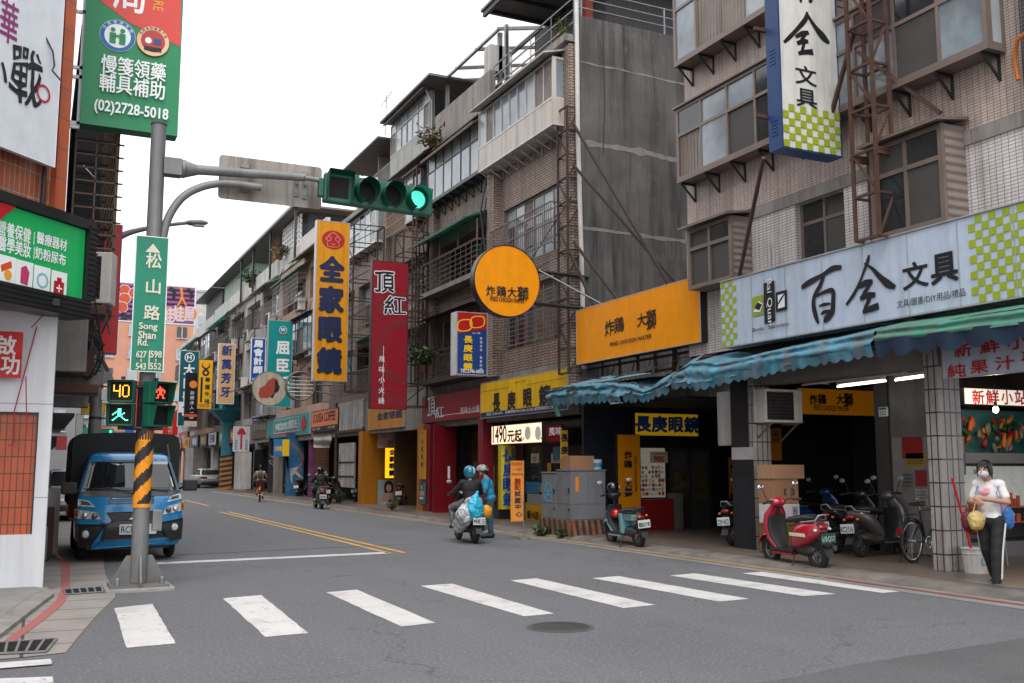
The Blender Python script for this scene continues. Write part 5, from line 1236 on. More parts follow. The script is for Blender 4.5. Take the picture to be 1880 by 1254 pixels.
S.disc(WH, S.w * .5, S.h * .91, .38, .3); S.text(WH, 'H', S.w * .38, S.h * .885, .3, .32, bold=.05); S.col(WH, '大同醫院', S.w * .5, S.h * .82, .85, 1.05, bold=.03); S.rect(WH, .05, S.w * .6, S.h * .18, S.h * .32); S.poly(RED, [(S.w * .2, S.h * .25), (S.w * .5, S.h * .29), (S.w * .5, S.h * .21)]); S.done()
S = sign_y('projecting_sign', 'narrow black sign with an orange disc in front of the teal clinic sign', 76.0, (341, 684), (362, 782), .2, face('15171C', .0), SIDE_BK, fr=.02, group=SIGNG)
S.disc(pmat('E8802A'), S.w * .6, S.h * .78, .28); S.col(WH, '飯糰達人一味', S.w * .55, S.h * .66, .3, .36, brush=.06); S.rect(pmat('D8502A'), .02, S.w - .02, S.h * .17, S.h * .22); S.rect(pmat('C9B0A8'), .02, S.w - .02, S.h * .0, S.h * .09); S.done()
S = sign_x('shop_sign', 'dark bronze shop board with grey characters beside the teal pharmacy board', 12.1, (463, 773), (489, 804), .2, face('3A342E', .3), SIDE_BK, fr=.03, group='shop signs on the right row')
S.text(pmat('B0A898'), '古早味便當', .3, S.h * .45, S.w - .6, S.h * .4); S.text(pmat('B0702A'), '2728-5566', .3, S.h * .1, S.w - .6, S.h * .18); S.done()
S = sign_y('hanging_sign', 'white key cutter sign with a large red key', 57.5, (429, 783), (457, 829), .06, face('B9BCC2', .3), WH, fr=.02, group=SIGNG)
S.disc(RED, S.w * .5, S.h * .82, .17); [S.disc(RED, S.w * (.5 + .16 * i), S.h * .74, .1) for i in (-1, 1)]; S.rect(RED, S.w * .44, S.w * .56, S.h * .1, S.h * .75); S.col(pmat('2A4A80'), '開鎖配匙', S.w * .18, S.h * .48, .13, .15); S.col(pmat('2A4A80'), '電話服務', S.w * .82, S.h * .48, .13, .15); S.done()
S = sign_y('projecting_sign', 'red bank sign with a white leaf emblem beyond the pedestrian signal', 86.0, (300, 735), (327, 800), .2, face('C4241C', .05), WH, frame=WH, fr=.03, group=SIGNG)
S.disc(pmat('DDD0C8'), S.w * .5, S.h * .82, .48); S.disc(RED, S.w * .4, S.h * .84, .22); S.col(WH, '玉谷銀行', S.w * .5, S.h * .62, .36, .42); S.done()
S = sign_y('projecting_sign', 'small pale blue shop sign above the red bank sign', 88.0, (300, 712), (322, 735), .15, face('7AB4CC', .05), WH, fr=.03, group=SIGNG); S.text(WH, '好家', S.w * .2, S.h * .3, S.w * .6, S.h * .3); S.done()
S = sign_x('shop_sign', 'red and orange shop boards in the distance past the silver car', 12.0, (329, 795), (343, 822), .2, face('B9503A', .1), SIDE_BK, group='shop signs on the right row'); S.text(WH, '麵', S.w * .3, S.h * .3, S.w * .4, S.h * .5); S.done()
S = sign_x('shop_sign', 'yellow shop board in the distance above the silver car', 12.0, (343, 803), (356, 823), .2, face('C9A03A', .1), SIDE_BK, group='shop signs on the right row'); S.text(pmat('3A7A8A'), '茶', S.w * .3, S.h * .2, S.w * .4, S.h * .6); S.done()
# purple claw machine billboard on two posts
PUR = mat('purple corrugated board', hexc('6E3866'), .5, var=.12, corr=(2, .28, .03))
S = sign_y('billboard', 'purple corrugated claw machine billboard behind the street name sign', 60.0, (203, 515), (358, 598), .3, PUR, WH, frame=WH, fr=.08)
PK = pmat('D8C8D8'); OR = pmat('E08A30')
for u in (307, 328, 348): x, z = S.uv(u, 576); S.disc(OR, x, z, .42)
S.tpx(PK, '娃', 300, 592, 319, 565, bold=.03); S.tpx(PK, '娃', 318, 590, 338, 562, bold=.03); S.tpx(PK, '屋', 338, 589, 357, 564, bold=.03)
for u, v in ((229, 533), (247, 538), (229, 548), (224, 564)): x, z = S.uv(u, v); S.disc(pmat('C8502A'), x, z, .3); S.disc(PK, x, z, .33, .29)
S.tpx(NV, '24', 222, 585, 246, 575, bold=.06); S.brush(OR, [zs(S, [(332, 527, 5), (334, 545, 4), (326, 562, 3)], 0, 0, 1), zs(S, [(334, 545, 4), (342, 562, 3)], 0, 0, 1)], name='emblem'); S.brush(BK, [zs(S, [(312, 528, 5), (320, 535, 6), (318, 548, 4)], 0, 0, 1), zs(S, [(344, 530, 5), (352, 538, 5), (350, 548, 3)], 0, 0, 1)], name='emblem'); S.done()
mb = MB(); mb.box(2.2, 2.5, .35, .6, -9.4, S.h); mb.build('post', GALV, S.root)

# goods and cards of the optician, seen through its open front
S = Sign('storefront', 'dark glazed optician storefront with price cards and a shelf of bottles', (12.75, 27.1, .1), -pi / 2, 5.2, 2.75, .1, mat('dark shop glass', (.010, .010, .012), .12, var=.3), SIDE_BK, fr=.06, cat='storefront')
for u, v in ((975, 842), (1012, 842)): x, z = S.uv(u, v); S.rect(pmat('A8ACA8'), x, x + .5, z - .12, z + .14, 'price_card'); S.text(RED, '90', x + .12, z - .1, .22, .15, bold=.03)
for u0, v0, u1, v1, c in ((965, 960, 1003, 925, 'C8901A'), (965, 905, 990, 885, '2A6A8A'), (990, 903, 1025, 888, '7A7C80'), (968, 925, 1000, 908, '8A8C8E'), (1005, 880, 1012, 850, 'B8801A'), (1015, 845, 1028, 820, '3A6A7A')):
    x0, z0 = S.uv(u0, v0); x1, z1 = S.uv(u1, v1); S.rect(pmat(c, .5, var=.3, scale=12), x0, x1, z0, z1, 'notice')
x, z = S.uv(968, 948); S.text(BK, '配4送1', x, z - .05, .8, .22, bold=.02); S.done()
S = Sign('storefront', 'optician interior painted amber as if lit deep behind the red portal', (13.6, 32.2, .1), -pi / 2, 4.6, 2.7, .1, mat('painted amber light', (.16, .085, .02), .5, var=.5, scale=3), SIDE_BK, fr=.05, cat='storefront')  # amber colour paints in the room's light, nothing emits here
for i in range(9): S.rect(pmat(('8A6A2A', 'B8A890', 'A0401A', '5A3A1A', 'C8B8A0')[i % 5], .5, var=.3), .2 + .48 * i, .2 + .48 * i + .2 + .1 * (i % 3), .3 + .3 * (i % 3), 1.5 + .15 * (i % 4), 'poster')
S.done()

for lab, y0, w_, hx_, tx, th in (('faded red noodle shop board just past the key cutter sign', 66.5, 3.2, 'A8382A', '牛肉麵', 'E8D8A0'), ('green herbal shop board behind the teal tower', 70.5, 3.4, '2A7A50', '青草茶', 'E8E8E0'), ('white dental board past the teal tower', 75, 3.6, 'C8CCD0', '牙醫', '2A4A8A'), ('brown bakery board above the silver car', 79.5, 3.4, '5A3A28', '麵包坊', 'D8B878'), ('blue bank board beyond the silver car', 84, 3.8, '2A4A90', '郵局', 'E8E8E8'), ('yellow snack board near the end of the row', 89, 3.5, 'D8A830', '小吃', '8A2020'), ('pink shop board at the end of the row', 94, 3.6, 'B8607A', '花店', 'F0E8E8')):
    S = Sign('shop_sign', lab, (11.95, y0 + w_, 3.15), -pi / 2, w_, .95, .2, face(hx_, .35), SIDE_BK, fr=.03, group='shop signs on the right row'); S.text(pmat(th), tx, w_ * .2, .2, w_ * .6, .55, bold=.03); S.done()
# ---------------------------------------------------------------- signal pole and street furniture
POLE = mat('galvanised pole', (.215, .215, .215), .55, metal=.35, var=.2, scale=3, streak=.35, rust=.06)
SGR = mat('signal green paint', (.008, .10, .06), .4, var=.2, scale=5)
LENS = mat('dark lens', (.008, .008, .009), .55, var=.3, scale=40, spec=.2)
P0 = (1.33, 14.16, 0)
o = thing('signal_pole', 'grey steel signal pole with a black and yellow sleeve at the crosswalk corner', 'signal pole', P0)
mb = MB(); mb.cyl((0, 0, .09), (0, 0, 6.3), .108, .10, 24); mb.build('shaft', POLE, o)
mb = MB(); mb.cyl((0, 0, 6.301), (0, 0, 6.33), .112, .10, 20); mb.build('cap', RUST, o)
mb = MB(); n, k = 40, 44; ys = [1.06 + 1.06 * i / k for i in range(k + 1)]
vs = [(.115 * cos(2 * pi * j / n), .115 * sin(2 * pi * j / n), z) for z in ys for j in range(n)]; mb.add(vs, [])
for i in range(k):
    for j in range(n):
        t = (ys[i] / .34 - 2 * j / n) % 1
        mb.f.append([i * n + j, i * n + (j + 1) % n, (i + 1) * n + (j + 1) % n, (i + 1) * n + j]); mb.m.append(0 if t < .5 or i < 2 else 1); mb.s.append(True)
mb.build('striped_sleeve', [mat('sleeve yellow', hexc('E8920E'), .5, var=.2, scale=9, rust=.5), mat('sleeve black', (.015, .015, .017), .5, var=.3, scale=9)], o)
mb = MB(); mb.box(-.36, .36, -.3, .3, .05, .085)
for a in range(4):
    c, s_ = cos(a * pi / 2), sin(a * pi / 2); q = [(.10, .086), (.34, .086), (.34, .12), (.16, .44), (.10, .44)]; t = .012
    mb.add([(x * c - y * s_, x * s_ + y * c, z) for y in (-t, t) for x, z in q], [(0, 1, 2, 3, 4), (9, 8, 7, 6, 5)] + [(i, (i + 1) % 5, 5 + (i + 1) % 5, 5 + i) for i in range(5)])
mb.build('base_plate', mat('base steel', (.16, .16, .16), .6, metal=.3, var=.3, rust=.15), o)
for x in (-.27, .27):
    for y in (-.22, .22): mb = MB(); mb.cyl((x, y, .086), (x, y, .15), .032, n=8); mb.ell((x, y, .15), .03, 8); mb.build('bolt', POLE, o)
mb = MB(); mb.box(-.42, .42, -.36, .36, -.02, .049); mb.build('footing', KERB, o, bevel=.02)
mb = MB(); mb.tube([(.1, 0, 5.72), (.3, -.0, 5.72), (1.5, -.02, 5.78), (2.05, -.04, 5.80)], [.085, .075, .062, .055], 14); mb.tube([(2.04, -.04, 5.80), (2.6, -.06, 5.76)], .036, 12)
mb.tube(cr([(.1, 0, 4.5), (.16, 0, 4.95), (.34, -.0, 5.30), (.62, -.0, 5.50), (.95, -.02, 5.58), (1.42, -.02, 5.58)]), .055, 14); mb.build('arm', POLE, o)
mb = MB(); mb.box(.08, .32, -.1, .1, 5.6, 5.84); mb.cyl((.32, 0, 5.72), (.37, 0, 5.72), .13, n=16); mb.cyl((.372, 0, 5.72), (.55, 0, 5.73), .12, .07, 16); mb.build('arm_socket', POLE, o, bevel=.006)
mb = MB(); mb.box(.14, .26, -.06, .06, .75, 1.02); mb.build('switch_box', POLE, o, bevel=.01)
# back of a direction sign hung on the arm
a, b = at_y(402, 285, 14.35), at_y(588, 386, 14.35)
o = thing('road_sign_back', 'weathered grey back of a road sign plate hung on the signal arm', 'road sign', (a.x, 14.3, b.z)); w, h = b.x - a.x, a.z - b.z
mb = MB(); r = .05; pts = []
for cx, cz, t0 in ((w - r, r, -pi / 2), (w - r, h - r, 0), (r, h - r, pi / 2), (r, r, pi)): pts += [(cx + r * cos(t0 + i * pi / 8), cz + r * sin(t0 + i * pi / 8)) for i in range(5)]
mb.prism(pts, 'xz', 0, .012); mb.build('plate', mat('streaky sign back', (.33, .30, .27), .7, var=.25, scale=2, streak=.95, dirt=(.07, .055, .045), metal=.1), o)
for x, z0, z1 in ((.72 * w, .15, h - .12), (.97 * w - .25, .13, h - .1)): mb = MB(); mb.box(x, x + .07, -.03, -.001, z0, z1); [mb.cyl((x + .035, -.05, z), (x + .035, -.03, z), .02, n=6) for z in (z0 + .05, (z0 + z1) / 2, z1 - .05)]; mb.build('bracket', GALV, o, bevel=.004)
for z in (.12, h - .16): mb = MB(); mb.box(.3, .42, -.03, -.001, z, z + .06); mb.build('clip', GALV, o)
# horizontal traffic light, green lit
o = thing('traffic_light', 'horizontal green cased traffic light with its rightmost lamp lit green', 'traffic light', (3.62, 13.95, 5.44), radians(-2)); o.rotation_euler.y = radians(2.0); o.scale = (.94, .94, .96)
mb = MB(); mb.box(0, 1.78, 0, .16, 0, .46); mb.build('casing', SGR, o, bevel=.03)
mb = MB(); mb.box(-.08, .0, .02, .14, .08, .36); [mb.box(x, x + .06, .05, .11, .46, .50) for x in (.12, .5, .95, 1.4)]; mb.build('end_cap', SGR, o, bevel=.01)
mb = MB(); mb.box(.08, .38, -.012, -.001, .08, .40); mb.build('countdown_panel', LENS, o)
mb = MB()
for q in ([(.03, 0, .44), (.43, 0, .44), (.43, -.2, .47), (.03, -.2, .47)], [(.03, 0, .02), (.03, 0, .44), (.03, -.2, .47), (.03, -.14, .02)], [(.43, 0, .02), (.43, 0, .44), (.43, -.2, .47), (.43, -.14, .02)]): mb.quad(*q); mb.quad(*[(x, y, z + .004) if q[0][2] == q[1][2] else (x + .004, y, z) for x, y, z in q])
mb.build('square_hood', SGR, o)
GLED = mat('green led', (.1, .8, .6), .4, var=0, emit=(.10, 1.0, .62), est=1.4); GOFF = mat('green lens', (.005, .10, .07), .2, var=.1, emit=(.0, .25, .16), est=.25)
for i in range(3):
    cx = .66 + i * .42; cz = .23
    mb = MB(); mb.disc((cx, cz), .155, 32, y=-.012); mb.build('lens', GOFF if i == 2 else LENS, o)
    mb = MB(); n = 32; R_ = []
    for d, r in ((0, .19), (.30, .17)):
        R_.append([(cx + r * cos(t), -d * (1 - .32 * (1 - sin(t)) / 2) - .002, cz + r * sin(t)) for t in [-pi * .42 + 2 * pi * .92 * j / n for j in range(n + 1)]])
    mb.loft(R_, 0, False, True, False, False); R2 = [[(x + (cx - x) * .03, y, z + (cz - z) * .03) for x, y, z in r] for r in R_]; mb.loft(R2, 0, False, True, False, False); mb.build('hood', SGR, o)
    if i == 2:
        mb = MB()
        for k in range(0, 7):
            m_ = max(1, k * 6)
            for j in range(m_): t = 2 * pi * j / m_; mb.disc((cx + .021 * k * cos(t), cz + .021 * k * sin(t)), .0075, 6, y=-.016)
        mb.build('led_dots', GLED, o)
mb = MB(); mb.tube([(-.3, .08, .34), (.02, .08, .33)], .036, 10); mb.build('arm_end', POLE, o)
# pedestrian signals
def bitmap(mb, rows, x, z, w, h, y):
    R, C_ = len(rows), len(rows[0]); a, b = w / C_, h / R
    for i, r in enumerate(rows):
        for j, c in enumerate(r):
            if c == '#': mb.box(x + (j + .1) * a, x + (j + .92) * a, y - .003, y, z + h - (i + .92) * b, z + h - (i + .1) * b)
D40 = ['#...#..###.', '#...#.#...#', '#...#.#...#', '#...#.#...#', '#####.#...#', '....#.#...#', '....#.#...#', '....#.#...#', '....#..###.']
MAN = ['...##...', '...##...', '..####..', '.######.', '.#.##.#.', '.#.##.#.', '...##...', '..####..', '..#..#..', '..#..#..', '.##..##.']
WALK = ['...##....', '...##....', '..###....', '.#.##.#..', '#..###...', '...##....', '..#..#...', '.#....#..', '#......##']
AMB = mat('amber led', (.9, .4, .05), .4, var=0, emit=hexc('FFB020'), est=1.1); REDL = mat('red led', (.9, .1, .05), .4, var=0, emit=hexc('FF5038'), est=1.0)
def ped(label, loc, rz, top, topm, bot):
    o = thing('pedestrian_signal', label, 'pedestrian signal', loc, rz); o.scale = (.84, .84, .77)
    for z, pat, m in ((.40, top, topm), (0, bot, GLED)):
        mb = MB(); mb.box(0, .40, 0, .17, z + .01, z + .395); mb.build('housing', SGR, o, bevel=.018)
        mb = MB(); mb.box(.04, .36, -.005, -.001, z + .05, z + .36); mb.build('screen', LENS, o)
        mb = MB(); t = .008
        mb.box(.01, .39, -.16, -.0055, z + .375, z + .383); mb.prism([(0, z + .02), (0, z + .383), (-.16, z + .383), (-.08, z + .02)], 'yz', .01, .018); mb.prism([(0, z + .02), (0, z + .383), (-.16, z + .383), (-.08, z + .02)], 'yz', .382, .39); mb.build('visor', SGR, o)
        if pat: mb = MB(); bitmap(mb, pat, .08, z + .10, .24, .21, -.006); mb.build('led_symbol', m, o)
    mb = MB(); mb.tube([(.2, .1, -.04), (.2, .1, .0)], .03, 8); mb.tube([(.2, .1, .81), (.2, .1, .86)], .03, 8); mb.build('mount', DARKF, o); return o
ped('pedestrian signal with an amber 40 countdown over a green walking figure', (.83, 13.95, 2.11), radians(-14), D40, AMB, WALK)
ped('pedestrian signal with a red standing figure turned to the right', (1.345, 13.9, 2.11), radians(34), MAN, REDL, None)
o = thing('signal_bracket', 'dark bracket arms holding the two pedestrian signals to the pole', 'bracket', (1.33, 14.1, 1.95)); mb = MB()
for z in (.15, .70): mb.tube([(-.35, -.05, z), (0, -.02, z), (.2, -.1, z)], .025, 8)
mb.build('arm', DARKF, o); mb = MB(); mb.cyl((0, .06, .0), (0, .06, .72), .116, n=20); mb.build('collar', DARKF, o)
# street name sign
S = sign_y('street_sign', 'tall green street name sign with white characters strapped to the signal pole', 13.92, (250, 431), (300, 684), .04, face('0F7F62', .35), SIDE_AL, fr=.012, frame=WH, cat='street sign')
w = S.w; WS = pmat('D8D4C0', .6, streak=.2)
S.poly(WS, [(.3 * w, S.h - .22), (.75 * w, S.h - .22), (.52 * w, S.h - .10)], 'arrow')
for t, u0, v0, u1, v1 in (('松', 268, 491, 297, 466), ('山', 268, 538, 295, 514), ('路', 264, 586, 294, 562)): S.tpx(WS, t, u0, v0, u1, v1, bold=.015)
for t, u0, v0, u1, v1 in (('Song', 255, 607, 289, 594), ('Shan', 254, 621, 286, 609), ('Rd.', 253, 634, 272, 623)): S.tpx(WS, t, u0, v0, u1, v1, bold=.02)
for t, u0, v0, u1, v1 in (('627', 250, 656, 269, 645), ('598', 276, 656, 297, 645), ('543', 249, 678, 268, 667), ('552', 275, 678, 296, 667), ('l', 258, 664, 260, 659), ('l', 285, 664, 287, 659)): S.tpx(WS, t, u0, v0, u1, v1, bold=.02)
x, z = S.uv(272, 678); S.rect(WS, x, x + .015, z, z + .25, 'line'); S.done()
# street lamp behind
o = thing('street_lamp', 'tall grey street lamp with a curved arm behind the left signs', 'street lamp', (1.08, 22, 0))
pts = [(0, 0, 0), (.02, 0, 3), (.04, 0, 5.6)] + [tuple(at_y(u, v, 22) - Vector((1.08, 22, 0))) for u, v in ((196, 462), (208, 444), (230, 430), (262, 421), (310, 413), (346, 409))]
mb = MB(); q_ = cr(pts, 5); mb.tube(q_, [.13 - .09 * min(1, i / (len(q_) - 1) * 1.15) for i in range(len(q_))], 14); mb.build('pole', POLE, o)
l = at_y(346, 409, 22) - Vector((1.08, 22, 0)); mb = MB(); mb.loft([[(l.x - .05 + .45 * t, .09 * s_ * c, l.z + .035 * t + .06 * s_ * q) for c, q in [(cos(2 * pi * j / 12), sin(2 * pi * j / 12)) for j in range(12)]] for t, s_ in ((0, .6), (.2, 1.1), (.7, 1.2), (1, .5))], 0, True); mb.build('lamp_head', GALV, o)
mb = MB(); mb.box(l.x + .1, l.x + .33, -.07, .07, l.z - .06, l.z - .03); mb.build('diffuser', mat('lamp glass', (.4, .4, .38), .3), o)
for z in (2.55, 3.2, 3.9): mb = MB(); mb.cyl((.02, 0, z), (.02, 0, z + .05), .125, n=14); mb.beam((.02, -.02, z + .02), (.35, -.02, z + .02), .03); mb.build('clamp', DARKF, o)
o = thing('triangle_sign', 'grey back of a triangular road sign clamped on the lamp pole', 'road sign', (1.08, 21.85, 0))
q = [at_y(u, v, 21.85) for u, v in ((139, 714), (212, 700), (184, 640))]; mb = MB(); mb.prism([(p.x - 1.08, p.z) for p in q], 'xz', .14, .16); mb.build('plate', mat('sign back grey', (.30, .28, .26), .6, var=.2, streak=.4), o)
S = sign_y('small_plate', 'small white plate clamped on the lamp pole', 21.8, (187, 715), (202, 735), .02, WH, None, fr=.004); S.done()
# ---------------------------------------------------------------- left corner
CD = Vector((.674, .738, 0)); CRZ = atan(.738 / .674)
ORT = mat('orange wall tile', (.50, .12, .045), .4, var=.25, scale=1.4, brick=(.085, .34, .008, (.42, .34, .30), 0, (.42, .095, .035)), streak=.45)
B = thing('corner_building', 'orange tiled corner building on the left above the pharmacy sign', 'building', (at_y(116, 330, 14.6).x, 14.6, 0), CRZ)
mb = MB(); mb.box(-9, 0, .0, .3, 3.6, 16); mb.build('tile_wall', ORT, B)
mb = MB(); mb.box(-.22, -.02, -.08, -.001, 4.0, 16); mb.build('corner_strip', mat('large orange tile', (.46, .10, .035), .4, var=.15, brick=(.40, .42, .01, (.2, .1, .06), 0, (.52, .10, .03)), streak=.3), B)
mb = MB(); mb.tube([(-.4, -.05, 4.2), (-.4, -.05, 9.5)], .03, 8); mb.build('downpipe', DARKF, B)
mb = MB(); mb.prism([(-9, .31), (0, .31), (12, 11.3), (-12, 20)], 'xy', 3.6, 16); mb.build('body', PLAST, B)
B = thing('white_shop', 'white panelled shop wall with an orange tiled window at the left edge', 'shop front', (.2, 14.3, 0))
WPN = mat('white shop panel', (.66, .67, .69), .5, var=.05, scale=1, brick=(1.35, 1.2, .006, (.35, .35, .37), 0, (.65, .66, .68)), streak=.15)
p0, p1 = at_y(66, 757, 14.3), at_y(58, 981, 14.3); wx = (p0.x + p1.x) / 2
mb = MB(); mb.box(wx - .2 + .02, 0, .0, .25, 0, 3.62); mb.box(-5, wx - .2 + .0199, .0, .25, p0.z, 3.62); mb.box(-5, wx - .2 + .0199, .0, .25, 0, p1.z); mb.build('panel_wall', WPN, B)
mb = MB(); mb.box(-5, wx - .2 + .019, .06, .1, p1.z + .001, p0.z - .001); wt = mb.build('tiled_panel', mat('orange window tile', (.45, .085, .025), .35, var=.15, brick=(.075, .215, .006, (.06, .04, .03), 0, (.40, .07, .02))), B)
mb = MB(); mb.box(-5, wx - .18, .02, .2, p0.z - .025, p0.z - .0005); mb.box(wx - .2, wx - .1805, .02, .2, p1.z + .001, p0.z - .0255); mb.build('frame', DARKF, wt)
mb = MB(); mb.tube([(-.25, -.04, 3.4), (-.45, -.06, 2.3), (-.43, -.06, 1.9), (-.5, -.06, 1.85)], .008, 5); mb.build('cord', pmat('A82A30'), B)
mb = MB(); mb.box(-6, .0, -.5, .24, 3.63, 3.72); mb.build('soffit', DINT, B)
o = banner('red_cloth', 'red cloth banner tied to the white shop wall at the left edge', 14.1, (-40, 606), (38, 694), pmat('B8101C', .6), [(pmat('D8D4D0', .6), [('啟', .4, .5, .45, .4, dict(bold=.02)), ('功', .55, .08, .4, .4, dict(bold=.02))])], wave=.03)
mb = MB(); mb.tube([(.6, 0, .65), (.85, .05, 1.0)], .008, 5); mb.tube([(.57, 0, .02), (.62, .05, -.7)], .008, 5); mb.build('cord', pmat('A82A30'), o)
# pharmacy box sign on the chamfer
e = Vector((.48, 14.3, 0)); zb = at_y(138, 550, 14.3).z; zt = at_y(138, 420, 14.3).z
L0 = e - CD * 3.0
S = Sign('pharmacy_sign', 'green pharmacy light box with white characters and four product pictures at the left edge', (L0.x, L0.y, zb), CRZ, 3.0, zt - zb, .3, mat('lit green face', hexc('149A52'), .4, var=.06, emit=hexc('149A52'), est=.12), SIDE_BK, fr=.012)
W2 = pmat('F0F4F4', .4)
S.tpx(W2, '醫療器材', 67, 446, 123, 441, bold=.018); S.tpx(W2, '營養保健', -4, 430, 57, 421, bold=.018); S.tpx(W2, '奶粉尿布', 64, 474, 121, 468, bold=.018); S.tpx(W2, '醫學美妝', -4, 459, 57, 448, bold=.018)
for v0, v1 in ((449, 427), (476, 454)): x, z = S.uv(61, v0); S.rect(W2, x, x + .012, z, z + .16, 'line')
for i, u in enumerate((-6, 27, 60, 92)):
    x, z = S.uv(u, 512 + u * .27 + 5); S.rect(W2, x, x + .28, z - .02, z + .33, 'card')
    if i == 3: S.rect(RED, x + .05, x + .23, z + .03, z + .2, 'picture'); S.rect(RED, x + .1, x + .18, z + .2, z + .25, 'picture'); S.rect(W2, x + .13, x + .15, z + .06, z + .16, 'picture'); S.rect(W2, x + .09, x + .19, z + .1, z + .12, 'picture')
    elif i == 1: S.poly(pmat('C23A6A'), [(x + .08, z + .05), (x + .2, z + .03), (x + .22, z + .2), (x + .16, z + .28), (x + .08, z + .24)], 'picture')
    elif i == 2: S.disc(pmat('7CC4C8'), x + .15, z + .15, .1, .07, 'picture')
    else: S.poly(pmat('D8501A'), [(x + .06, z + .12), (x + .22, z + .2), (x + .2, z + .28), (x + .04, z + .2)], 'picture'); S.disc(pmat('F0A020'), x + .16, z + .1, .06, name='picture')
S.poly(RED, [(.012, zt - zb - .012), (1.72, zt - zb - .012), (1.4, zt - zb - .3), (.012, zt - zb - .9)], 'panel'); S.done()
mb = MB(); mb.box(-.1, 3.1, -.06, .35, -.25, -.001); mb.box(3.001, 3.14, -.06, .35, 0, zt - zb + .12); mb.box(-.1, 3.0, -.06, .35, zt - zb + .001, zt - zb + .13)
[mb.box(-.1, 3.15, -.075, -.0605, -.23 + i * .06, -.21 + i * .06) for i in range(4)]; [mb.box(3.0, 3.155, -.075, -.0605, i * .07, i * .07 + .03) for i in range(15)]; mb.build('ribbed_surround', SIDE_BK, S.root)
# white billboard on the chamfer
e = Vector((at_y(101, 308, 14.1).x, 14.1, 0)); L0 = e - CD * 3.0; zb = at_y(101, 308, 14.1).z
S = Sign('billboard', 'white billboard with purple and black brush characters in the upper left corner', (L0.x, L0.y, zb), CRZ, 3.0, 5, .08, face('D9DEE4', .06), WH, fr=.006)
S.tpx(pmat('8A2A6E'), '華', -2, 70, 35, 12, bold=.01); S.tpx(BK, '戰', 18, 182, 80, 100, bold=.006, brush=.1); S.tpx(BK, '小', -22, 150, 14, 110, bold=.02, brush=.1); x, z = S.uv(80, 172); S.disc(RED, x, z, .12, .09, 'seal'); S.done()
mb = MB(); mb.tube([tuple(S.inv @ at_y(u, v, 13.9)) for u, v in ((58, -5), (80, 60), (97, 95), (100, 120), (96, 130), (112, 148))], .012, 6); mb.build('cable', DARKF, S.root)
# projecting pharmacy sign
S = sign_y('projecting_sign', 'large green and red pharmacy sign jutting out over the pavement at top left', 16.0, (167, -140), (326, 250), .3, face('1F8A58', .1), pmat('1B6A48', .4), fr=.02, frame=pmat('1F8A58', .4))
S.poly(pmat('D8443A', .4), [S.uv(*p) for p in ((178, -3), (238, 42), (331, 86), (336, -138), (160, -138))])
S.tpx(W2, '局', 208, 16, 268, -48, bold=.01); x, z = S.uv(291, 4); S.text(pmat('E8A03A'), 'CARE', x - .19, z - .03, .38, .15, rot=-pi / 2, bold=.01)
for u, v, c1, c2, r in ((216, 66, 'F0F4F4', '1A6AA8', .26), (281, 76, 'D8443A', 'E8C8A0', .245)):
    x, z = S.uv(u, v); S.disc(pmat(c1), x, z, r, name='badge'); S.disc(pmat(c2), x, z, r * .98, r * .74, 'badge')
    mb = S.lyr(W2 if u < 250 else BK, 'badge_text')
    for i, ch in enumerate('全民健康保險' if u < 250 else '長照身障輔具代償'): t = radians(150 - i * (24 if u < 250 else 17)); lay(mb, ch, x + r * .86 * cos(t) - .025, z + r * .86 * sin(t) - .025, .05, .05, S.y, rot=t - pi / 2)
    if u < 250: [(S.disc(pmat('1F8A58'), x + s_ * .07, z + .09, .035, name='badge'), S.rect(pmat('1F8A58'), x + s_ * .07 - .045, x + s_ * .07 + .045, z - .13, z + .04, 'badge')) for s_ in (-1, 1)]; S.rect(pmat('1F8A58'), x - .08, x + .08, z - .02, z + .01, 'badge')
    else: S.disc(pmat('B83A34'), x, z, .17, name='badge'); S.disc(W2, x - .07, z, .05, name='badge'); S.rect(pmat('2A4A8A'), x + .01, x + .12, z - .05, z + .05, 'badge'); S.rect(BK, x - .13, x + .13, z - .16, z - .1, 'badge')
S.tpx(W2, '慢箋領藥', 185, 132, 305, 118, bold=.012); S.tpx(W2, '輔具補助', 182, 166, 303, 151, bold=.012); S.tpx(W2, '(02)2728-5018', 173, 207, 309, 201, bold=.02); S.done()
mb = MB(); [mb.beam((x, .1, z), (x2, .1, z2), .05) for x, z, x2, z2 in ((-.3, 0, -.3, 5), (-.02, 0, -.02, 5), (-.3, .02, 0, .02), (-.3, .9, 0, .9), (-.3, 1.8, 0, 1.8), (-.3, .75, 0, .75), (-.3, -.04, 0, -.04))]; mb.build('white_frame', WH, S.root)
# iron cage, red upright sign and clutter along the left pavement
o = thing('window_cage', 'rusty iron balcony cage hanging below the projecting pharmacy sign', 'window cage', (.34, 16.4, 3.9)); mb = MB()
for i in range(22): z = i * .21; mb.beam((0, 0, z), (.70, 0, z), .025); mb.beam((.62, 0, z), (.62, 5, z), .02)
for x in (0, .3, .6, .62): mb.beam((x, 0, 0), (x, 0, 4.6), .025); mb.beam((x, 5, 0), (x, 5, 4.6), .025)
for i in range(16): mb.beam((.62, i * .33, 0), (.62, i * .33, 4.6), .018)
mb.build('bars', mat('brown rusty bars', (.13, .085, .06), .7, var=.35, rust=.5), o)
mb = MB(); [mb.box(0, .6, y, y + .04, z, z + .04) for z in (1.6, 3.1) for y in (.5, 1.2, 1.9, 2.6, 3.3, 4)]; mb.box(-.02, .0, 0, 5, 0, 4.6); mb.box(.1, .6, 4.9, 4.95, 0, 4.6); mb.build('shelf', DINT, o)
mb = MB(); mb.add([(.15, 1, 2.6), (.6, 1.4, 2.3), (.6, 1.5, 2.3), (.15, 1.1, 2.66)], [(0, 1, 2, 3)]); mb.build('tilted_board', WH, o)
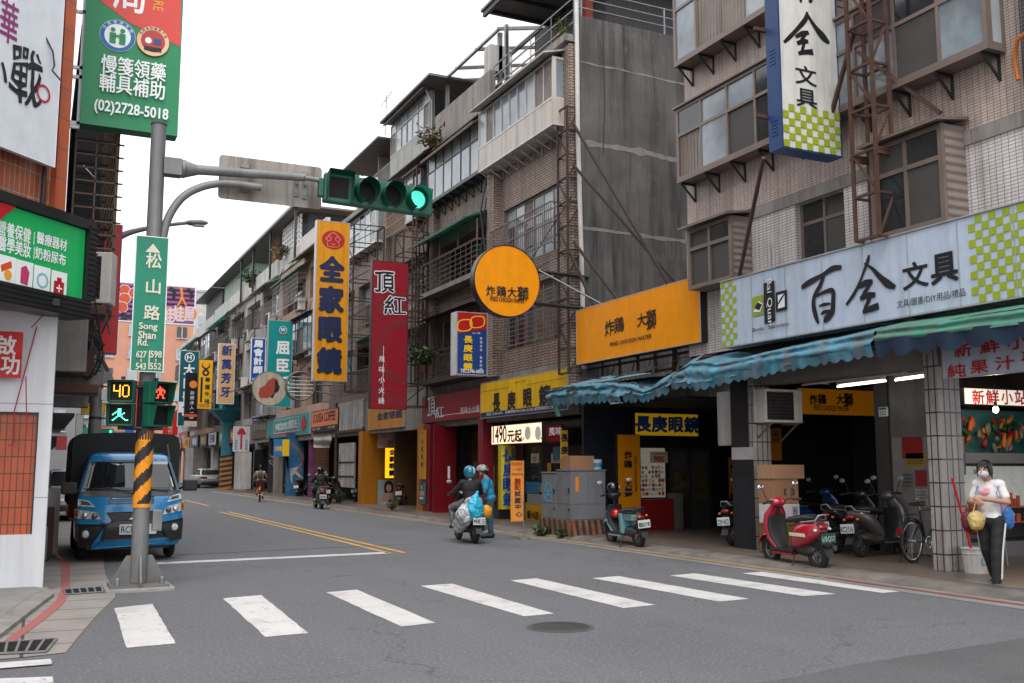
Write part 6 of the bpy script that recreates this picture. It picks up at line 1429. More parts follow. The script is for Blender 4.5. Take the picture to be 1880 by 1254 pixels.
S = sign_y('upright_sign', 'red upright sign with a blue edge behind the street lamp', 18.5, (192, 410), (214, 650), .2, face('D0201C', .1), pmat('1A3A9A', .4), fr=.012, frame=pmat('1A3A9A', .4)); S.done()
mb = MB(); [mb.beam((-.6, .1, z), (0, .1, z), .04) for z in (.4, 1.2, 2.0, 2.7)]; mb.build('arm', DARKF, S.root)
o = ac_unit((.62, 16.0, at_y(160, 556, 16).z), radians(-18), 'white louvred air conditioner beside the pharmacy light box', 1.0); o.scale = (.75, 1, 1.35)
LEFTC = mat('grubby canopy sheet', (.22, .21, .2), .7, var=.3, streak=.6)
B = thing('left_row_building', 'grubby row building along the left pavement behind the white shop', 'building', (0, 16, 0))
for nm, m, bx in (('wall', PLAST, (-6, .12, -1.3, 14, 0, 13)), ('canopy', LEFTC, (.12, .95, 3.2, 6.5, 3.15, 3.22)), ('shutter_box', LEFTC, (.12, .62, -.5, 5.0, 2.95, 3.9)), ('signboard', NAVY, (.12, .5, 7, 10, 3.3, 4.3))):
    mb = MB(); mb.box(*bx); mb.build(nm, m, B)
mb = MB(); mb.add([(.12, 1.2, 4.1), (.95, 1.2, 3.55), (.95, 3.0, 3.55), (.12, 3.0, 4.1)], [(0, 1, 2, 3)]); mb.add([(.12, 3.1, 3.9), (1.0, 3.1, 3.5), (1.0, 5.5, 3.5), (.12, 5.5, 3.9)], [(0, 1, 2, 3)]); mb.build('awning', LEFTC, B)
mb = MB(); [mb.beam((.15, 1.0, 3.1 + .06 * i), (.9, 1.0, 3.1 + .06 * i), .03) for i in range(4)]; mb.beam((.7, 1, 3.6), (1.0, 1, 3.1), .05); mb.build('folding_arm', DARKF, B)
[part(B, (0, 16, 0), 'stall_goods', (CONC, RUST, PALE, LEFTC)[i % 4], lambda m: m.box(.12, .28 + .1 * (i % 3), 18 + i * .9, 18.5 + i * .9, .1, .6 + .3 * (i % 4))) for i in range(9)]
r = random.Random(5); off_ = (0, 16, 0)
for i in range(12):
    y, z = r.uniform(-.3, 6), r.uniform(2.6, 4.0); part(B, off_, 'wall_box', r.choice([DARKF, RUST, LEFTC, ACW, GALV]), lambda m: m.box(.13, .62 + r.uniform(.03, .3), 16 + y, 16 + y + r.uniform(.15, .6), z, z + r.uniform(.08, .45)), .008)
for i in range(7):
    y = 15.4 + i * .8; part(B, off_, 'cable', DARKF, lambda m: m.tube(cr([(.64, y, 4.2), (.8 + .1 * sin(i), y + .3, 3.3), (.66, y + .9, 2.9), (.75, y + 1.6, 3.6 + .2 * (i % 3))]), .012, 5))
B = thing('left_row_building', 'far row building on the left behind the blue truck with small signs', 'building', (0, 30, 0))
for nm, m, bx in (('wall', PEACH, (-6, .1, .1, 28, 0, 12)), ('canopy', DINT, (.1, 1.0, 1, 12, 3.0, 3.1)), ('canopy', LEFTC, (.1, 1.15, 14, 26, 3.3, 3.4))): mb = MB(); mb.box(*bx); mb.build(nm, m, B)
B = thing('left_row_building', 'pale tower block at the far left end of the street', 'building', (0, 60, 0))
for nm, m, bx in (('wall', PALE, (-8, .4, 0, 60, 0, 14)), ('canopy', DINT, (.4, 1.6, 2, 50, 3.2, 3.3))): mb = MB(); mb.box(*bx); mb.build(nm, m, B)
S = sign_y('shop_sign', 'navy print shop sign with a yellow character and hexagon on the left', 24.0, (122, 713), (178, 744), .15, face('1A2238', .1), SIDE_BK, fr=.01)
S.tpx(YE, '印', 124, 739, 146, 716, bold=.03); hx = [(S.w * .72 + .17 * cos(t), S.h * .48 + .17 * sin(t)) for t in [pi * i / 3 + .3 for i in range(6)]]
S.brush(YE, [[(*p, .025), (*q, .025)] for p, q in zip(hx, hx[1:] + hx[:1])], name='emblem'); S.done()
S = Sign('shop_sign', 'slanting navy sign strip with yellow characters above the print shop sign', (1.0, 22.4, 3.55), pi / 2 - .12, 3.2, .7, .1, face('1A2238', .1), SIDE_BK, fr=.01); S.row(YE, '康健診所', .15, .1, .5, .75, bold=.03); S.done()
for lab, y, tl, br, hx_ in (('small yellow board under the print shop sign', 25, (150, 738), (192, 762), 'E0B020'), ('white paper sign hanging below the left row canopies', 30, (140, 760), (152, 800), 'C8C4BC'), ('teal street name plate far down the left side', 70, (146, 785), (166, 799), '1A9A88'),
                         ('blue shop sign glowing far down the street', 95, (232, 745), (246, 796), '2A6AC8'), ('red shop strip far down the street between the signals', 90, (247, 700), (257, 790), 'C8383A'), ('small blue board far down the street above the truck', 110, (195, 793), (212, 800), '3A7AB8'), ('red and white board far down the left side', 60, (104, 800), (122, 826), 'B84040')):
    S = sign_y('shop_sign', lab, y, tl, br, .1, face(hx_, .1), SIDE_BK, fr=.01); S.done()
o = thing('traffic_light', 'small far traffic light showing green above the blue truck', 'traffic light', tuple(at_y(183, 792, 100))); mb = MB(); mb.box(0, 1.2, 0, .3, -.25, .25); mb.build('casing', SGR, o); mb = MB(); mb.disc((.95, 0), .15, 16, y=-.02); mb.build('lens', mat('far green lens', (.02, .4, .25), .4, emit=(.05, .6, .4), est=.7), o)
mb = MB(); mb.tube([(1.2, .15, 0), (4, .15, 0), (4, .15, -5.3)], .08, 8); mb.build('pole', POLE, o)
# ---------------------------------------------------------------- right pavement
TARP = mat('torn blue tarpaulin', (.06, .21, .29), .75, var=.5, scale=3.2, streak=.9, dirt=(.17, .135, .115), bump=.8, bscale=9); t_ = TARP.node_tree
GTARP = mat('green awning sheet', (.045, .20, .145), .65, var=.4, scale=1.6, streak=.95, dirt=(.12, .10, .07), bump=.3, bscale=6)
def roll(name, label, prof, x, m, amp, scal, sag=0.0, dpt=.85, vm=None, seed=0):
    """rolled / drooping awning cloth; prof = [(u, v_top, v_bottom)] on the plane x"""
    pts = [(at_x(u, a_, x), at_x(u, b_, x)) for u, a_, b_ in prof]
    o = thing(name, label, 'awning', (x, pts[0][0].y, 0)); off = (x, pts[0][0].y, 0)
    R = []; N = 26; F = []
    for (a0, b0), (a1, b1) in zip(pts, pts[1:]):
        for k in range(N):
            t = k / N; y = a0.y + (a1.y - a0.y) * t; zt = a0.z + (a1.z - a0.z) * t; zb = b0.z + (b1.z - b0.z) * t
            F.append((y, zt, zb))
    for y, zt, zb in F:
        zm, r = (zt + zb) / 2, (zt - zb) / 2; ring = []
        for j in range(15):
            q = j / 14
            if q < .35: px_, pz = x + dpt * (1 - q / .35), zt + .22 * (1 - q / .35)
            else: a = (q - .35) / .65; px_, pz = x - .13 * sin(a * pi / 2) + .03 * sin(a * 12 + y * .7), zt - (zt - zb) * a ** 1.4
            d = noise.noise((y * 1.3 + seed, q * 13, 0)) * amp * 1.2 + noise.noise((y * 6 + seed, q * 17, 3)) * amp * .8
            ring.append((px_ + d, y, pz + d * .8))
        R.append(ring)
    mb = MB(); mb.loft(R, 0, False, True, False, False); mb.build('cloth', m, o, off)
    mb = MB()
    for i in range(len(F) - 1):
        (y0, _, z0), (y1, _, z1) = F[i], F[i + 1]
        def dr(y): return scal[0] * (.55 + .45 * abs(sin(pi * y / scal[1]))) + noise.noise((y * 3, seed, 1)) * amp
        xx = lambda y: x - .10 + .03 * sin(y * 9) + noise.noise((y * 4, 0, seed)) * amp * .6
        if amp > .03 and noise.noise((y0 * 5, 7, seed)) < -.32: continue
        mb.add([(xx(y0) - .05, y0, z0 + .03), (xx(y1) - .05, y1, z1 + .03), (xx(y1), y1, z1 - dr(y1)), (xx(y0), y0, z0 - dr(y0))], [(0, 1, 2, 3)], 0, True)
    mb.build('valance', vm or m, o, off); return o, F, off
roll('torn_awning', 'ragged torn blue awning end with hanging scallops beside the yellow optician board', [(1012, 716, 734), (1060, 705, 731), (1120, 700, 728), (1165, 703, 725), (1192, 716, 728)], 11.2, TARP, .06, (.16, .21), seed=2)
o, F, off = roll('torn_awning', 'twisted scrap of blue awning sagging under bare rusty ribs', [(1190, 716, 727), (1222, 700, 716), (1250, 678, 702), (1272, 668, 700)], 11.2, TARP, .05, (.14, .21), seed=5, dpt=.3)
mb = MB(); [mb.tube([(11.9, F[i][0], F[i][1] + .28), (11.5, F[i][0], F[i][1] + .2), (11.28, F[i][0], F[i][1] + .02), (11.22, F[i][0], F[i][2])], .012, 5) for i in range(2, len(F) - 10, 9)]; mb.tube([(11.6, F[0][0] + .3, F[0][1] + .3), (11.6, F[-1][0], F[0][1] + .42)], .02, 6); mb.build('rib', RUST, o, off)
roll('blue_awning', 'long faded blue rolled awning with a scalloped edge under the stationery board', [(1268, 666, 702), (1290, 663, 706), (1320, 668, 698), (1420, 645, 676), (1520, 625, 656), (1616, 603, 640)], 11.2, TARP, .03, (.13, .24), seed=9)
roll('green_awning', 'faded green rolled awning over the juice stall at the right edge', [(1616, 603, 628), (1720, 590, 618), (1800, 577, 606), (1960, 553, 590)], 11.15, GTARP, .012, (.24, .42), vm=mat('dark blue valance', (.012, .03, .06), .6, var=.3), seed=14)
o = thing('green_rag', 'green rag of awning cloth hanging from the torn blue end', 'cloth', (11.1, 21.0, 2.9)); mb = MB(); mb.loft([[(.05 * cos(t) + .02 * i, .1 * sin(t) - .04 * i, .35 - .12 * i + .03 * noise.noise((i, t, 0))) for t in [2 * pi * j / 10 for j in range(10)]] for i in range(5)], 0, True); mb.build('cloth', GTARP, o)
ac_unit((12.28, 14.22, at_y(1420, 776, 14.3).z), 0, 'white air conditioner with a dark fan on the tiled pillar above the boxes', 1.05)
o = thing('air_conditioner', 'tall white condenser cabinet hung at the edge of the lean-to', 'air conditioner', (12.2, 15.35, 2.0), 0, 'air conditioner units on the walls')
mb = MB(); mb.box(0, .42, 0, .75, 0, 1.06); mb.build('casing', ACW, o, bevel=.02)
mb = MB(); mb.tube([(-.01, .2, .45), (-.08, .2, .42), (.1, -.05, .4), (.3, -.08, .25), (.55, -.1, .15)], .03, 8); mb.tube([(.1, -.03, .3), (.35, -.1, .2), (.6, -.1, .02)], .02, 6); mb.build('pipe', PIPEW, o)
mb = MB(); mb.box(-.006, -.0005, .12, .3, .55, .75); mb.box(.14, .28, -.006, -.0005, .5, .53); mb.build('service_plate', DARKF, o)
ac_unit((11.75, 50.2, 9.5), -pi / 2, 'white air conditioner beside the window cage of the peach building', 1.1); ac_unit((11.7, 46, 10.1), -pi / 2, 'white air conditioner on the peach wall next to the tall orange sign', 1.2)
ac_unit((11.7, 35.0, 5.6), -pi / 2, 'air conditioner between the crimson sign and the orange sign tower', 1.2); ac_unit((11.75, 60.5, 5.3), -pi / 2, 'white air conditioner above the key cutter sign', 1.2); ac_unit((11.7, 70.5, 5.2), -pi / 2, 'air conditioner far along the row above the silver car', 1.2)
lattice('sign_frame', 'dark lattice tower behind the tall crimson hotpot sign', (11.0, 31.6, 3.6), (11.0, 31.6, 9.6), .9, RUSTD, .7, .9); lattice('sign_frame', 'dark lattice tower carrying the tall orange optician sign', (10.6, 36.2, 4.4), (10.6, 36.2, 10.8), .8, RUSTD, .7, 1.2); lattice('sign_frame', 'thin rusty lattice in front of the green awning balcony', (11.6, 32.0, 4.4), (11.6, 32.0, 12.0), .35, RUST, .8, .4); lattice('sign_frame', 'far rusty lattice above the beige brush character sign', (11.4, 68.4, 5.6), (11.4, 68.4, 12), .8, RUSTD, .9, .8)
FL = mat('lit tube', (.9, .9, .9), .4, var=0, emit=(1, .93, .85), est=2.2)
def tube_light(label, u0, v0, u1, v1, x, lit):
    a, b = at_x(u0, v0, x), at_x(u1, v1, x); o = thing('tube_light', label, 'tube light', tuple(b)); d = a - b
    mb = MB(); mb.beam((0, 0, .06), (d.x, d.y, d.z + .06), .1, .05); mb.build('batten', WHITEW, o)
    mb = MB(); mb.tube([(-.03, 0, 0), d + Vector((-.03, 0, 0))], .018, 8); mb.tube([(.04, 0, .01), d + Vector((.04, 0, .01))], .018, 8); mb.build('tube', FL if lit else PIPEW, o)
tube_light('lit fluorescent tube under the arcade ceiling above the grey scooter', 1540, 710, 1623, 700, 13.0, True); tube_light('lit fluorescent tube under the arcade ceiling next to the tiled pillar', 1646, 698, 1700, 691, 13.0, True); tube_light('unlit fluorescent tube along the arcade beam', 1475, 707, 1660, 685, 12.5, False)
p = at_y(1828, 752, 11.2); o = thing('light_bulb', 'bare lit light bulb hanging in front of the juice stall sign', 'light bulb', tuple(p)); mb = MB(); mb.ell((0, 0, 0), (.045, .045, .055), 16); mb.build('bulb', mat('lit bulb', (1, .9, .7), .3, var=0, emit=(1, .78, .5), est=9), o)
mb = MB(); mb.cyl((0, 0, .05), (0, 0, .13), .025, n=12); mb.tube([(0, 0, .13), (.01, 0, .5), (0, .1, .62)], .006, 6); mb.build('holder', DARKF, o)
bl = bpy.data.lights.new('bulb_light', 'POINT'); bl.energy = 9; bl.color = (1, .75, .48); bl.shadow_soft_size = .06; bo = bpy.data.objects.new('bulb_light', bl); COL.objects.link(bo); bo.location = p - Vector((0, 0, .12))
# grey utility cabinets on a striped plinth
o = thing('plinth', 'low concrete plinth painted in worn black and orange stripes', 'plinth', (10.7, 19.4, 0)); mb = MB()
for a, b in (((0, 0), (0, 1.5)), ((.95, 0), (0, 0))):
    n = 12
    for i in range(n): p, q = (a[0] + (b[0] - a[0]) * i / n, a[1] + (b[1] - a[1]) * i / n), (a[0] + (b[0] - a[0]) * (i + 1) / n, a[1] + (b[1] - a[1]) * (i + 1) / n); dx = (q[0] - p[0]) * .8, (q[1] - p[1]) * .8; mb.quad((*p, 0), (*q, 0), (q[0] + (dx[0] if i < n - 1 else 0), q[1] + (dx[1] if i < n - 1 else 0), .42), (p[0] + (dx[0] if i else 0), p[1] + (dx[1] if i else 0), .42), i % 2)
mb.quad((0, 0, .42), (.95, 0, .42), (.95, 1.5, .42), (0, 1.5, .42), 2); mb.build('block', [mat('worn orange stripe', (.22, .085, .035), .8, var=.5, scale=6, rust=.6), mat('worn black stripe', (.03, .026, .025), .85, var=.4, scale=6, rust=.4), KERB], o)
CAB = mat('grey cabinet paint', (.155, .16, .17), .5, var=.12, scale=3, streak=.2, rust=.05)
def cabinet(label, x0, x1, y0, y1, z1, doors):
    o = thing('utility_cabinet', label, 'utility cabinet', (x0, y0, .421), 0, 'grey utility cabinets'); w, d, h = x1 - x0, y1 - y0, z1 - .421
    mb = MB(); mb.box(0, w, 0, d, 0, h); mb.box(-.02, w + .02, -.02, d + .02, h, h + .03); mb.build('body', CAB, o, bevel=.008)
    for i in range(doors):
        a, b = d * i / doors, d * (i + 1) / doors
        mb = MB(); mb.box(-.012, -.001, a + .015, b - .015, .35, h - .03); mb.box(-.012, -.001, a + .015, b - .015, .02, .34); dd = mb.build('door', CAB, o)
        mb = MB(); mb.box(-.03, -.0125, a + .06, a + .1, h * .55, h * .65); mb.box(-.03, -.0125, a + .06, a + .09, .2, .26); mb.build('handle', DARKF, dd)
    mb = MB(); mb.box(.02, w * .49, -.012, -.001, .35, h - .03); mb.box(.02, w - .02, -.012, -.001, .02, .34); mb.box(w * .5, w - .02, -.012, -.001, .35, h - .03); mb.build('side_panel', CAB, o); return o
cabinet('large grey utility cabinet with an orange tag on the striped plinth', 10.74, 11.62, 19.46, 20.1, 1.5, 1); mb = MB(); mb.box(.10, .18, -.016, -.0125, .62, .95); mb.build('orange_tag', pmat('D87A1A'), bpy.data.objects['utility_cabinet'])
oc = cabinet('smaller grey utility cabinet with blue round graffiti on its side', 10.74, 11.3, 20.16, 20.86, 1.44, 1); mb = MB()
for cz, ry, rz_ in ((.66, .17, .16), (.5, .2, .13)):
    for i in range(24):
        a, b = 2 * pi * i / 24, 2 * pi * (i + 1) / 24; mb.quad(*[(-.014, .35 + ry * s_ * cos(t), cz + rz_ * s_ * sin(t)) for t, s_ in ((a, 1), (b, 1), (b, .72), (a, .72))])
mb.build('graffiti', pmat('3A9AB8'), oc)
def carton(label, x, y, z, w, d, h, m, rz=0.0, marks=None, group='cardboard boxes'):
    o = thing('cardboard_box', label, 'box', (x, y, z), rz, group); mb = MB(); mb.box(0, w, 0, d, 0, h); mb.build('box', m, o, bevel=.006)
    mb = MB(); mb.box(.0, w, -.002, -.0006, h * .49, h * .5) if not marks else None
    if marks: 
        for t, a, b, c, e, mm in marks: q = MB(); lay(q, t, a * w, b * h, c * w, e * h, -.003, bold=.02); q.build('print', mm, o)
    mb = MB(); mb.box(w * .46, w * .54, .0, d, h + .0005, h + .002); mb.build('tape', pmat('A8845A'), o); return o
CB = mat('cardboard', (.27, .135, .07), .8, var=.15); CB2 = mat('pale cardboard', (.33, .18, .1), .8, var=.15); CBW = mat('white printed carton', (.5, .48, .48), .7, var=.1)
carton('brown cardboard box on top of the grey utility cabinets', 10.8, 19.6, 1.532, .62, .4, .3, CB)
cb = at_y(1421, 925, 13.7); cx = cb.x
carton('white printed carton at the bottom of the box stack by the pillar', cx, 13.7, .62, .56, .4, .33, CBW, marks=[('東坡太太', .06, .1, .2, .8, RED), ('美食世界', .72, .1, .2, .8, pmat('2A3A70'))]); carton('middle plain brown box of the stack by the pillar', cx, 13.7, .952, .55, .4, .43, CB, marks=[('[ ]', .42, .35, .4, .25, BK)]); carton('flat pale brown box on top of the stack by the pillar', cx - .02, 13.68, 1.384, .7, .42, .24, CB2)
o = thing('yellow_crate', 'yellow plastic crate under the box stack by the pillar', 'crate', (cx, 13.7, .102)); mb = MB(); mb.box(0, .58, 0, .4, 0, .515); [mb.box(-.01, .59, -.01, .41, z, z + .03) for z in (.03, .25, .486)]; mb.build('crate', pmat('6A5418', .7), o)
o = thing('plastic_tub', 'small white and blue plastic tub beside the box on the grey cabinets', 'tub', (11.5, 19.6, 1.532)); mb = MB(); mb.cyl((0, 0, 0), (0, 0, .22), .09, .11, 18); mb.build('tub', pmat('A8B4BC'), o); mb = MB(); mb.cyl((0, 0, .06), (0, 0, .14), .1075, .1085, 18, caps=False); mb.build('blue_band', pmat('2A78A0'), o)
# bucket, mop, stool
bk = at_z(1792, 1052, .1); o = thing('bucket', 'white plastic bucket on the pavement beside the woman', 'bucket', (bk.x, bk.y, .103)); mb = MB(); mb.tube([(0, 0, 0), (0, 0, .34)], [.155, .18], 24, caps=True); mb.torus((0, 0, .34), .182, .012, 'z', 24, 6); mb.torus((0, 0, .27), .178, .008, 'z', 24, 6); mb.build('pail', ACW, o)
mb = MB(); lay(mb, 'LL', -.08, .12, .16, .1, -.176, bold=.02); mb.build('print', pmat('2A8A9A'), o)
o = thing('mop', 'red mop handle leaning from the bucket to the tiled pillar', 'mop', (bk.x, bk.y, .12)); p2 = at_y(1748, 878, bk.y + .05) - Vector((bk.x, bk.y, .12)); mb = MB(); mb.tube([(0, -.02, .02), p2], .017, 8); mb.build('handle', pmat('B3101A', .4), o); mb = MB(); mb.ell((0, 0, .08), (.09, .09, .09), 10); mb.build('mop_head', pmat('9A948A', .9), o)
st = at_z(1852, 1040, .1); o = thing('stool', 'metal legged chair half hidden behind the woman', 'chair', (st.x - .1, st.y + .3, .102)); mb = MB(); [mb.tube([(x, y, 0), (x * .9, y * .9, .46)], .014, 6) for x in (-.2, .2) for y in (-.2, .2)]; mb.build('legs', GALV, o); mb = MB(); mb.box(-.2, .2, -.2, .2, .46, .5); mb.build('seat', pmat('6A1420'), o, bevel=.01); mb = MB(); mb.box(-.2, .2, .17, .2, .62, .85); mb.build('backrest', pmat('6A1420'), o, bevel=.01)
# juice stall interior
o = thing('display_case', 'lit stall display case full of plants and toy fish behind the woman', 'display case', (SX + .12, SY, .1)); mb = MB()
mb.box(0, 3.5, .0, .8, 0, .25); mb.box(0, 3.5, .7, .8, .25, 2.5); mb.box(0, 3.5, 0, .7, 1.55, 1.72); mb.build('frame', mat('stall steel', (.10, .09, .09), .4, metal=.3, var=.2), o)
mb = MB(); mb.box(.02, 3.5, .66, .69, 1.73, 2.48); mb.build('teal_back', mat('teal backdrop', (.03, .16, .16), .5, var=.3, scale=4), o)
r = random.Random(3); pl_ = [pmat(c, .5, var=.3) for c in ('1E4A22', 'B8501A', '3A5A28', 'A8201A', 'D07A20', '6A7A60', '8A8A80')]
for i in range(64):
    m = MB(); x, z = .06 + r.random() * 2.0, 1.78 + r.random() * .55; m.ell((x, .25 + r.random() * .3, z), (.025 + r.random() * .05, .04, .03 + r.random() * .11), 10, rot=Matrix.Rotation(r.uniform(-1, 1), 3, 'Y')); m.v = [(a + .03 * noise.noise((a * 9, b * 9, c * 9)), b, c + .03 * noise.noise((c * 9, a * 9, i))) for a, b, c in m.v]; m.build('ornament', r.choice(pl_), o)
mb = MB(); mb.box(.1, 3.5, .3, .32, .8, 1.5); pn = mb.build('lit_panel', mat('lit menu panel', (.35, .36, .34), .5, var=.35, scale=6, emit=(.30, .31, .28), est=.25), o)
mb = MB(); [mb.box(.1, 3.5, .05, .28, z, z + .02) for z in (.55, .8)]; [mb.cyl((.3 + .09 * i, .15, .82 + (i % 2) * .0), (.3 + .09 * i, .15, .95 + .05 * (i % 3)), .03, n=8) for i in range(14)]; [mb.box(.3 + .15 * i, .4 + .15 * i, .1, .2, .57, .7) for i in range(8)]; mb.build('jars', pl_[1], o)
mb = MB(); lay(mb, 'NO', .6, 1.36, .12, .09, .296, bold=.02); mb.build('lettering', BK, o)
for lab, pl0, uv0, uv1, hx_, tx in (('blue green poster high on the tiled pillar', 'y', (1749, 752), (1768, 788), '1E4A5A', None), ('blue orange gradient poster on the tiled pillar', 'y', (1739, 800), (1774, 872), '5A5F78', '宇宙實相')):
    S = sign_y('poster', lab, 10.78, uv0, uv1, .006, pmat(hx_, .4, var=.3, scale=7), None, fr=.002)
    if tx: S.rect(pmat('B08A70', var=.2), .01, S.w - .01, S.h * .55, S.h - .01); S.text(BK, tx, S.w * .15, S.h * .82, S.w * .7, S.h * .1); S.rect(pmat('A8A4A0'), S.w * .12, S.w * .85, S.h * .25, S.h * .48)
    S.done()
for lab, u0, v0, u1, v1, hx_ in (('red diamond blessing paper on the stall door', 1655, 803, 1695, 842, '8A1A1C'), ('yellow notice card on the stall door', 1662, 832, 1700, 856, '9A7A2A'), ('red paper notice on the stall wall', 1680, 863, 1702, 893, '8A2420'), ('white printed notice under the red paper', 1680, 897, 1704, 927, '9A9A96'), ('pale notice with dense print beside the bicycle', 1655, 865, 1680, 900, '7A7A78')):
    S = sign_x('notice', lab, SX - .035, (u0, v0), (u1, v1), .004, pmat(hx_, .6, var=.2), None, fr=.001, group='notices on the stall wall')
    if 'white' in lab or 'dense' in lab or 'yellow' in lab: S.texts(BK, [('歡迎光臨請按電鈴', S.w * .1, S.h * (.15 + .2 * k), S.w * .8, S.h * .12) for k in range(4)])
    S.done()
# plants
def plant(name, label, loc, n, r, h, m, cat='plant', droop=.5, pot=True, leaf=.16, seed=0, group=None):
    o = thing(name, label, cat, loc, 0, group); q = random.Random(seed); mb = MB(); st = MB()
    for i in range(n):
        a = q.uniform(0, 2 * pi); k = q.uniform(.3, 1); tip = Vector((cos(a) * r * k, sin(a) * r * k, h * q.uniform(.35, 1)))
        st.tube([(0, 0, 0), tip * .5 + Vector((0, 0, h * .15)), tip], .006, 4)
        for j in range(5):
            c = tip * (j + 2) / 6 + Vector((q.uniform(-.5, .5), q.uniform(-.5, .5), q.uniform(-.3, .3))) * r * .35
            d = Vector((q.uniform(-1, 1), q.uniform(-1, 1), q.uniform(-droop, .6))).normalized() * leaf * q.uniform(.6, 1.3); w = d.cross(Vector((q.uniform(-1, 1), q.uniform(-1, 1), 1))).normalized() * leaf * .2
            mb.add([c, c + d * .5 + w, c + d, c + d * .5 - w], [(0, 1, 2, 3)], q.randrange(2))
    mb.build('leaves', m, o); st.build('stems', m[1], o)
    if pot: p = MB(); p.tube([(0, 0, -.2), (0, 0, .02)], [.1, .14], 12); p.build('pot', pmat('6A3A2A', .8), o)
LF = [mat('leaf green', (.05, .085, .022), .5, var=.3), mat('dark leaf', (.025, .05, .014), .5, var=.3)]; DRY = [mat('dry leaf', (.14, .12, .05), .7, var=.3), mat('brown stem', (.09, .06, .03), .8)]
plant('balcony_plant', 'leafy green plant spilling over the dark balcony beside the blue sign', (11.5, 30.9, 4.9), 46, .75, .7, LF, leaf=.24, seed=1)
plant('fern', 'dry fern growing on the roof edge below the windowed rooftop room', (11.6, 30.6, 12.3), 40, .6, .75, DRY, pot=False, leaf=.22, seed=2); plant('roof_plant', 'small bush on a parapet above the tall orange sign', (11.9, 38.8, 12.7), 24, .4, .7, DRY, leaf=.18, seed=3)
plant('roof_plant', 'reddish plants trailing over the lattice roof parapet', (11.8, 54.5, 13.2), 40, .8, .6, [mat('red leaf', (.20, .07, .04), .6, var=.4), LF[0]], leaf=.25, seed=4); plant('roof_plant', 'green bush on the pale parapet before the far roof room', (11.7, 62.5, 12.9), 36, .8, .9, LF, leaf=.3, seed=5)
for i, (lab, l, n, r, h) in enumerate((('weeds at the foot of the striped plinth', (10.62, 20.6, .02), 40, .28, .22), ('weed clump beside the flag pole base', (10.66, 19.75, .03), 22, .16, .18), ('weed clump at the foot of the second orange pillar', (11.2, 33.0, .1), 26, .25, .4), ('potted weeds at the foot of the orange poster pillar', (11.3, 39.8, .1), 26, .3, .6))): plant('weed_clump', lab, l, n, r, h, LF, pot=False, leaf=.12, seed=20 + i)
plant('roof_plant', 'yellowish shoots on the concrete parapet of the brick building', (11.95, 21.9, 12.75), 14, .25, .6, [mat('yellow leaf', (.25, .2, .03), .6), LF[0]], pot=False, leaf=.15, seed=9)
o = thing('tv_antenna', 'thin roof antenna on the eave behind the traffic light', 'antenna', (11.8, 36.2, 14.5)); mb = MB(); mb.tube([(0, 0, 0), (0, 0, 1.6)], .02, 6); mb.tube([(-.1, -1, 1.4), (.1, 1, 1.5)], .014, 5); [mb.tube([(-.45, -1 + .25 * i, 1.4 + .012 * i), (.45, -1 + .25 * i, 1.4 + .012 * i)], .008, 4) for i in range(9)]; mb.build('antenna', GALV, o)
# teal steel tower with a railed platform
TW = at_z(413, 899.6, 0); TT = mat('teal steel', (.03, .20, .24), .5, var=.25, scale=1.5, streak=.3)
o = thing('platform_tower', 'teal steel column with a railed platform and striped foot far along the right kerb', 'tower', (TW.x, TW.y, 0)); mb = MB(); mb.box(-.32, .32, -.3, .3, 2.3, 5.2); mb.build('column', TT, o)
mb = MB(); k = 14
for i in range(k):
    z0, z1 = 2.3 * i / k, 2.3 * (i + 1) / k; mb.quad((-.36, -.36, z0), (.36, -.36, z0 + .12), (.36, -.36, z1 + .12), (-.36, -.36, z1), i % 2); mb.quad((-.36, .36, z0), (-.36, -.36, z0), (-.36, -.36, z1), (-.36, .36, z1), i % 2)
mb.build('striped_foot', [mat('faded orange', (.40, .17, .04), .7, var=.3), mat('faded black', (.03, .026, .024), .7, var=.3)], o)
mb = MB(); mb.add([(-.35, -.35, 4.6), (.35, -.35, 4.6), (.35, .35, 4.6), (-.35, .35, 4.6), (-1.1, -.9, 5.35), (1.1, -.9, 5.35), (1.1, .9, 5.35), (-1.1, .9, 5.35)], [(0, 1, 5, 4), (1, 2, 6, 5), (2, 3, 7, 6), (3, 0, 4, 7), (4, 5, 6, 7)]); mb.box(-1.15, 1.15, -.95, .95, 5.36, 5.45); mb.build('platform', TT, o)
mb = MB()
for z in (5.9, 6.35): mb.beam((-1.12, -.92, z), (1.12, -.92, z), .05); mb.beam((-1.12, -.92, z), (-1.12, .92, z), .05); mb.beam((1.12, -.92, z), (1.12, .92, z), .05)
[mb.beam((-1.12 + .32 * i, -.92, 5.45), (-1.12 + .32 * i, -.92, 6.35), .03) for i in range(8)]; mb.build('railing', TT, o)
mb = MB(); mb.box(-.5, .75, -.5, .4, 5.451, 7.0); mb.build('tank_box', mat('bright teal box', (.02, .30, .38), .45, var=.15), o, bevel=.03)
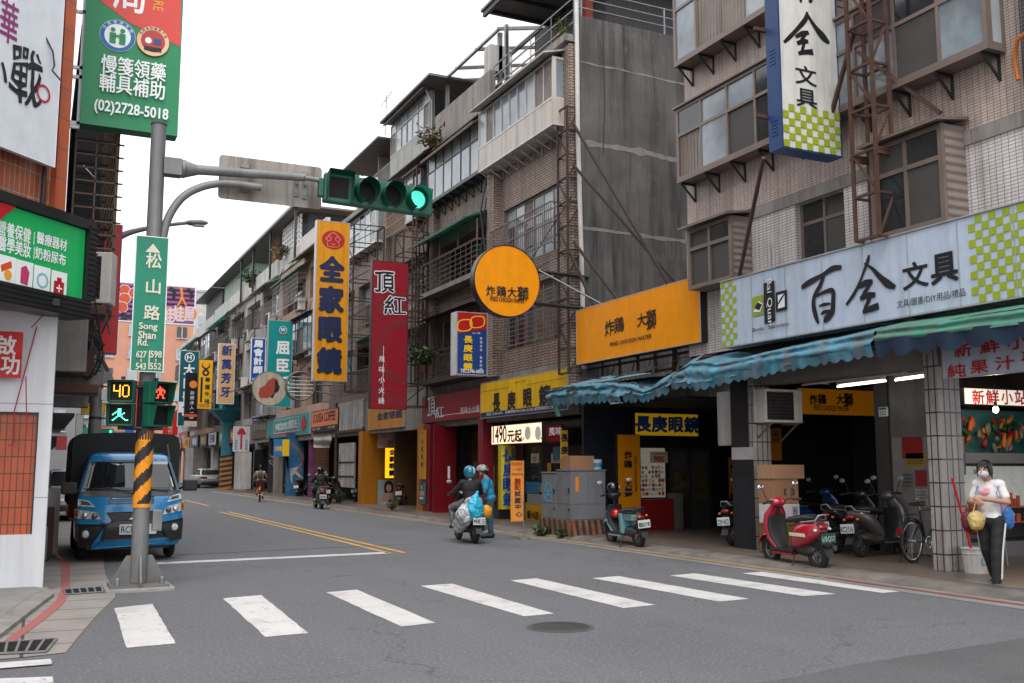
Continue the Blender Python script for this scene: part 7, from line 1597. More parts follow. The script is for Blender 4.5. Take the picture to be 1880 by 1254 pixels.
# mural pillar and small shop things far down the row
MUR = mat('blue mural', (.03, .14, .26), .5, var=.6, scale=1.6); MUD = mat('dark mural', (.03, .028, .04), .5, var=.5, scale=1.2)
for lab, y, tl, br, m, cs in (('blue painted mural panel under the teal pharmacy board', 51.0, (527, 795), (556, 912), MUR, ('9A6A5A', 'B0B4BC', '2A6AA0')), ('dark painted mural panel with pale slashes near the cyclist', 57.0, (495, 800), (527, 908), MUD, ('7A5A4A', '8A8A90', '5A2A4A')), ('magenta painted pillar left of the coffee shop', 48.6, (568, 795), (577, 925), mat('magenta pillar', (.22, .05, .16), .5, var=.5, scale=2), ('2A6A8A',)), ('brown brick panel beside the coffee shop', 45.6, (578, 822), (602, 925), mat('brown plank wall', (.12, .045, .025), .6, brick=(1.2, .14, .012, (.02, .01, .01), .5, (.10, .04, .02))), ())):
    S = sign_y('painted_panel', lab, y, tl, br, .12, m, SIDE_BK, fr=.004, cat='mural panel')
    r = random.Random(len(lab))
    for c_ in cs: S.brush(pmat(c_, .6, var=.3), [[(S.w * r.random(), S.h * r.uniform(.1, .8), .03), (S.w * r.random(), S.h * r.uniform(.2, .7), S.w * r.uniform(.05, .25)), (S.w * r.random(), S.h * r.uniform(.2, .9), .03)] for _ in range(2)], name='paint')
    S.v = 0; S.done()
S = sign_y('banner', 'blue and yellow sale banner hanging at the pharmacy entrance', 50.5, (503, 806), (531, 838), .02, pmat('2A7AC0'), None, fr=.004, cat='banner'); S.rect(YE, S.w * .55, S.w * .98, .02, S.h - .02); S.text(YE, '大特價', S.w * .05, S.h * .3, S.w * .48, S.h * .3, bold=.03); S.done()
for lab, y, tl, br, m in (('dark glazed shop door of the bronze sign shop', 61.0, (467, 825), (487, 895), GLASS), ('grey stone pillar panel near the key sign', 60, (432, 830), (460, 898), PALE), ('pale shutter past the silver car', 82, (356, 822), (378, 880), PLAST), ('pale round pillar past the silver car', 84, (341, 822), (355, 890), PALE)):
    S = sign_y('storefront', lab, y, tl, br, .15, m, None, fr=.01, cat='shop front'); S.done()
# overhead and wall cables
o = tag(MB().tube([(XW - .35, 26.6, 9.6), (XW - .4, 26.9, 8), (XW - .3, 27.0, 6.2), (XW - .36, 26.7, 4.4)], .018, 5).tube([(XW - .3, 26.75, 10.2), (XW - .45, 26.8, 9.2), (XW - .3, 26.7, 7.7)], .03, 5).tube([(XW - .25, 21.5, 8.4), (XW - .3, 24, 7.0), (XW - .28, 28, 6.8), (XW - .3, 33, 6.75)], .014, 5).tube([(XW - .25, 21.7, 7.0), (XW - .3, 25, 6.75), (XW - .28, 33, 6.9), (XW - .3, 38, 6.8)], .012, 5).build('wall_cables', DARKF), 'loose black cables slung along the brick fronts above the shop boards', 'cable')
o = tag(MB().tube([(12.4, 18.6, 4.1), (12.0, 18.3, 3.7), (11.6, 19.2, 3.55), (11.5, 20.4, 3.65)], .012, 5).tube([(12.3, 17.2, 3.9), (11.7, 17.9, 3.6), (11.4, 18.6, 3.55)], .01, 5).build('roof_cables', DARKF), 'tangled cables lying on the lean-to roof under the orange board', 'cable')

for i, (y, z) in enumerate(((47.5, 6.9), (53, 6.6), (57.2, 9.6), (58.5, 6.7), (63.5, 9.4), (65, 6.5), (69, 9.5), (72.5, 6.8), (76, 9.3), (80, 6.6), (83, 9.4), (87, 6.7), (91, 9.2))): ac_unit((11.7, y, z), -pi / 2, 'small pale air conditioner box high on the far right hand row', 1.25)
r = random.Random(11)
for i in range(16):
    y = 40 + i * 3.4; z = r.choice([6.9, 9.6, 12.2]) + r.uniform(-.2, .3)
    tag(MB().tube(cr([(11.75, y, z), (11.6, y + 2, z - r.uniform(.3, .8)), (11.8, y + 4, z - .1), (11.7, y + 4.2, z - 2.2)]), .02, 5).build('wall_cables', DARKF), 'thin black cable sagging between fixings on the far row fronts', 'cable', 'cables on the far row')
# ---------------------------------------------------------------- vehicles
TYRE = mat('tyre rubber', (.012, .012, .013), .75, var=.3, scale=8); RIM = mat('alloy rim', (.22, .22, .23), .35, metal=.7, var=.2); BPL = mat('black plastic', (.014, .014, .015), .5, var=.25, scale=6)
CHR = mat('chrome', (.55, .55, .56), .15, metal=.9, var=.1); CLEAR = mat('clear lamp', (.50, .52, .54), .12, var=.5, scale=25, spec=.8); TAIL = mat('tail lamp', (.25, .008, .01), .15, var=.2, spec=.7); AMBL = mat('amber lamp', (.5, .14, .01), .2); SEATM = mat('black seat vinyl', (.016, .016, .018), .42, var=.25, bump=.1)
def CPAINT(h, r=.28): return pmat(h, r, coat=.6, var=.05)
CB_ = mat('truck blue', (.004, .20, .46), .28, coat=.7, var=.05)
def truck():
    T = thing('pickup_truck', 'blue cab over light truck with a dark canvas cargo cover parked behind the signal pole', 'truck', (1.55, 18.15, 0)); T.scale = (.95, 1, 1)
    ZT = [(.26, .06, .83), (.36, .02, .87), (.55, .0, .885), (.78, .03, .885), (.95, .06, .88), (1.08, .12, .875), (1.16, .20, .86), (1.45, .40, .785), (1.68, .56, .715), (1.78, .68, .68), (1.825, .85, .60)]
    def pf(z):
        for a, b in zip(ZT, ZT[1:]):
            if a[0] <= z <= b[0]: t = (z - a[0]) / (b[0] - a[0]); return a[1] + (b[1] - a[1]) * t, a[2] + (b[2] - a[2]) * t
        return (ZT[0] if z < 1 else ZT[-1])[1:]
    def S_(x, z, off=0.0):
        y, w = pf(z); return (x, y + .17 * min(1.05, abs(x) / w) ** 3 - off, z)
    mb = MB(); R = []
    zs_ = [.26 + (1.825 - .26) * i / 40 for i in range(41)]
    for z in zs_:
        y, w = pf(z); R.append([(w, 1.45, z)] + [S_(w * (1 - 2 * i / 24), z) for i in range(25)] + [(-w, 1.45, z)])
    R.append([(x * .8, min(1.4, y + .15), 1.845) for x, y, z in R[-1]])
    mb.loft(R, 0, True); mb.build('cab', CB_, T)
    def ZZ(zx, zy): return (zx / 5.017 + 120 - 232) * .00923, 1.6 - (zy / 5.017 + 800 - 856) * .00923
    def patch(name, c, off, m, parent=T, n=10, k=8, th=.02, zoom=True):
        c = [ZZ(*p) for p in c] if zoom else c
        q = MB(); vs = []
        for layer in (off, -.01):
            for j in range(k + 1):
                for i in range(n + 1):
                    s, t = i / n, j / k; a = [(1 - s) * c[0][d] + s * c[1][d] for d in (0, 1)]; b = [(1 - s) * c[3][d] + s * c[2][d] for d in (0, 1)]; x, z = a[0] * (1 - t) + b[0] * t, a[1] * (1 - t) + b[1] * t
                    y, w = pf(z); x = max(-w + .004, min(w - .004, x)) if layer == off else x; vs.append(S_(x, z, layer))
        N = (n + 1) * (k + 1); g = lambda i, j: j * (n + 1) + i
        fs = [(g(i, j), g(i + 1, j), g(i + 1, j + 1), g(i, j + 1)) for j in range(k) for i in range(n)]
        rim = [g(i, 0) for i in range(n)] + [g(n, j) for j in range(k)] + [g(n - i, k) for i in range(n)] + [g(0, k - j) for j in range(k)]
        fs += [(a, b, b + N, a + N) for a, b in zip(rim, rim[1:] + rim[:1])]
        q.add(vs, fs, 0, True); return q.build(name, m, parent)
    DG = mat('grey cowl plastic', (.06, .06, .063), .5, var=.2)
    patch('windscreen_surround', [(112, 520), (1018, 520), (945, 215), (190, 225)], .004, mat('grey pillar trim', (.22, .23, .24), .4))
    ws = patch('windscreen', [(140, 505), (998, 505), (925, 232), (205, 240)], .010, mat('truck windscreen', (.010, .012, .014), .03, var=.0, spec=1.0), n=16)
    patch('sun_strip', [(600, 262), (918, 262), (925, 234), (610, 236)], .013, pmat('AEB8C0', .3), ws)
    patch('dash_top', [(150, 500), (990, 500), (985, 478), (160, 480)], .0125, mat('dash behind glass', (.05, .055, .06), .15), ws)
    patch('cowl', [(138, 560), (1000, 552), (1015, 508), (115, 512)], .012, DG)
    for q in (((330, 478), (590, 535)), ((620, 485), (905, 515)), ((130, 490), (290, 490))):
        m = MB(); m.tube([S_(*ZZ(*p), .035) for p in (q[0], ((q[0][0] + q[1][0]) / 2, (q[0][1] + q[1][1]) / 2 - 6), q[1])], .009, 6); m.build('wiper', BPL, T)
    for c in ([(85, 640), (240, 652), (185, 592), (85, 575)], [(890, 615), (1036, 585), (1036, 530), (925, 560)]):
        l = patch('marker_lamp', c, .014, CLEAR); cc = [(c[0][0] + (p[0] - c[0][0]) * .0 + p[0], p[1]) for p in c]; mx, mz = sum(p[0] for p in c) / 4, sum(p[1] for p in c) / 4; patch('lamp_inner', [(mx + (p[0] - mx) * .6, mz + (p[1] - mz) * .55) for p in c], .018, mat('lamp bowl', (.12, .125, .13), .2, metal=.5), l)
    for c, xs in (([(58, 748), (302, 762), (255, 695), (58, 666)], (150, 235)), ([(842, 730), (1062, 692), (1062, 612), (880, 655)], (975, 905))):
        l = patch('headlight', c, .016, CLEAR)
        for i, x in enumerate(xs): p = S_(*ZZ(x, (725 if x < 500 else 682) + 6 * i), .018); m = MB(); m.ell(p, (.055, .03, .05), 14); m.build('lamp_bowl', mat('lamp bowl', None) if i else CHR, l)
        a = 58 if xs[0] < 500 else 1030; patch('indicator', [(a, 742 if a < 500 else 695), (a + 34, 744 if a < 500 else 690), (a + 34, 680 if a < 500 else 622), (a, 672 if a < 500 else 616)], .02, AMBL, l)
    patch('upper_grille', [(395, 785), (780, 782), (835, 690), (335, 700)], .006, BPL); g_ = patch('grille_frame', [(320, 830), (850, 820), (800, 770), (385, 775)], .012, DG)
    patch('bumper_corner', [(90, 1005), (205, 1020), (335, 805), (72, 802)], .012, BPL); patch('bumper_corner', [(930, 985), (1050, 965), (1058, 765), (818, 800)], .012, BPL)
    patch('bumper_centre', [(290, 958), (910, 945), (830, 800), (325, 808)], .008, BPL)
    for z in (.80, .66): patch('grille_bar', [(-.52, z - .025), (.52, z - .025), (.50, z), (-.50, z)], .02, DG, zoom=False) if z < .7 else [patch('grille_slat', [(-.38, .97 + i * .035), (.38, .97 + i * .035), (.38, .985 + i * .035), (-.38, .985 + i * .035)], .011, DG, zoom=False) for i in range(4)]
    patch('lower_lip', [(215, 1028), (935, 980), (915, 935), (290, 960)], .02, CB_)
    for x, z in ((165, 890), (970, 845)):
        p = S_(*ZZ(x, z), .02); m = MB(); m.torus(p, .075, .012, 'y', 24, 8); f = m.build('fog_lamp', BPL, T); m = MB(); m.ell(p, (.062, .02, .062), 18); m.build('lens', CLEAR, f)
    x0, z0 = ZZ(457, 900); m = MB(); m.box(x0, x0 + .62, -.035, -.022, z0, z0 + .17); pl = m.build('number_plate', pmat('C8CDD0', .5), T, bevel=.004); m = MB(); lay(m, 'RCE·12', x0 + .03, z0 + .03, .37, .11, -.0375, bold=.01); m.build('lettering', BK, pl)
    ex, ez = ZZ(578, 742); m = MB()
    for a in (pi / 2, pi / 2 + 2 * pi / 3, pi / 2 + 4 * pi / 3): c, s = cos(a), sin(a); m.add([(ex, -.03, ez), (ex + .035 * c - .024 * s, -.034, ez + .035 * s + .024 * c), (ex + .08 * c, -.03, ez + .08 * s), (ex + .035 * c + .024 * s, -.034, ez + .035 * s - .024 * c)], [(0, 1, 2, 3)])
    m.build('emblem', CHR, T)
    for s, yy in ((1, 1.20), (-1, 1.16)):
        m = MB(); m.box(s * 1.03 - .13, s * 1.03 + .13, .30, .40, yy - .03, yy + .17); mm = m.build('mirror', BPL, T, bevel=.03); m = MB(); m.tube([(s * .84, .42, yy + .0), (s * .95, .38, yy + .06)], .02, 8); m.build('mirror_arm', BPL, mm)
    for s in (-1, 1):
        for y in (.85, 3.4):
            m = MB(); m.torus((s * .76, y, .29), .215, .078, 'x', 30, 12, squash=1.15); w = m.build('wheel', TYRE, T); m = MB(); m.cyl((s * .72, y, .29), (s * .80, y, .29), .18, n=20); m.build('rim', RIM, w)
        m = MB(); m.prism([(.75, 1.15), (1.40, 1.15), (1.40, 1.65), (.98, 1.65)], 'yz', s * .85 - .02 * (s > 0), s * .85 + .02 * (s < 0) + (.0)); m.v = [(x - s * max(0, z - 1.15) * .27, y, z) for x, y, z in m.v]; m.build('side_window', GLASS, T)
    m = MB(); m.box(-.80, .80, .5, 4.6, .42, .6); m.box(-.7, .7, .3, 1.4, .2, .4); m.build('chassis', BPL, T)
    m = MB(); m.box(-.93, .93, 1.5, 4.6, .62, .95); m.build('cargo_bed', CB_, T)
    cv = MB(); N = 28; R = []
    for i in range(14):
        y = 1.47 + 3.1 * i / 13; ring = []
        for x, z in [(-.97, .9), (-.97, 1.5), (-.97, 2.02), (-.93, 2.14), (-.85, 2.18), (-.4, 2.21), (0, 2.215), (.4, 2.21), (.85, 2.18), (.93, 2.14), (.97, 2.02), (.97, 1.5), (.97, .9)]: ring.append((x + .012 * noise.noise((y * 3, z * 3, x)), y + (.02 if i in (0, 13) and 0 else 0), z + .015 * noise.noise((x * 4, y * 3, 1)) - .012 * sin(y * 4) ** 2))
        R.append(ring)
    cv.loft(R, 0, True); cv.build('canvas_cover', mat('dark green canvas', (.016, .019, .017), .8, var=.3, bump=.2, bscale=30), T)
    m = MB(); m.tube([(.90, 1.4, .95), (.72, 1.35, 2.0)], .012, 6); m.build('rope', pmat('8A7A6A'), T); m = MB(); m.add([(-1.02, .7, .75), (-.88, .55, .7), (-.86, .6, 1.15), (-.98, .8, 1.2)], [(0, 1, 2, 3)]); m.build('mud_flap', pmat('3A1A12', .7), T)
truck()
def ring(cx, hw, hd, z, n=16): return [(cx + hd * cos(2 * pi * j / n), hw * sin(2 * pi * j / n), z) for j in range(n)]
def ringx(x, z, hw, hh, n=16, p=.8): return [(x, hw * (abs(cos(t)) ** p) * (1 if cos(t) > 0 else -1), z + hh * (abs(sin(t)) ** p) * (1 if sin(t) > 0 else -1)) for t in [2 * pi * j / n for j in range(n)]]
def wheel(T, x, R, name, w=.055, rimm=RIM):
    m = MB(); m.torus((x, 0, R), R - w, w, 'y', 30, 10, squash=1.0); t = m.build(name, TYRE, T)
    m = MB(); m.torus((x, 0, R), R - 2 * w, .012, 'y', 24, 6, squash=2); [m.beam((x, 0, R), (x + (R - 2 * w) * cos(a), 0, R + (R - 2 * w) * sin(a)), .035, .02) for a in [2 * pi * i / 5 for i in range(5)]]; m.cyl((x, -.05, R), (x, .05, R), .04, n=12); m.build('rim', rimm, t)
SCG = 'parked scooters and motorcycles'
def scooter(label, rear, front_u, z, body, shield=None, seat=SEATM, plate=None, pbg='C8CDD0', retro=False, far=True, wb=1.22, group=SCG, flat=False, name='scooter', fu_v=None, trunk=None):
    r0 = at_z(rear[0], rear[1], z); d = ray(front_u, 1000); k = Vector((d.x, d.y, 0)).normalized(); b = k.dot(Vector((r0.x, r0.y, 0))); c = Vector((r0.x, r0.y, 0)).length_squared - wb * wb
    q = b * b - c; t = b + (sqrt(q) if far else -sqrt(q)) if q > 0 else b
    f = k * t; dr = (f - Vector((r0.x, r0.y, 0))).normalized(); mid = Vector((r0.x, r0.y, z)) + dr * wb / 2
    T = thing(name, label, 'scooter', tuple(mid), math.atan2(dr.y, dr.x), group); h = wb / 2; shield = shield or body; Rw = .235
    T.rotation_euler.x = 0 if group != SCG else radians(-5)
    wheel(T, h, Rw, 'front_wheel', .05); wheel(T, -h, Rw, 'rear_wheel', .055)
    m = MB(); [m.tube([(h, s * .07, Rw), (h - .13, s * .07, .62)], .02, 8) for s in (-1, 1)]; m.build('fork', BPL, T)
    m = MB(); m.loft([[(h + (Rw + .03 + dr_) * cos(a), y, Rw + (Rw + .03 + dr_) * sin(a)) for y, dr_ in ((-.075, -.03), (-.05, .02), (0, .035), (.05, .02), (.075, -.03))] for a in [radians(15 + 12 * i) for i in range(12)]], 0, False, True, False, False); m.build('fender', shield, T)
    m = MB()
    if flat: m.loft([ring(h - .28, .12, .045, .26), ring(h - .20, .17, .05, .42), ring(h - .20, .17, .05, .68), ring(h - .23, .11, .05, .80)], 0, True)
    else: m.loft([ring(h - .30, .10, .06, .24), ring(h - .20, .19, .07, .42), ring(h - .15, .215, .075, .62), ring(h - .20, .20, .07, .82), ring(h - .26, .11, .06, .95)], 0, True)
    m.build('front_shield', shield, T)
    m = MB(); m.loft([ring(h - .34, .09, .04, .27), ring(h - .255, .165, .04, .45), ring(h - .225, .18, .04, .62), ring(h - .265, .16, .04, .80)], 0, True); m.build('leg_panel', BPL, T)
    m = MB(); m.box(-.16, h - .2, -.155, .155, .235, .29); m.build('floorboard', BPL, T, bevel=.02); m = MB(); m.box(-.14, h - .25, -.165, .165, .20, .234); m.build('side_skirt', body, T, bevel=.015)
    m = MB()
    if flat: m.box(-.22, -.10, -.15, .15, .26, .66); m.box(-h + .02, -.22, -.1, .1, .52, .66)
    elif retro: m.loft([ringx(-h - .18, .60, .05, .05), ringx(-h - .12, .62, .13, .12), ringx(-h + .1, .57, .20, .18), ringx(-h + .3, .52, .20, .20), ringx(-.18, .45, .15, .18), ringx(-.10, .42, .12, .14)], 0, True)
    else: m.loft([ringx(-h - .20, .73, .04, .03), ringx(-h - .08, .70, .12, .08), ringx(-h + .15, .62, .165, .13), ringx(-.30, .52, .165, .17), ringx(-.16, .42, .14, .16), ringx(-.08, .36, .12, .1)], 0, True)
    bd = m.build('rear_body', body, T, bevel=.025 if flat else 0)
    if retro:
        for s in (-1, 1): m = MB(); m.box(-h + .0, -.22, s * .202 - .004, s * .202 + .004, .52, .57); m.build('stripe', pmat('D8D0C0', .4), bd)
        m = MB(); m.loft([ringx(-h - .2, .66, .05, .03), ringx(-h - .05, .70, .12, .07), ringx(-h + .2, .70, .13, .06), ringx(-h + .35, .68, .13, .05)], 0, True); m.build('rear_deck', BPL, T)
    zs_ = .70 if flat else .76
    m = MB(); m.loft([ringx(-h - .05, zs_ + .03, .09, .03), ringx(-h + .1, zs_ + .03, .135, .055), ringx(-.25, zs_, .14, .06), ringx(-.05, zs_ - .02, .12, .05), ringx(.02, zs_ - .05, .08, .03)], 0, True); m.build('seat', seat, T)
    m = MB(); m.tube([(-h - .15, -.1, zs_ + .0), (-h - .2, -.06, zs_ + .08), (-h - .2, .06, zs_ + .08), (-h - .15, .1, zs_ + .0)], .014, 8); m.tube([(-h + .15, -.15, zs_ - .03), (-h - .15, -.1, zs_)], .014, 8); m.tube([(-h + .15, .15, zs_ - .03), (-h - .15, .1, zs_)], .014, 8); m.build('grab_rail', GALV if not flat else BPL, T)
    m = MB(); m.tube([(h - .27, 0, .8), (h - .33, 0, 1.0)], .03, 8); m.tube([(h - .42, -.34, 1.02), (h - .36, -.2, 1.04), (h - .34, 0, 1.0), (h - .36, .2, 1.04), (h - .42, .34, 1.02)], .014, 8); hb = m.build('handlebar', BPL, T)
    for s in (-1, 1): m = MB(); m.tube([(h - .39, s * .24, 1.03), (h - .45, s * .36, 1.015)], .02, 8); m.build('grip', TYRE, hb)
    m = MB(); m.ell((h - .31, 0, 1.0), (.10, .14, .08), 16); m.build('headset_cover', body if not flat else BPL, T); m = MB(); m.ell((h - .21 if not retro else h - .2, 0, 1.0), (.045, .075, .06), 14); m.build('headlight', CLEAR, T)
    for s in (-1, 1):
        m = MB(); m.tube([(h - .36, s * .22, 1.04), (h - .34, s * .26, 1.18), (h - .36, s * .31, 1.25)], .007, 6); mi = m.build('mirror', BPL, T); m = MB(); m.ell((h - .37, s * .33, 1.27), (.018, .062, .042), 14); m.build('mirror_glass', CHR if retro else GLASSB, mi)
    m = MB(); m.ell((-h - .19, 0, .66 if not flat else .6), (.045, .09, .04), 14); m.build('tail_light', TAIL, T)
    for s in (-1, 1): m = MB(); m.ell((-h - .17, s * .13, .62), (.035, .03, .025), 10); m.build('indicator', AMBL if not retro else CLEAR, T)
    pz = .40 if not retro else .42; m = MB(); m.box(-h - .30, -h - .29, -.13, .13, pz, pz + .15); p_ = m.build('number_plate', pmat(pbg, .5), T, bevel=.003); p_.location = (0, 0, 0)
    if plate: t = MB(); lay(t, plate, -.115, pz + .02, .23, .09, 0, bold=.02); t.v = [(-h - .302, -x, z) for x, y, z in t.v]; t.build('lettering', BK if pbg[0] > '9' or pbg[0] in 'C' else WH, p_)
    m = MB(); m.prism([(-h - .05, .50), (-h - .29, .38), (-h - .30, .54), (-h - .15, .60)], 'xz', -.06, .06); m.prism([(-h - .2, .42), (-h - .32, .22), (-h - .28, .22), (-h - .12, .44)], 'xz', -.07, .07); m.build('mudguard', BPL, T)
    m = MB(); m.ell((-h + .26, .0, .30), (.26, .12, .11), 14); m.cyl((-h + .05, -.1, .26), (-h + .4, -.12, .28), .07, n=12); m.build('engine', mat('engine grey', (.05, .05, .052), .5, metal=.4, var=.4), T)
    if not flat: m = MB(); m.tube([(-h - .2, -.17, .33), (-h - .15, -.17, .33), (-h + .2, -.16, .26), (-h + .3, -.12, .22)], [.045, .055, .05, .025], 12); m.build('exhaust', mat('exhaust steel', (.10, .09, .085), .4, metal=.7, var=.3), T)
    m = MB(); m.tube([(-.18, .12, .22), (-.22, .24, -.02 if group == SCG else .1)], .012, 6); m.build('kickstand', BPL, T)
    if trunk: m = MB(); m.box(-h - .32, -h + .02, -.17, .17, zs_ + .06, zs_ + .34); m.build('trunk', trunk, T, bevel=.05)
    T['h'] = 0; del T['h']; return T, dr
RDP = CPAINT('A00E2A'); MINT = CPAINT('6F9AA6', .4); DKG = CPAINT('1C1F24'); SLV = mat('silver grey paint', (.13, .125, .125), .3, metal=.4, coat=.5, var=.08); BLU = CPAINT('0C3E74'); BLKP = CPAINT('0C0D10')
scooter('red retro scooter with a cream stripe and a green plate parked nearest at the kerb', (1505, 1047), 1418, .03, RDP, retro=True, plate='618·QGY', pbg='12463A')
mt, _ = scooter('mint electric scooter with flat panels parked before the orange standing board', (1174, 1006), 1124, .03, MINT, flat=True, plate='電動自行車')
o = thing('helmet', 'red open face helmet hooked on the mint scooter', 'helmet', tuple(mt.matrix_basis @ Vector((.30, .0, .62)))); blob('shell', [('e', (0, 0, 0), (.105, .105, .10)), ('e', (.0, 0, -.03), (.11, .11, .05))], CPAINT('B8120E', .2), o, .014); m = MB(); m.torus((0, 0, -.065), .095, .012, 'z', 24, 6); m.build('rim', BPL, o)
o = thing('helmet', 'black helmet on the handlebar of the mint scooter', 'helmet', tuple(mt.matrix_basis @ Vector((.28, .02, 1.15)))); blob('shell', [('e', (0, 0, 0), (.13, .12, .12))], CPAINT('0A0A0C', .15), o, .014); m = MB(); m.ell((.09, 0, .0), (.06, .1, .06), 14); m.build('visor', GLASSB, o)
scooter('black motorcycle scooter backed half behind the black pillar', (1347, 1003), 1402, .1, BLKP, plate='229·AE2')
scooter('blue scooter at the back of the group by the box stack', (1470, 1003), 1545, .1, BLU)
scooter('dark grey scooter between the blue and the silver scooters', (1536, 1016), 1612, .1, DKG, plate='N72·2')
scooter('silver grey scooter with a white plate beside the bicycle', (1582, 1023), 1662, .1, SLV, plate='KC2·516')
for lab, rr, fu, bdy in (('black scooter parked in the arcade beside the white panel', (655, 921), 668, BLKP), ('dark scooter with a red nose beside the orange poster pillar', (672, 917), 690, CPAINT('5A0A12')), ('dark scooter in shade under the pink banner', (738, 928), 756, DKG), ('black scooter before the blue mural panel', (548, 911), 560, BLKP),
                         ('dark scooter deeper in the arcade behind the mural panel', (532, 908), 545, DKG), ('small pale scooter under the key cutter sign', (452, 899), 457, CPAINT('8A9A90')), ('dark scooter behind the black clad rider', (606, 924), 618, BLKP)):
    scooter(lab, rr, fu, .1, bdy)
def bicycle(label, rear, front_u, z, col, far=True, R=.33, stand=True, wb=1.02):
    r0 = at_z(rear[0], rear[1], z); d = ray(front_u, 1000); k = Vector((d.x, d.y, 0)).normalized(); b = k.dot(Vector((r0.x, r0.y, 0))); q = b * b - Vector((r0.x, r0.y, 0)).length_squared + wb * wb
    t = b + (sqrt(max(0, q)) if far else -sqrt(max(0, q))); dr = (k * t - Vector((r0.x, r0.y, 0))).normalized()
    T = thing('bicycle', label, 'bicycle', (r0.x, r0.y, z), math.atan2(dr.y, dr.x))
    for x, nm in ((0, 'rear_wheel'), (wb, 'front_wheel')):
        m = MB(); m.torus((x, 0, R), R - .018, .02, 'y', 40, 8); w = m.build(nm, TYRE, T); m = MB(); m.torus((x, 0, R), R - .045, .009, 'y', 40, 6); m.build('rim', CHR, w)
        m = MB(); [m.tube([(x + .02 * cos(a + 1), .02 * (-1) ** i, R + .02 * sin(a + 1)), (x + (R - .05) * cos(a), 0, R + (R - .05) * sin(a))], .0022, 3) for i, a in enumerate([2 * pi * i / 24 for i in range(24)])]; m.cyl((x, -.05, R), (x, .05, R), .022, n=10); m.build('spokes', CHR, w)
        m = MB(); m.loft([[(x + (R + .03) * cos(a), y, R + (R + .03) * sin(a)) for y in (-.03, 0, .03)] for a in [radians(10 + 14 * i) for i in range(12)]], 0, False, True, False, False); m.build('fender', col, T)
    m = MB(); bb, st, hd = (.42, 0, .30), (.28, 0, .80), (.86, 0, .82)
    for a, b_ in ((bb, st), (bb, (.88, 0, .70)), (st, hd), ((0, 0, R), bb), ((0, 0, R), (.31, 0, .68)), (hd, (.88, 0, .62)), ((.88, 0, .62), (wb, 0, R))): m.tube([a, b_], .017, 8)
    m.build('frame', col, T); m = MB(); m.tube([(.84, 0, .8), (.83, 0, .98), (.78, .12, 1.0), (.64, .27, .97)], .012, 8); m.tube([(.83, 0, .98), (.78, -.12, 1.0), (.64, -.27, .97)], .012, 8); m.build('handlebar', CHR, T)
    m = MB(); m.loft([ringx(.12, .90, .10, .03), ringx(.25, .90, .11, .035), ringx(.42, .91, .03, .02)], 0, True); m.build('saddle', BPL, T); m = MB(); m.tube([(.28, 0, .8), (.265, 0, .89)], .014, 8); m.cyl((.42, -.1, .30), (.42, .1, .30), .02, n=8); m.torus((.42, -.05, .30), .09, .01, 'y', 20, 6); m.build('crank', CHR, T)
    if stand: m = MB(); m.tube([(-.03, -.06, R), (-.1, -.14, .0), (-.12, .14, .0), (-.03, .06, R)], .01, 6); m.build('stand', BPL, T); m = MB(); [m.tube([(-.1, y, .74), (.28, y, .74)], .008, 5) for y in (-.07, 0, .07)]; m.tube([(0, .08, R), (-.05, .08, .74)], .007, 5); m.build('rack', BPL, T)
    m = MB(); m.box(-.36, -.35, -.04, .04, .45, .55); m.build('reflector', TAIL, T); return T, dr
bicycle('black city bicycle on its stand beside the tiled pillar', (1676, 1033), 1735, .102, BPL)
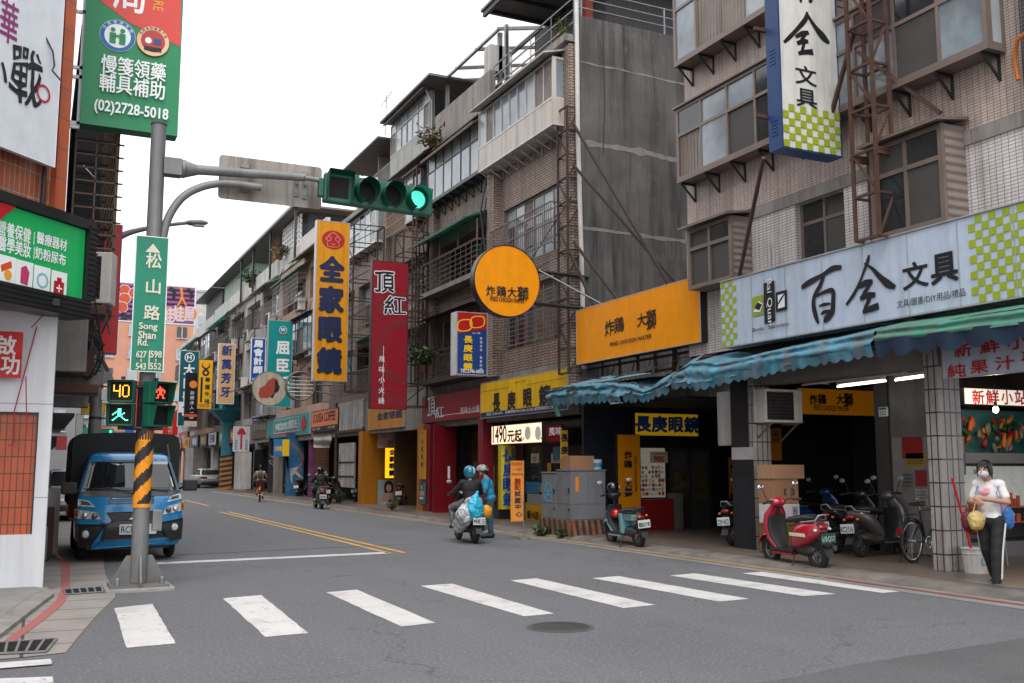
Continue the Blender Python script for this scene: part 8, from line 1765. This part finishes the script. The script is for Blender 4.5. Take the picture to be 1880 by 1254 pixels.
# cars
def car(label, loc, rz, paint, rear=True):
    T = thing('parked_car', label, 'car', loc, rz, 'cars parked along the street'); L = 4.5; W = .9
    prof = [(0, .55, .62), (.06, .42, .90), (.5, .30, .98), (1.1, .26, 1.0), (3.2, .26, .98), (4.1, .30, .88), (4.42, .42, .74), (4.5, .5, .6)]
    m = MB(); m.loft([[(x, y, z) for x, z in ((-W * k, a), (-W * k, (a + b) / 2), (-W * k * .97, b - .05), (-W * k * .8, b), (0, b + .01), (W * k * .8, b), (W * k * .97, b - .05), (W * k, (a + b) / 2), (W * k, a), (0, a - .02))] for (y, a, b), k in zip(prof, (.8, .95, 1, 1, 1, 1, .93, .8))], 0, True); m.build('body', paint, T)
    cb = [(.35, .98, .80, .80), (.85, 1.34, .66, .78), (1.3, 1.44, .62, .8), (2.2, 1.44, .62, .8), (3.0, 1.05, .76, .80), (3.3, .96, .78, .78)]
    m = MB(); m.loft([[(-b, y, .9), (-t_, y, z - .06), (-t_ * .85, y, z), (t_ * .85, y, z), (t_, y, z - .06), (b, y, .9)] for y, z, t_, b in cb], 0, True); cbn = m.build('cabin', paint, T)
    m = MB(); m.add([(-.70, .36, 1.0), (.70, .36, 1.0), (.58, .80, 1.31), (-.58, .80, 1.31)], [(0, 1, 2, 3)]); m.v = [(x, y - .02, z + .012) for x, y, z in m.v]; m.build('rear_window', GLASS, cbn)
    m = MB(); m.add([(-.70, 3.12, 1.03), (.70, 3.12, 1.03), (.58, 2.3, 1.42), (-.58, 2.3, 1.42)], [(0, 1, 2, 3)]); m.v = [(x, y + .03, z + .015) for x, y, z in m.v]; m.build('windscreen', GLASS, cbn)
    for s in (-1, 1):
        m = MB(); m.add([(s * .805, .7, .98), (s * .805, 2.9, .99), (s * .66, 2.2, 1.36), (s * .66, .95, 1.32)], [(0, 1, 2, 3)]); m.build('side_window', GLASS, cbn)
        for y in (.85, 3.6): m = MB(); m.torus((s * .80, y, .31), .22, .09, 'x', 26, 10, squash=1.1); w = m.build('wheel', TYRE, T); m = MB(); m.cyl((s * .84, y, .31), (s * .9, y, .31), .19, n=18); m.build('rim', RIM, w)
        m = MB(); m.prism([(s * .84, .74), (s * .36, .72), (s * .40, .84), (s * .84, .87)], 'xz', -.02, .08); m.build('tail_light', TAIL, T); m = MB(); m.prism([(s * .80, .62), (s * .42, .60), (s * .46, .70), (s * .78, .74)], 'xz', 4.42, 4.5); m.build('headlight', CLEAR, T); m = MB(); m.ell((s * 1.0, 2.75, 1.0), (.1, .06, .07), 12); m.build('mirror', paint, T)
    m = MB(); m.box(-.24, .24, -.03, -.005, .66, .80); m.box(-.22, .22, 4.5, 4.52, .42, .54); m.build('number_plate', pmat('C0C8C8'), T); m = MB(); m.box(-.7, .7, -.02, .1, .3, .44); m.box(-.5, .5, 4.46, 4.51, .3, .42); m.build('bumper', BPL, T); return T
p = at_z(382, 895, 0)
car('silver grey sedan seen from behind parked far along the right kerb', (p.x - .2, p.y - 3, 0), radians(4), mat('silver car paint', (.45, .45, .46), .3, metal=.5, coat=.5, var=.04))
for i, (lab, x, y, c_) in enumerate((('white van nose parked behind the blue truck on the left', 1.15, 32, 'B8BABC'), ('silver car second behind the blue truck on the left', 1.25, 40, '8A8C90'), ('dark car third behind the blue truck on the left', 1.35, 48, '3A3C40'), ('white car farthest behind the blue truck on the left', 1.5, 57, 'C0C0C0'))): car(lab, (x, y + 4.5, 0), pi, CPAINT(c_))
# ---------------------------------------------------------------- people
SKIN = mat('skin', (.42, .235, .165), .5, var=.06, scale=9); HAIR = mat('black hair', (.006, .005, .005), .45, var=.3, scale=30)
def V(*a): return Vector(a)
def figure(label, loc, rz, J, shirt, sleeve, trs, shoes, hair=None, helmet=None, mask=None, h=1.0, wide=1.0, tl=1.0, skin=SKIN, look=0.0, vox=.011):
    """J: joints in metres, person faces local -Y. one continuous body, clothing as children"""
    T = thing('person', label, 'person', loc, rz); T.scale = (h, h, h); bpy.context.view_layer.update(); J = {k: V(*v) for k, v in J.items()}
    pel, che, nek, hd = J['pel'], J['che'], J['nek'], J['hd']; sp = (che - pel).normalized(); sh = []; up = hd - nek; fw = V(sin(look) * 1, -cos(look), -.0)
    R = Matrix.Rotation(look, 3, 'Z') @ V(0, 0, 1).rotation_difference((nek - pel).normalized()).to_matrix() if 0 else (V(0, 0, 1).rotation_difference(sp)).to_matrix()
    def torso(g): return [('e', pel, (.155 * wide + g, .115 * wide + g, .12 + g), R), ('e', (pel + che) / 2, (.142 * wide + g, .108 * wide + g, .19 + g), R), ('e', che, (.165 * wide + g, .115 * wide + g, .17 + g), R), ('c', J['sL'], J['sR'], .062 + g, .062 + g)]
    def arm(s, g, f=1.0):
        a, b, c = J['s' + s], J['e' + s], J['h' + s]; out = [('c', a, b if f >= .5 else a.lerp(b, f * 2), .052 * wide + g, (.042 if f >= .5 else .05) * wide + g)]
        if f > .5: out.append(('c', b, b.lerp(c, (f - .5) * 2), .041 * wide + g, .031 + g))
        return out
    def leg(s, g, f=1.0):
        a, b, c = J['p' + s], J['k' + s], J['a' + s]; return [('c', a, b, .082 * wide + g, .056 * wide + g), ('c', b, b.lerp(c, f), .057 * wide + g, .040 + g)]
    body = torso(-.012) + arm('L', 0) + arm('R', 0) + leg('L', -.01) + leg('R', -.01)
    body += [('c', che + sp * .08, nek, .06, .05), ('c', nek, hd, .05, .055), ('e', hd + V(0, 0, .02), (.074, .092, .105), Matrix.Rotation(look, 3, 'Z')), ('e', hd + fw * .035 - V(0, 0, .05), (.052, .058, .055)), ('c', hd + fw * .088 + V(0, 0, .015), hd + fw * .105 - V(0, 0, .015), .008, .013)]
    sd = V(-fw.y, fw.x, 0)
    body += [('e', hd + sd * .076 * s - V(0, 0, .0), (.014, .02, .03)) for s in (-1, 1)]
    for s in 'LR':
        e, w = J['e' + s], J['h' + s]; d = (w - e).normalized(); q = J.get('g' + s); n_ = (q or V(0, 0, -1)); n_ = (n_ - d * n_.dot(d)).normalized(); t_ = d.cross(n_)
        body.append(('e', w + d * .045, (.034, .034, .045), V(0, 0, 1).rotation_difference(d).to_matrix()))
        for i in range(4):
            k = w + d * .075 + t_ * (.027 - .018 * i); l = (.036, .042, .039, .03)[i]; m_ = k + d * l + n_ * .012; body += [('c', k, m_, .0105, .0098), ('c', m_, m_ + d * l * .45 + n_ * l * .75, .0098, .0085)]
        body += [('c', w + d * .03 + t_ * .03, w + d * .06 + t_ * .052 + n_ * .012, .012, .0105), ('c', w + d * .06 + t_ * .052 + n_ * .012, w + d * .09 + t_ * .05 + n_ * .03, .0105, .009)]
        a, f = J['a' + s], J['f' + s]; body.append(('c', a, f, .03, .02))
    blob('body', body, skin, T, vox, 3)
    for m, it in ((shirt, ('shirt', torso(.008) + arm('L', .012, sleeve) + arm('R', .012, sleeve) + [('c', che + sp * .1, nek - V(0, 0, .06), .07, .055)])), (trs, ('trousers', [('e', pel - sp * .02, (.165 * wide, .128 * wide, .12), R)] + leg('L', .016, tl) + leg('R', .016, tl)))):
        if m: blob(it[0], it[1], m, T, vox, 3, deform=lambda c: c + V(noise.noise(c * 13), noise.noise(c * 13 + V(5, 0, 0)), noise.noise(c * 11)) * .008)
    for s in 'LR':
        a, f = J['a' + s], J['f' + s]; d = (f - a); d.z = 0; d = d.normalized() if d.length > 1e-4 else V(0, -1, 0); b = V(a.x, a.y, min(a.z, f.z + .05)); g = V(f.x, f.y, f.z)
        blob('shoe', [('c', b - d * .035 - V(0, 0, .02), g + d * .05, .05, .044), ('c', b - d * .03 - V(0, 0, .045), g + d * .06 - V(0, 0, .012), .036, .034), ('c', b + d * .0 + V(0, 0, .02), b - V(0, 0, .01), .042, .045)], shoes, T, vox, 2)
    if hair is not None: blob('hair', [('e', hd + V(0, 0, .045) - fw * .016, (.086, .10, .098), Matrix.Rotation(look, 3, 'Z')), ('e', hd - fw * .06 - V(0, 0, .01), (.075, .055, .085))] + [('e', hd + sd * .07 * s + V(0, 0, .02) - fw * .01, (.022, .05, .06)) for s in (-1, 1)] + hair, HAIR, T, .01, 2)
    mb = MB(); [mb.ell(hd + fw * .088 + sd * .03 * s + V(0, 0, .025), (.011, .008, .006), 8) for s in (-1, 1)]; mb.build('eyes', HAIR, T)
    mb = MB(); mb.ell(hd + fw * .094 - V(0, 0, .05), (.022, .008, .006), 8, rot=Matrix.Rotation(look, 3, 'Z')); mb.build('mouth', mat('lips', (.28, .10, .085), .5), T)
    if mask: blob('face_mask', [('e', hd + fw * .045 - V(0, 0, .035), (.066, .064, .052), Matrix.Rotation(look, 3, 'Z')), ('c', hd + sd * .07, hd - sd * .07, .006, .006)], mask, T, .009, 2)
    if helmet: helmet(T, hd, fw, sd)
    return T
SHW = pmat('14151A', .6); BLKC = mat('black cloth', (.012, .012, .014), .8, var=.3, scale=6)
def STAND(**k):
    J = dict(pel=(0, 0, .86), che=(0, .0, 1.16), nek=(0, -.01, 1.35), hd=(0, -.03, 1.47), sL=(.16, 0, 1.28), sR=(-.16, 0, 1.28), eL=(.22, .03, 1.03), eR=(-.22, .03, 1.03), hL=(.22, -.05, .82), hR=(-.22, -.05, .82), pL=(.085, 0, .83), pR=(-.085, 0, .83), kL=(.09, -.02, .46), kR=(-.09, -.02, .46), aL=(.09, .03, .09), aR=(-.09, .03, .09), fL=(.10, -.12, .04), fR=(-.10, -.12, .04)); J.update(k); return J
# woman with bags
wp = at_z(1826, 1079, .03)
wf = figure('woman in white tee and striped black trousers looking down beside the bucket', (wp.x, wp.y, .012), radians(-74), STAND(sL=(.135, 0, 1.27), sR=(-.135, 0, 1.27), hd=(0, -.085, 1.44), nek=(0, -.02, 1.34), eL=(.23, -.02, 1.06), eR=(-.21, -.05, 1.05), hL=(.05, -.22, 1.10), hR=(-.06, -.23, 1.05), gL=(-1, 0, 0), gR=(1, 0, 0), kL=(.09, -.10, .47), aL=(.08, -.12, .09), fL=(.08, -.27, .035), kR=(-.08, .03, .47), aR=(-.09, .24, .13), fR=(-.09, .12, .04)),
    mat('white tee', (.74, .72, .70), .85, var=.1), .32, BLKC, SHW, tl=.93, hair=[('c', (0, .04, 1.47), (0, .07, 1.33), .045, .025)] + [('c', (s * .06, -.14, 1.53), (s * .082, -.10, 1.37), .02, .01) for s in (-1, 1)] + [('c', (s * .02, -.12, 1.55), (s * .045, -.172, 1.48), .02, .01) for s in (-1, 0, 1)], h=1.06, wide=.86, mask=mat('patterned mask', (.5, .53, .58), .7, var=.4, scale=60), look=0, vox=.0095)
mb = MB(); mb.ell((.0, -.142, 1.18), (.07, .012, .035), 12); mb.ell((.03, -.140, 1.21), (.035, .012, .03), 10); mb.build('shirt_print', pmat('D8909A', .7, var=.3), wf)
for s, x in ((1, .165), (-1, -.165)):
    mb = MB()
    for dx in (0, .022): mb.tube([(.178, dx - .01, .80), (.166, -.105 + dx, .47), (.145, -.13 + dx, .14)] if s > 0 else [(-.178, dx - .01, .80), (-.158, .02 + dx, .47), (-.15, .23 + dx, .16)], .007, 5)
    mb.build('trouser_stripe', pmat('D0CCC8'), wf)
mw = wf.matrix_basis
def bag(name, label, c, r, m, amp=.03, cat='bag', extra=(), handles=None, par=mw):
    o = thing(name, label, cat, tuple(par @ V(*c))); blob('bag_body', [('e', (0, 0, 0), r)] + list(extra), m, o, max(.012, min(r) * .1), 2, deform=lambda q: q + V(noise.noise(q * 9 + V(*c)), noise.noise(q * 9 + V(3, 1, 0)), noise.noise(q * 8)) * amp * .6 + V(noise.noise(q * 26), noise.noise(q * 24 + V(4, 0, 0)), noise.noise(q * 27)) * amp * .3)
    if handles: mb = MB(); [mb.tube(h_, .007, 5) for h_ in handles]; mb.build('handle', m, o)
    return o
bag('plastic_bag', 'translucent yellow plastic bag hanging from the hands of the woman', (-.04, -.30, .84), (.13, .09, .13), mat('yellow film', (.62, .46, .16), .35, var=.2, trans=.3), handles=[[(-.06, 0, .1), (0, 0, .24), (.06, 0, .1)]])
bag('handbag', 'dark red bag held behind the yellow plastic bag of the woman', (-.20, -.16, .82), (.11, .08, .15), pmat('5A1020', .6), .015, handles=[[(-.06, 0, .12), (0, 0, .26), (.06, 0, .12)]])
bk_ = bag('backpack', 'pink and blue school backpack worn by the woman', (.02, .20, 1.07), (.15, .09, .22), pmat('C08AA0', .7), .012, 'backpack', handles=[[tuple(wf.matrix_basis.to_3x3() @ V(s * .13, -.08, .18)), tuple(wf.matrix_basis.to_3x3() @ V(s * .13, -.22, .24)), tuple(wf.matrix_basis.to_3x3() @ V(s * .125, -.33, .10)), tuple(wf.matrix_basis.to_3x3() @ V(s * .15, -.25, -.12))] for s in (-1, 1)])
for c in bk_.children:
    if c.name.startswith('handle'): c.data.materials[0] = pmat('3A8AC0', .7)
bag('plastic_bag', 'blue patterned bag hanging below the backpack of the woman', (.10, .26, .86), (.10, .08, .16), pmat('2A6AB0', .5, var=.5, scale=12), .02)
# man in blue standing by the scooter
mp = at_z(899, 988, 0); LB = mat('turquoise blue tee', (.015, .24, .42), .8, var=.15, scale=3); JN = mat('faded jeans', (.03, .085, .12), .85, var=.3, scale=5)
def bikehelm(T, hd, fw, sd):
    mb = MB(); mb.v = []; rings = []
    for i in range(9):
        t = pi * .52 * i / 8; r = sin(t); rings.append([hd + V(0, 0, .03) + fw * (.14 * r * cos(a) + .02) + sd * (.10 * r * sin(a)) + V(0, 0, .115 * cos(t) + (.012 if j % 4 < 2 else -.008)) for j, a in enumerate([2 * pi * k / 24 for k in range(24)])])
    mb.loft(rings, 0, True); mb.build('bicycle_helmet', mat('silver helmet', (.25, .235, .235), .35, var=.9, scale=30), T); mb = MB(); mb.tube([hd + sd * .08 + V(0, 0, .03), hd + sd * .05 - V(0, 0, .10) + fw * .03, hd - sd * .05 - V(0, 0, .10) + fw * .03, hd - sd * .08 + V(0, 0, .03)], .008, 5); mb.build('strap', BLKC, T)
figure('man in turquoise tee and jeans with a silver bicycle helmet beside the loaded scooter', (mp.x, mp.y, .005), radians(-112), STAND(pel=(0, .0, .87), che=(0, -.06, 1.17), nek=(0, -.10, 1.36), hd=(0, -.15, 1.48), sL=(.18, -.07, 1.29), sR=(-.18, -.07, 1.29), eL=(.24, -.12, 1.05), eR=(-.22, -.18, 1.05), hL=(.22, -.36, .93), hR=(-.16, -.42, .92), kL=(.10, -.01, .46), kR=(-.10, .0, .46)), LB, .42, JN, SHW, hair=[], helmet=bikehelm, wide=1.14)
# rider on the loaded scooter
rs, rd = scooter('loaded black scooter ridden away with big plastic bags on its back', (872, 998), 842, .0, BLKP, plate='MNK·55', group='scooters being ridden', trunk=None)
def SEAT(z=.82, **k):
    J = dict(pel=(0, 0, z), che=(0, -.03, z + .30), nek=(0, -.06, z + .49), hd=(0, -.09, z + .61), sL=(.18, -.04, z + .41), sR=(-.18, -.04, z + .41), eL=(.30, -.20, z + .20), eR=(-.30, -.20, z + .20), hL=(.31, -.44, z + .18), hR=(-.31, -.44, z + .18), pL=(.10, -.04, z - .01), pR=(-.10, -.04, z - .01), kL=(.19, -.42, z - .10), kR=(-.19, -.42, z - .10), aL=(.14, -.38, .36), aR=(-.14, -.38, .36), fL=(.14, -.52, .31), fR=(-.14, -.52, .31)); J.update(k); return J
def fullhelm(col, stripe=None):
    def f(T, hd, fw, sd):
        a = blob('helmet', [('e', hd + V(0, 0, .035) - fw * .005, (.128, .14, .135)), ('e', hd - fw * .03 - V(0, 0, .03), (.115, .10, .09))], [CPAINT(col, .18), CPAINT('D8DCE0', .2)], T, .012, 2, matfn=(lambda c: 1 if stripe and c.x < hd.x - .05 and c.z > hd.z + .0 else 0)); m = MB(); m.ell(hd + fw * .075 + V(0, 0, .04), (.11, .08, .075), 16); m.build('visor', GLASS, a)
    return f
def sit(T, dr): return (T.location.x - dr.x * .28, T.location.y - dr.y * .28, T.location.z), math.atan2(dr.x, -dr.y)
l, rz = sit(rs, rd); PAT = mat('patterned trousers', (.14, .12, .13), .8, var=.9, scale=16)
rider = figure('seated rider in black jacket and patterned trousers with a blue white helmet', l, rz, SEAT(.84, kR=(-.34, -.40, .72), aR=(-.36, -.34, .36), fR=(-.36, -.47, .31), kL=(.30, -.40, .72), aL=(.28, -.34, .36), fL=(.28, -.47, .31)), BLKC, 1.0, PAT, SHW, hair=[], helmet=fullhelm('12708A', True), wide=1.12)
mr = rs.matrix_basis; FILM = mat('clear plastic film', (.55, .57, .56), .25, var=.35, scale=9, trans=.25, coat=.4); CYF = mat('cyan plastic film', (.02, .40, .58), .25, var=.25, scale=6, coat=.4)
bag('plastic_bag', 'big clear plastic bag of bottles slung low on the left of the loaded scooter', (-.72, .26, .60), (.18, .20, .24), FILM, .06, extra=[('c', (0, .02, 0), (0, .26, -.24), .17, .15), ('c', (0, -.05, .15), (0, -.12, .3), .06, .03)], par=mr); bag('plastic_bag', 'large cyan plastic bag tied on the back of the loaded scooter', (-.80, .06, .72), (.19, .17, .27), CYF, .05, extra=[('c', (0, 0, .2), (.05, 0, .34), .07, .03)], par=mr); bag('plastic_bag', 'small orange yellow bag on the right of the loaded scooter', (-.72, -.22, .66), (.12, .11, .14), pmat('D8961E', .4, var=.3), .03, par=mr)
o = thing('pink_cloth', 'pink and white cloth laid over the seat behind the rider', 'cloth', tuple(mr @ V(-.58, .02, .90))); blob('cloth', [('e', (0, 0, 0), (.16, .26, .07)), ('e', (0, .2, -.05), (.12, .14, .08))], pmat('C898A8', .8, var=.3), o, .016, 2)
# rider in black, stopped
bs, bd = scooter('dark scooter with pale panels stopped at the kerb under the black clad rider', (590, 935), 578, .0, mat('scooter grey panel', (.16, .15, .15), .4), plate='518·MXY', group='scooters being ridden')
l, rz = sit(bs, bd); figure('rider all in black with a black helmet stopped astride a scooter', l, rz, SEAT(.80, eL=(.28, -.2, 1.02), hL=(.14, -.24, 1.26), kR=(-.28, -.30, .46), aR=(-.36, -.14, .10), fR=(-.38, -.28, .05)), BLKC, .9, BLKC, pmat('B8B4B0'), helmet=fullhelm('0C0C0E'), hair=[])
# cyclist and walker
bt, bdir = bicycle('orange and black hire bicycle ridden away along the kerb', (474, 922), 473, .0, pmat('C86A10', .4), stand=False); bt.location = tuple(at_z(476, 922, 0))
l = (bt.location.x + bdir.x * .26, bt.location.y + bdir.y * .26, 0); figure('cyclist in a pale floral shirt with a grey backpack riding away', l, math.atan2(bdir.x, -bdir.y), SEAT(.94, che=(0, -.10, 1.22), nek=(0, -.2, 1.40), hd=(0, -.24, 1.52), sL=(.17, -.15, 1.32), sR=(-.17, -.15, 1.32), eL=(.28, -.3, 1.12), eR=(-.28, -.3, 1.12), hL=(.26, -.40, 1.0), hR=(-.26, -.40, 1.0), kL=(.12, -.34, .72), aL=(.12, -.2, .36), fL=(.12, -.33, .30), kR=(-.12, -.28, .58), aR=(-.12, -.16, .20), fR=(-.12, -.29, .15)), mat('floral shirt', (.40, .25, .20), .8, var=.6, scale=20), .4, pmat('6A3A3A'), SHW, hair=[], tl=.3, vox=.015)
bag('backpack', 'grey backpack on the back of the cyclist', (bt.location.x - bdir.x * -.06, bt.location.y - bdir.y * -.06, 1.22), (.14, .12, .19), pmat('4A5058', .7), .01, 'backpack', par=Matrix.Identity(4))
wk = at_z(345, 881, .0); figure('distant pedestrian in dark clothes walking away along the row', (12.1, 90, .1), pi, STAND(kL=(.09, -.12, .47), aL=(.09, -.14, .09), fL=(.09, -.28, .04), aR=(-.09, .18, .12), fR=(-.09, .05, .04)), BLKC, .9, pmat('22324A'), SHW, hair=[], vox=.02)
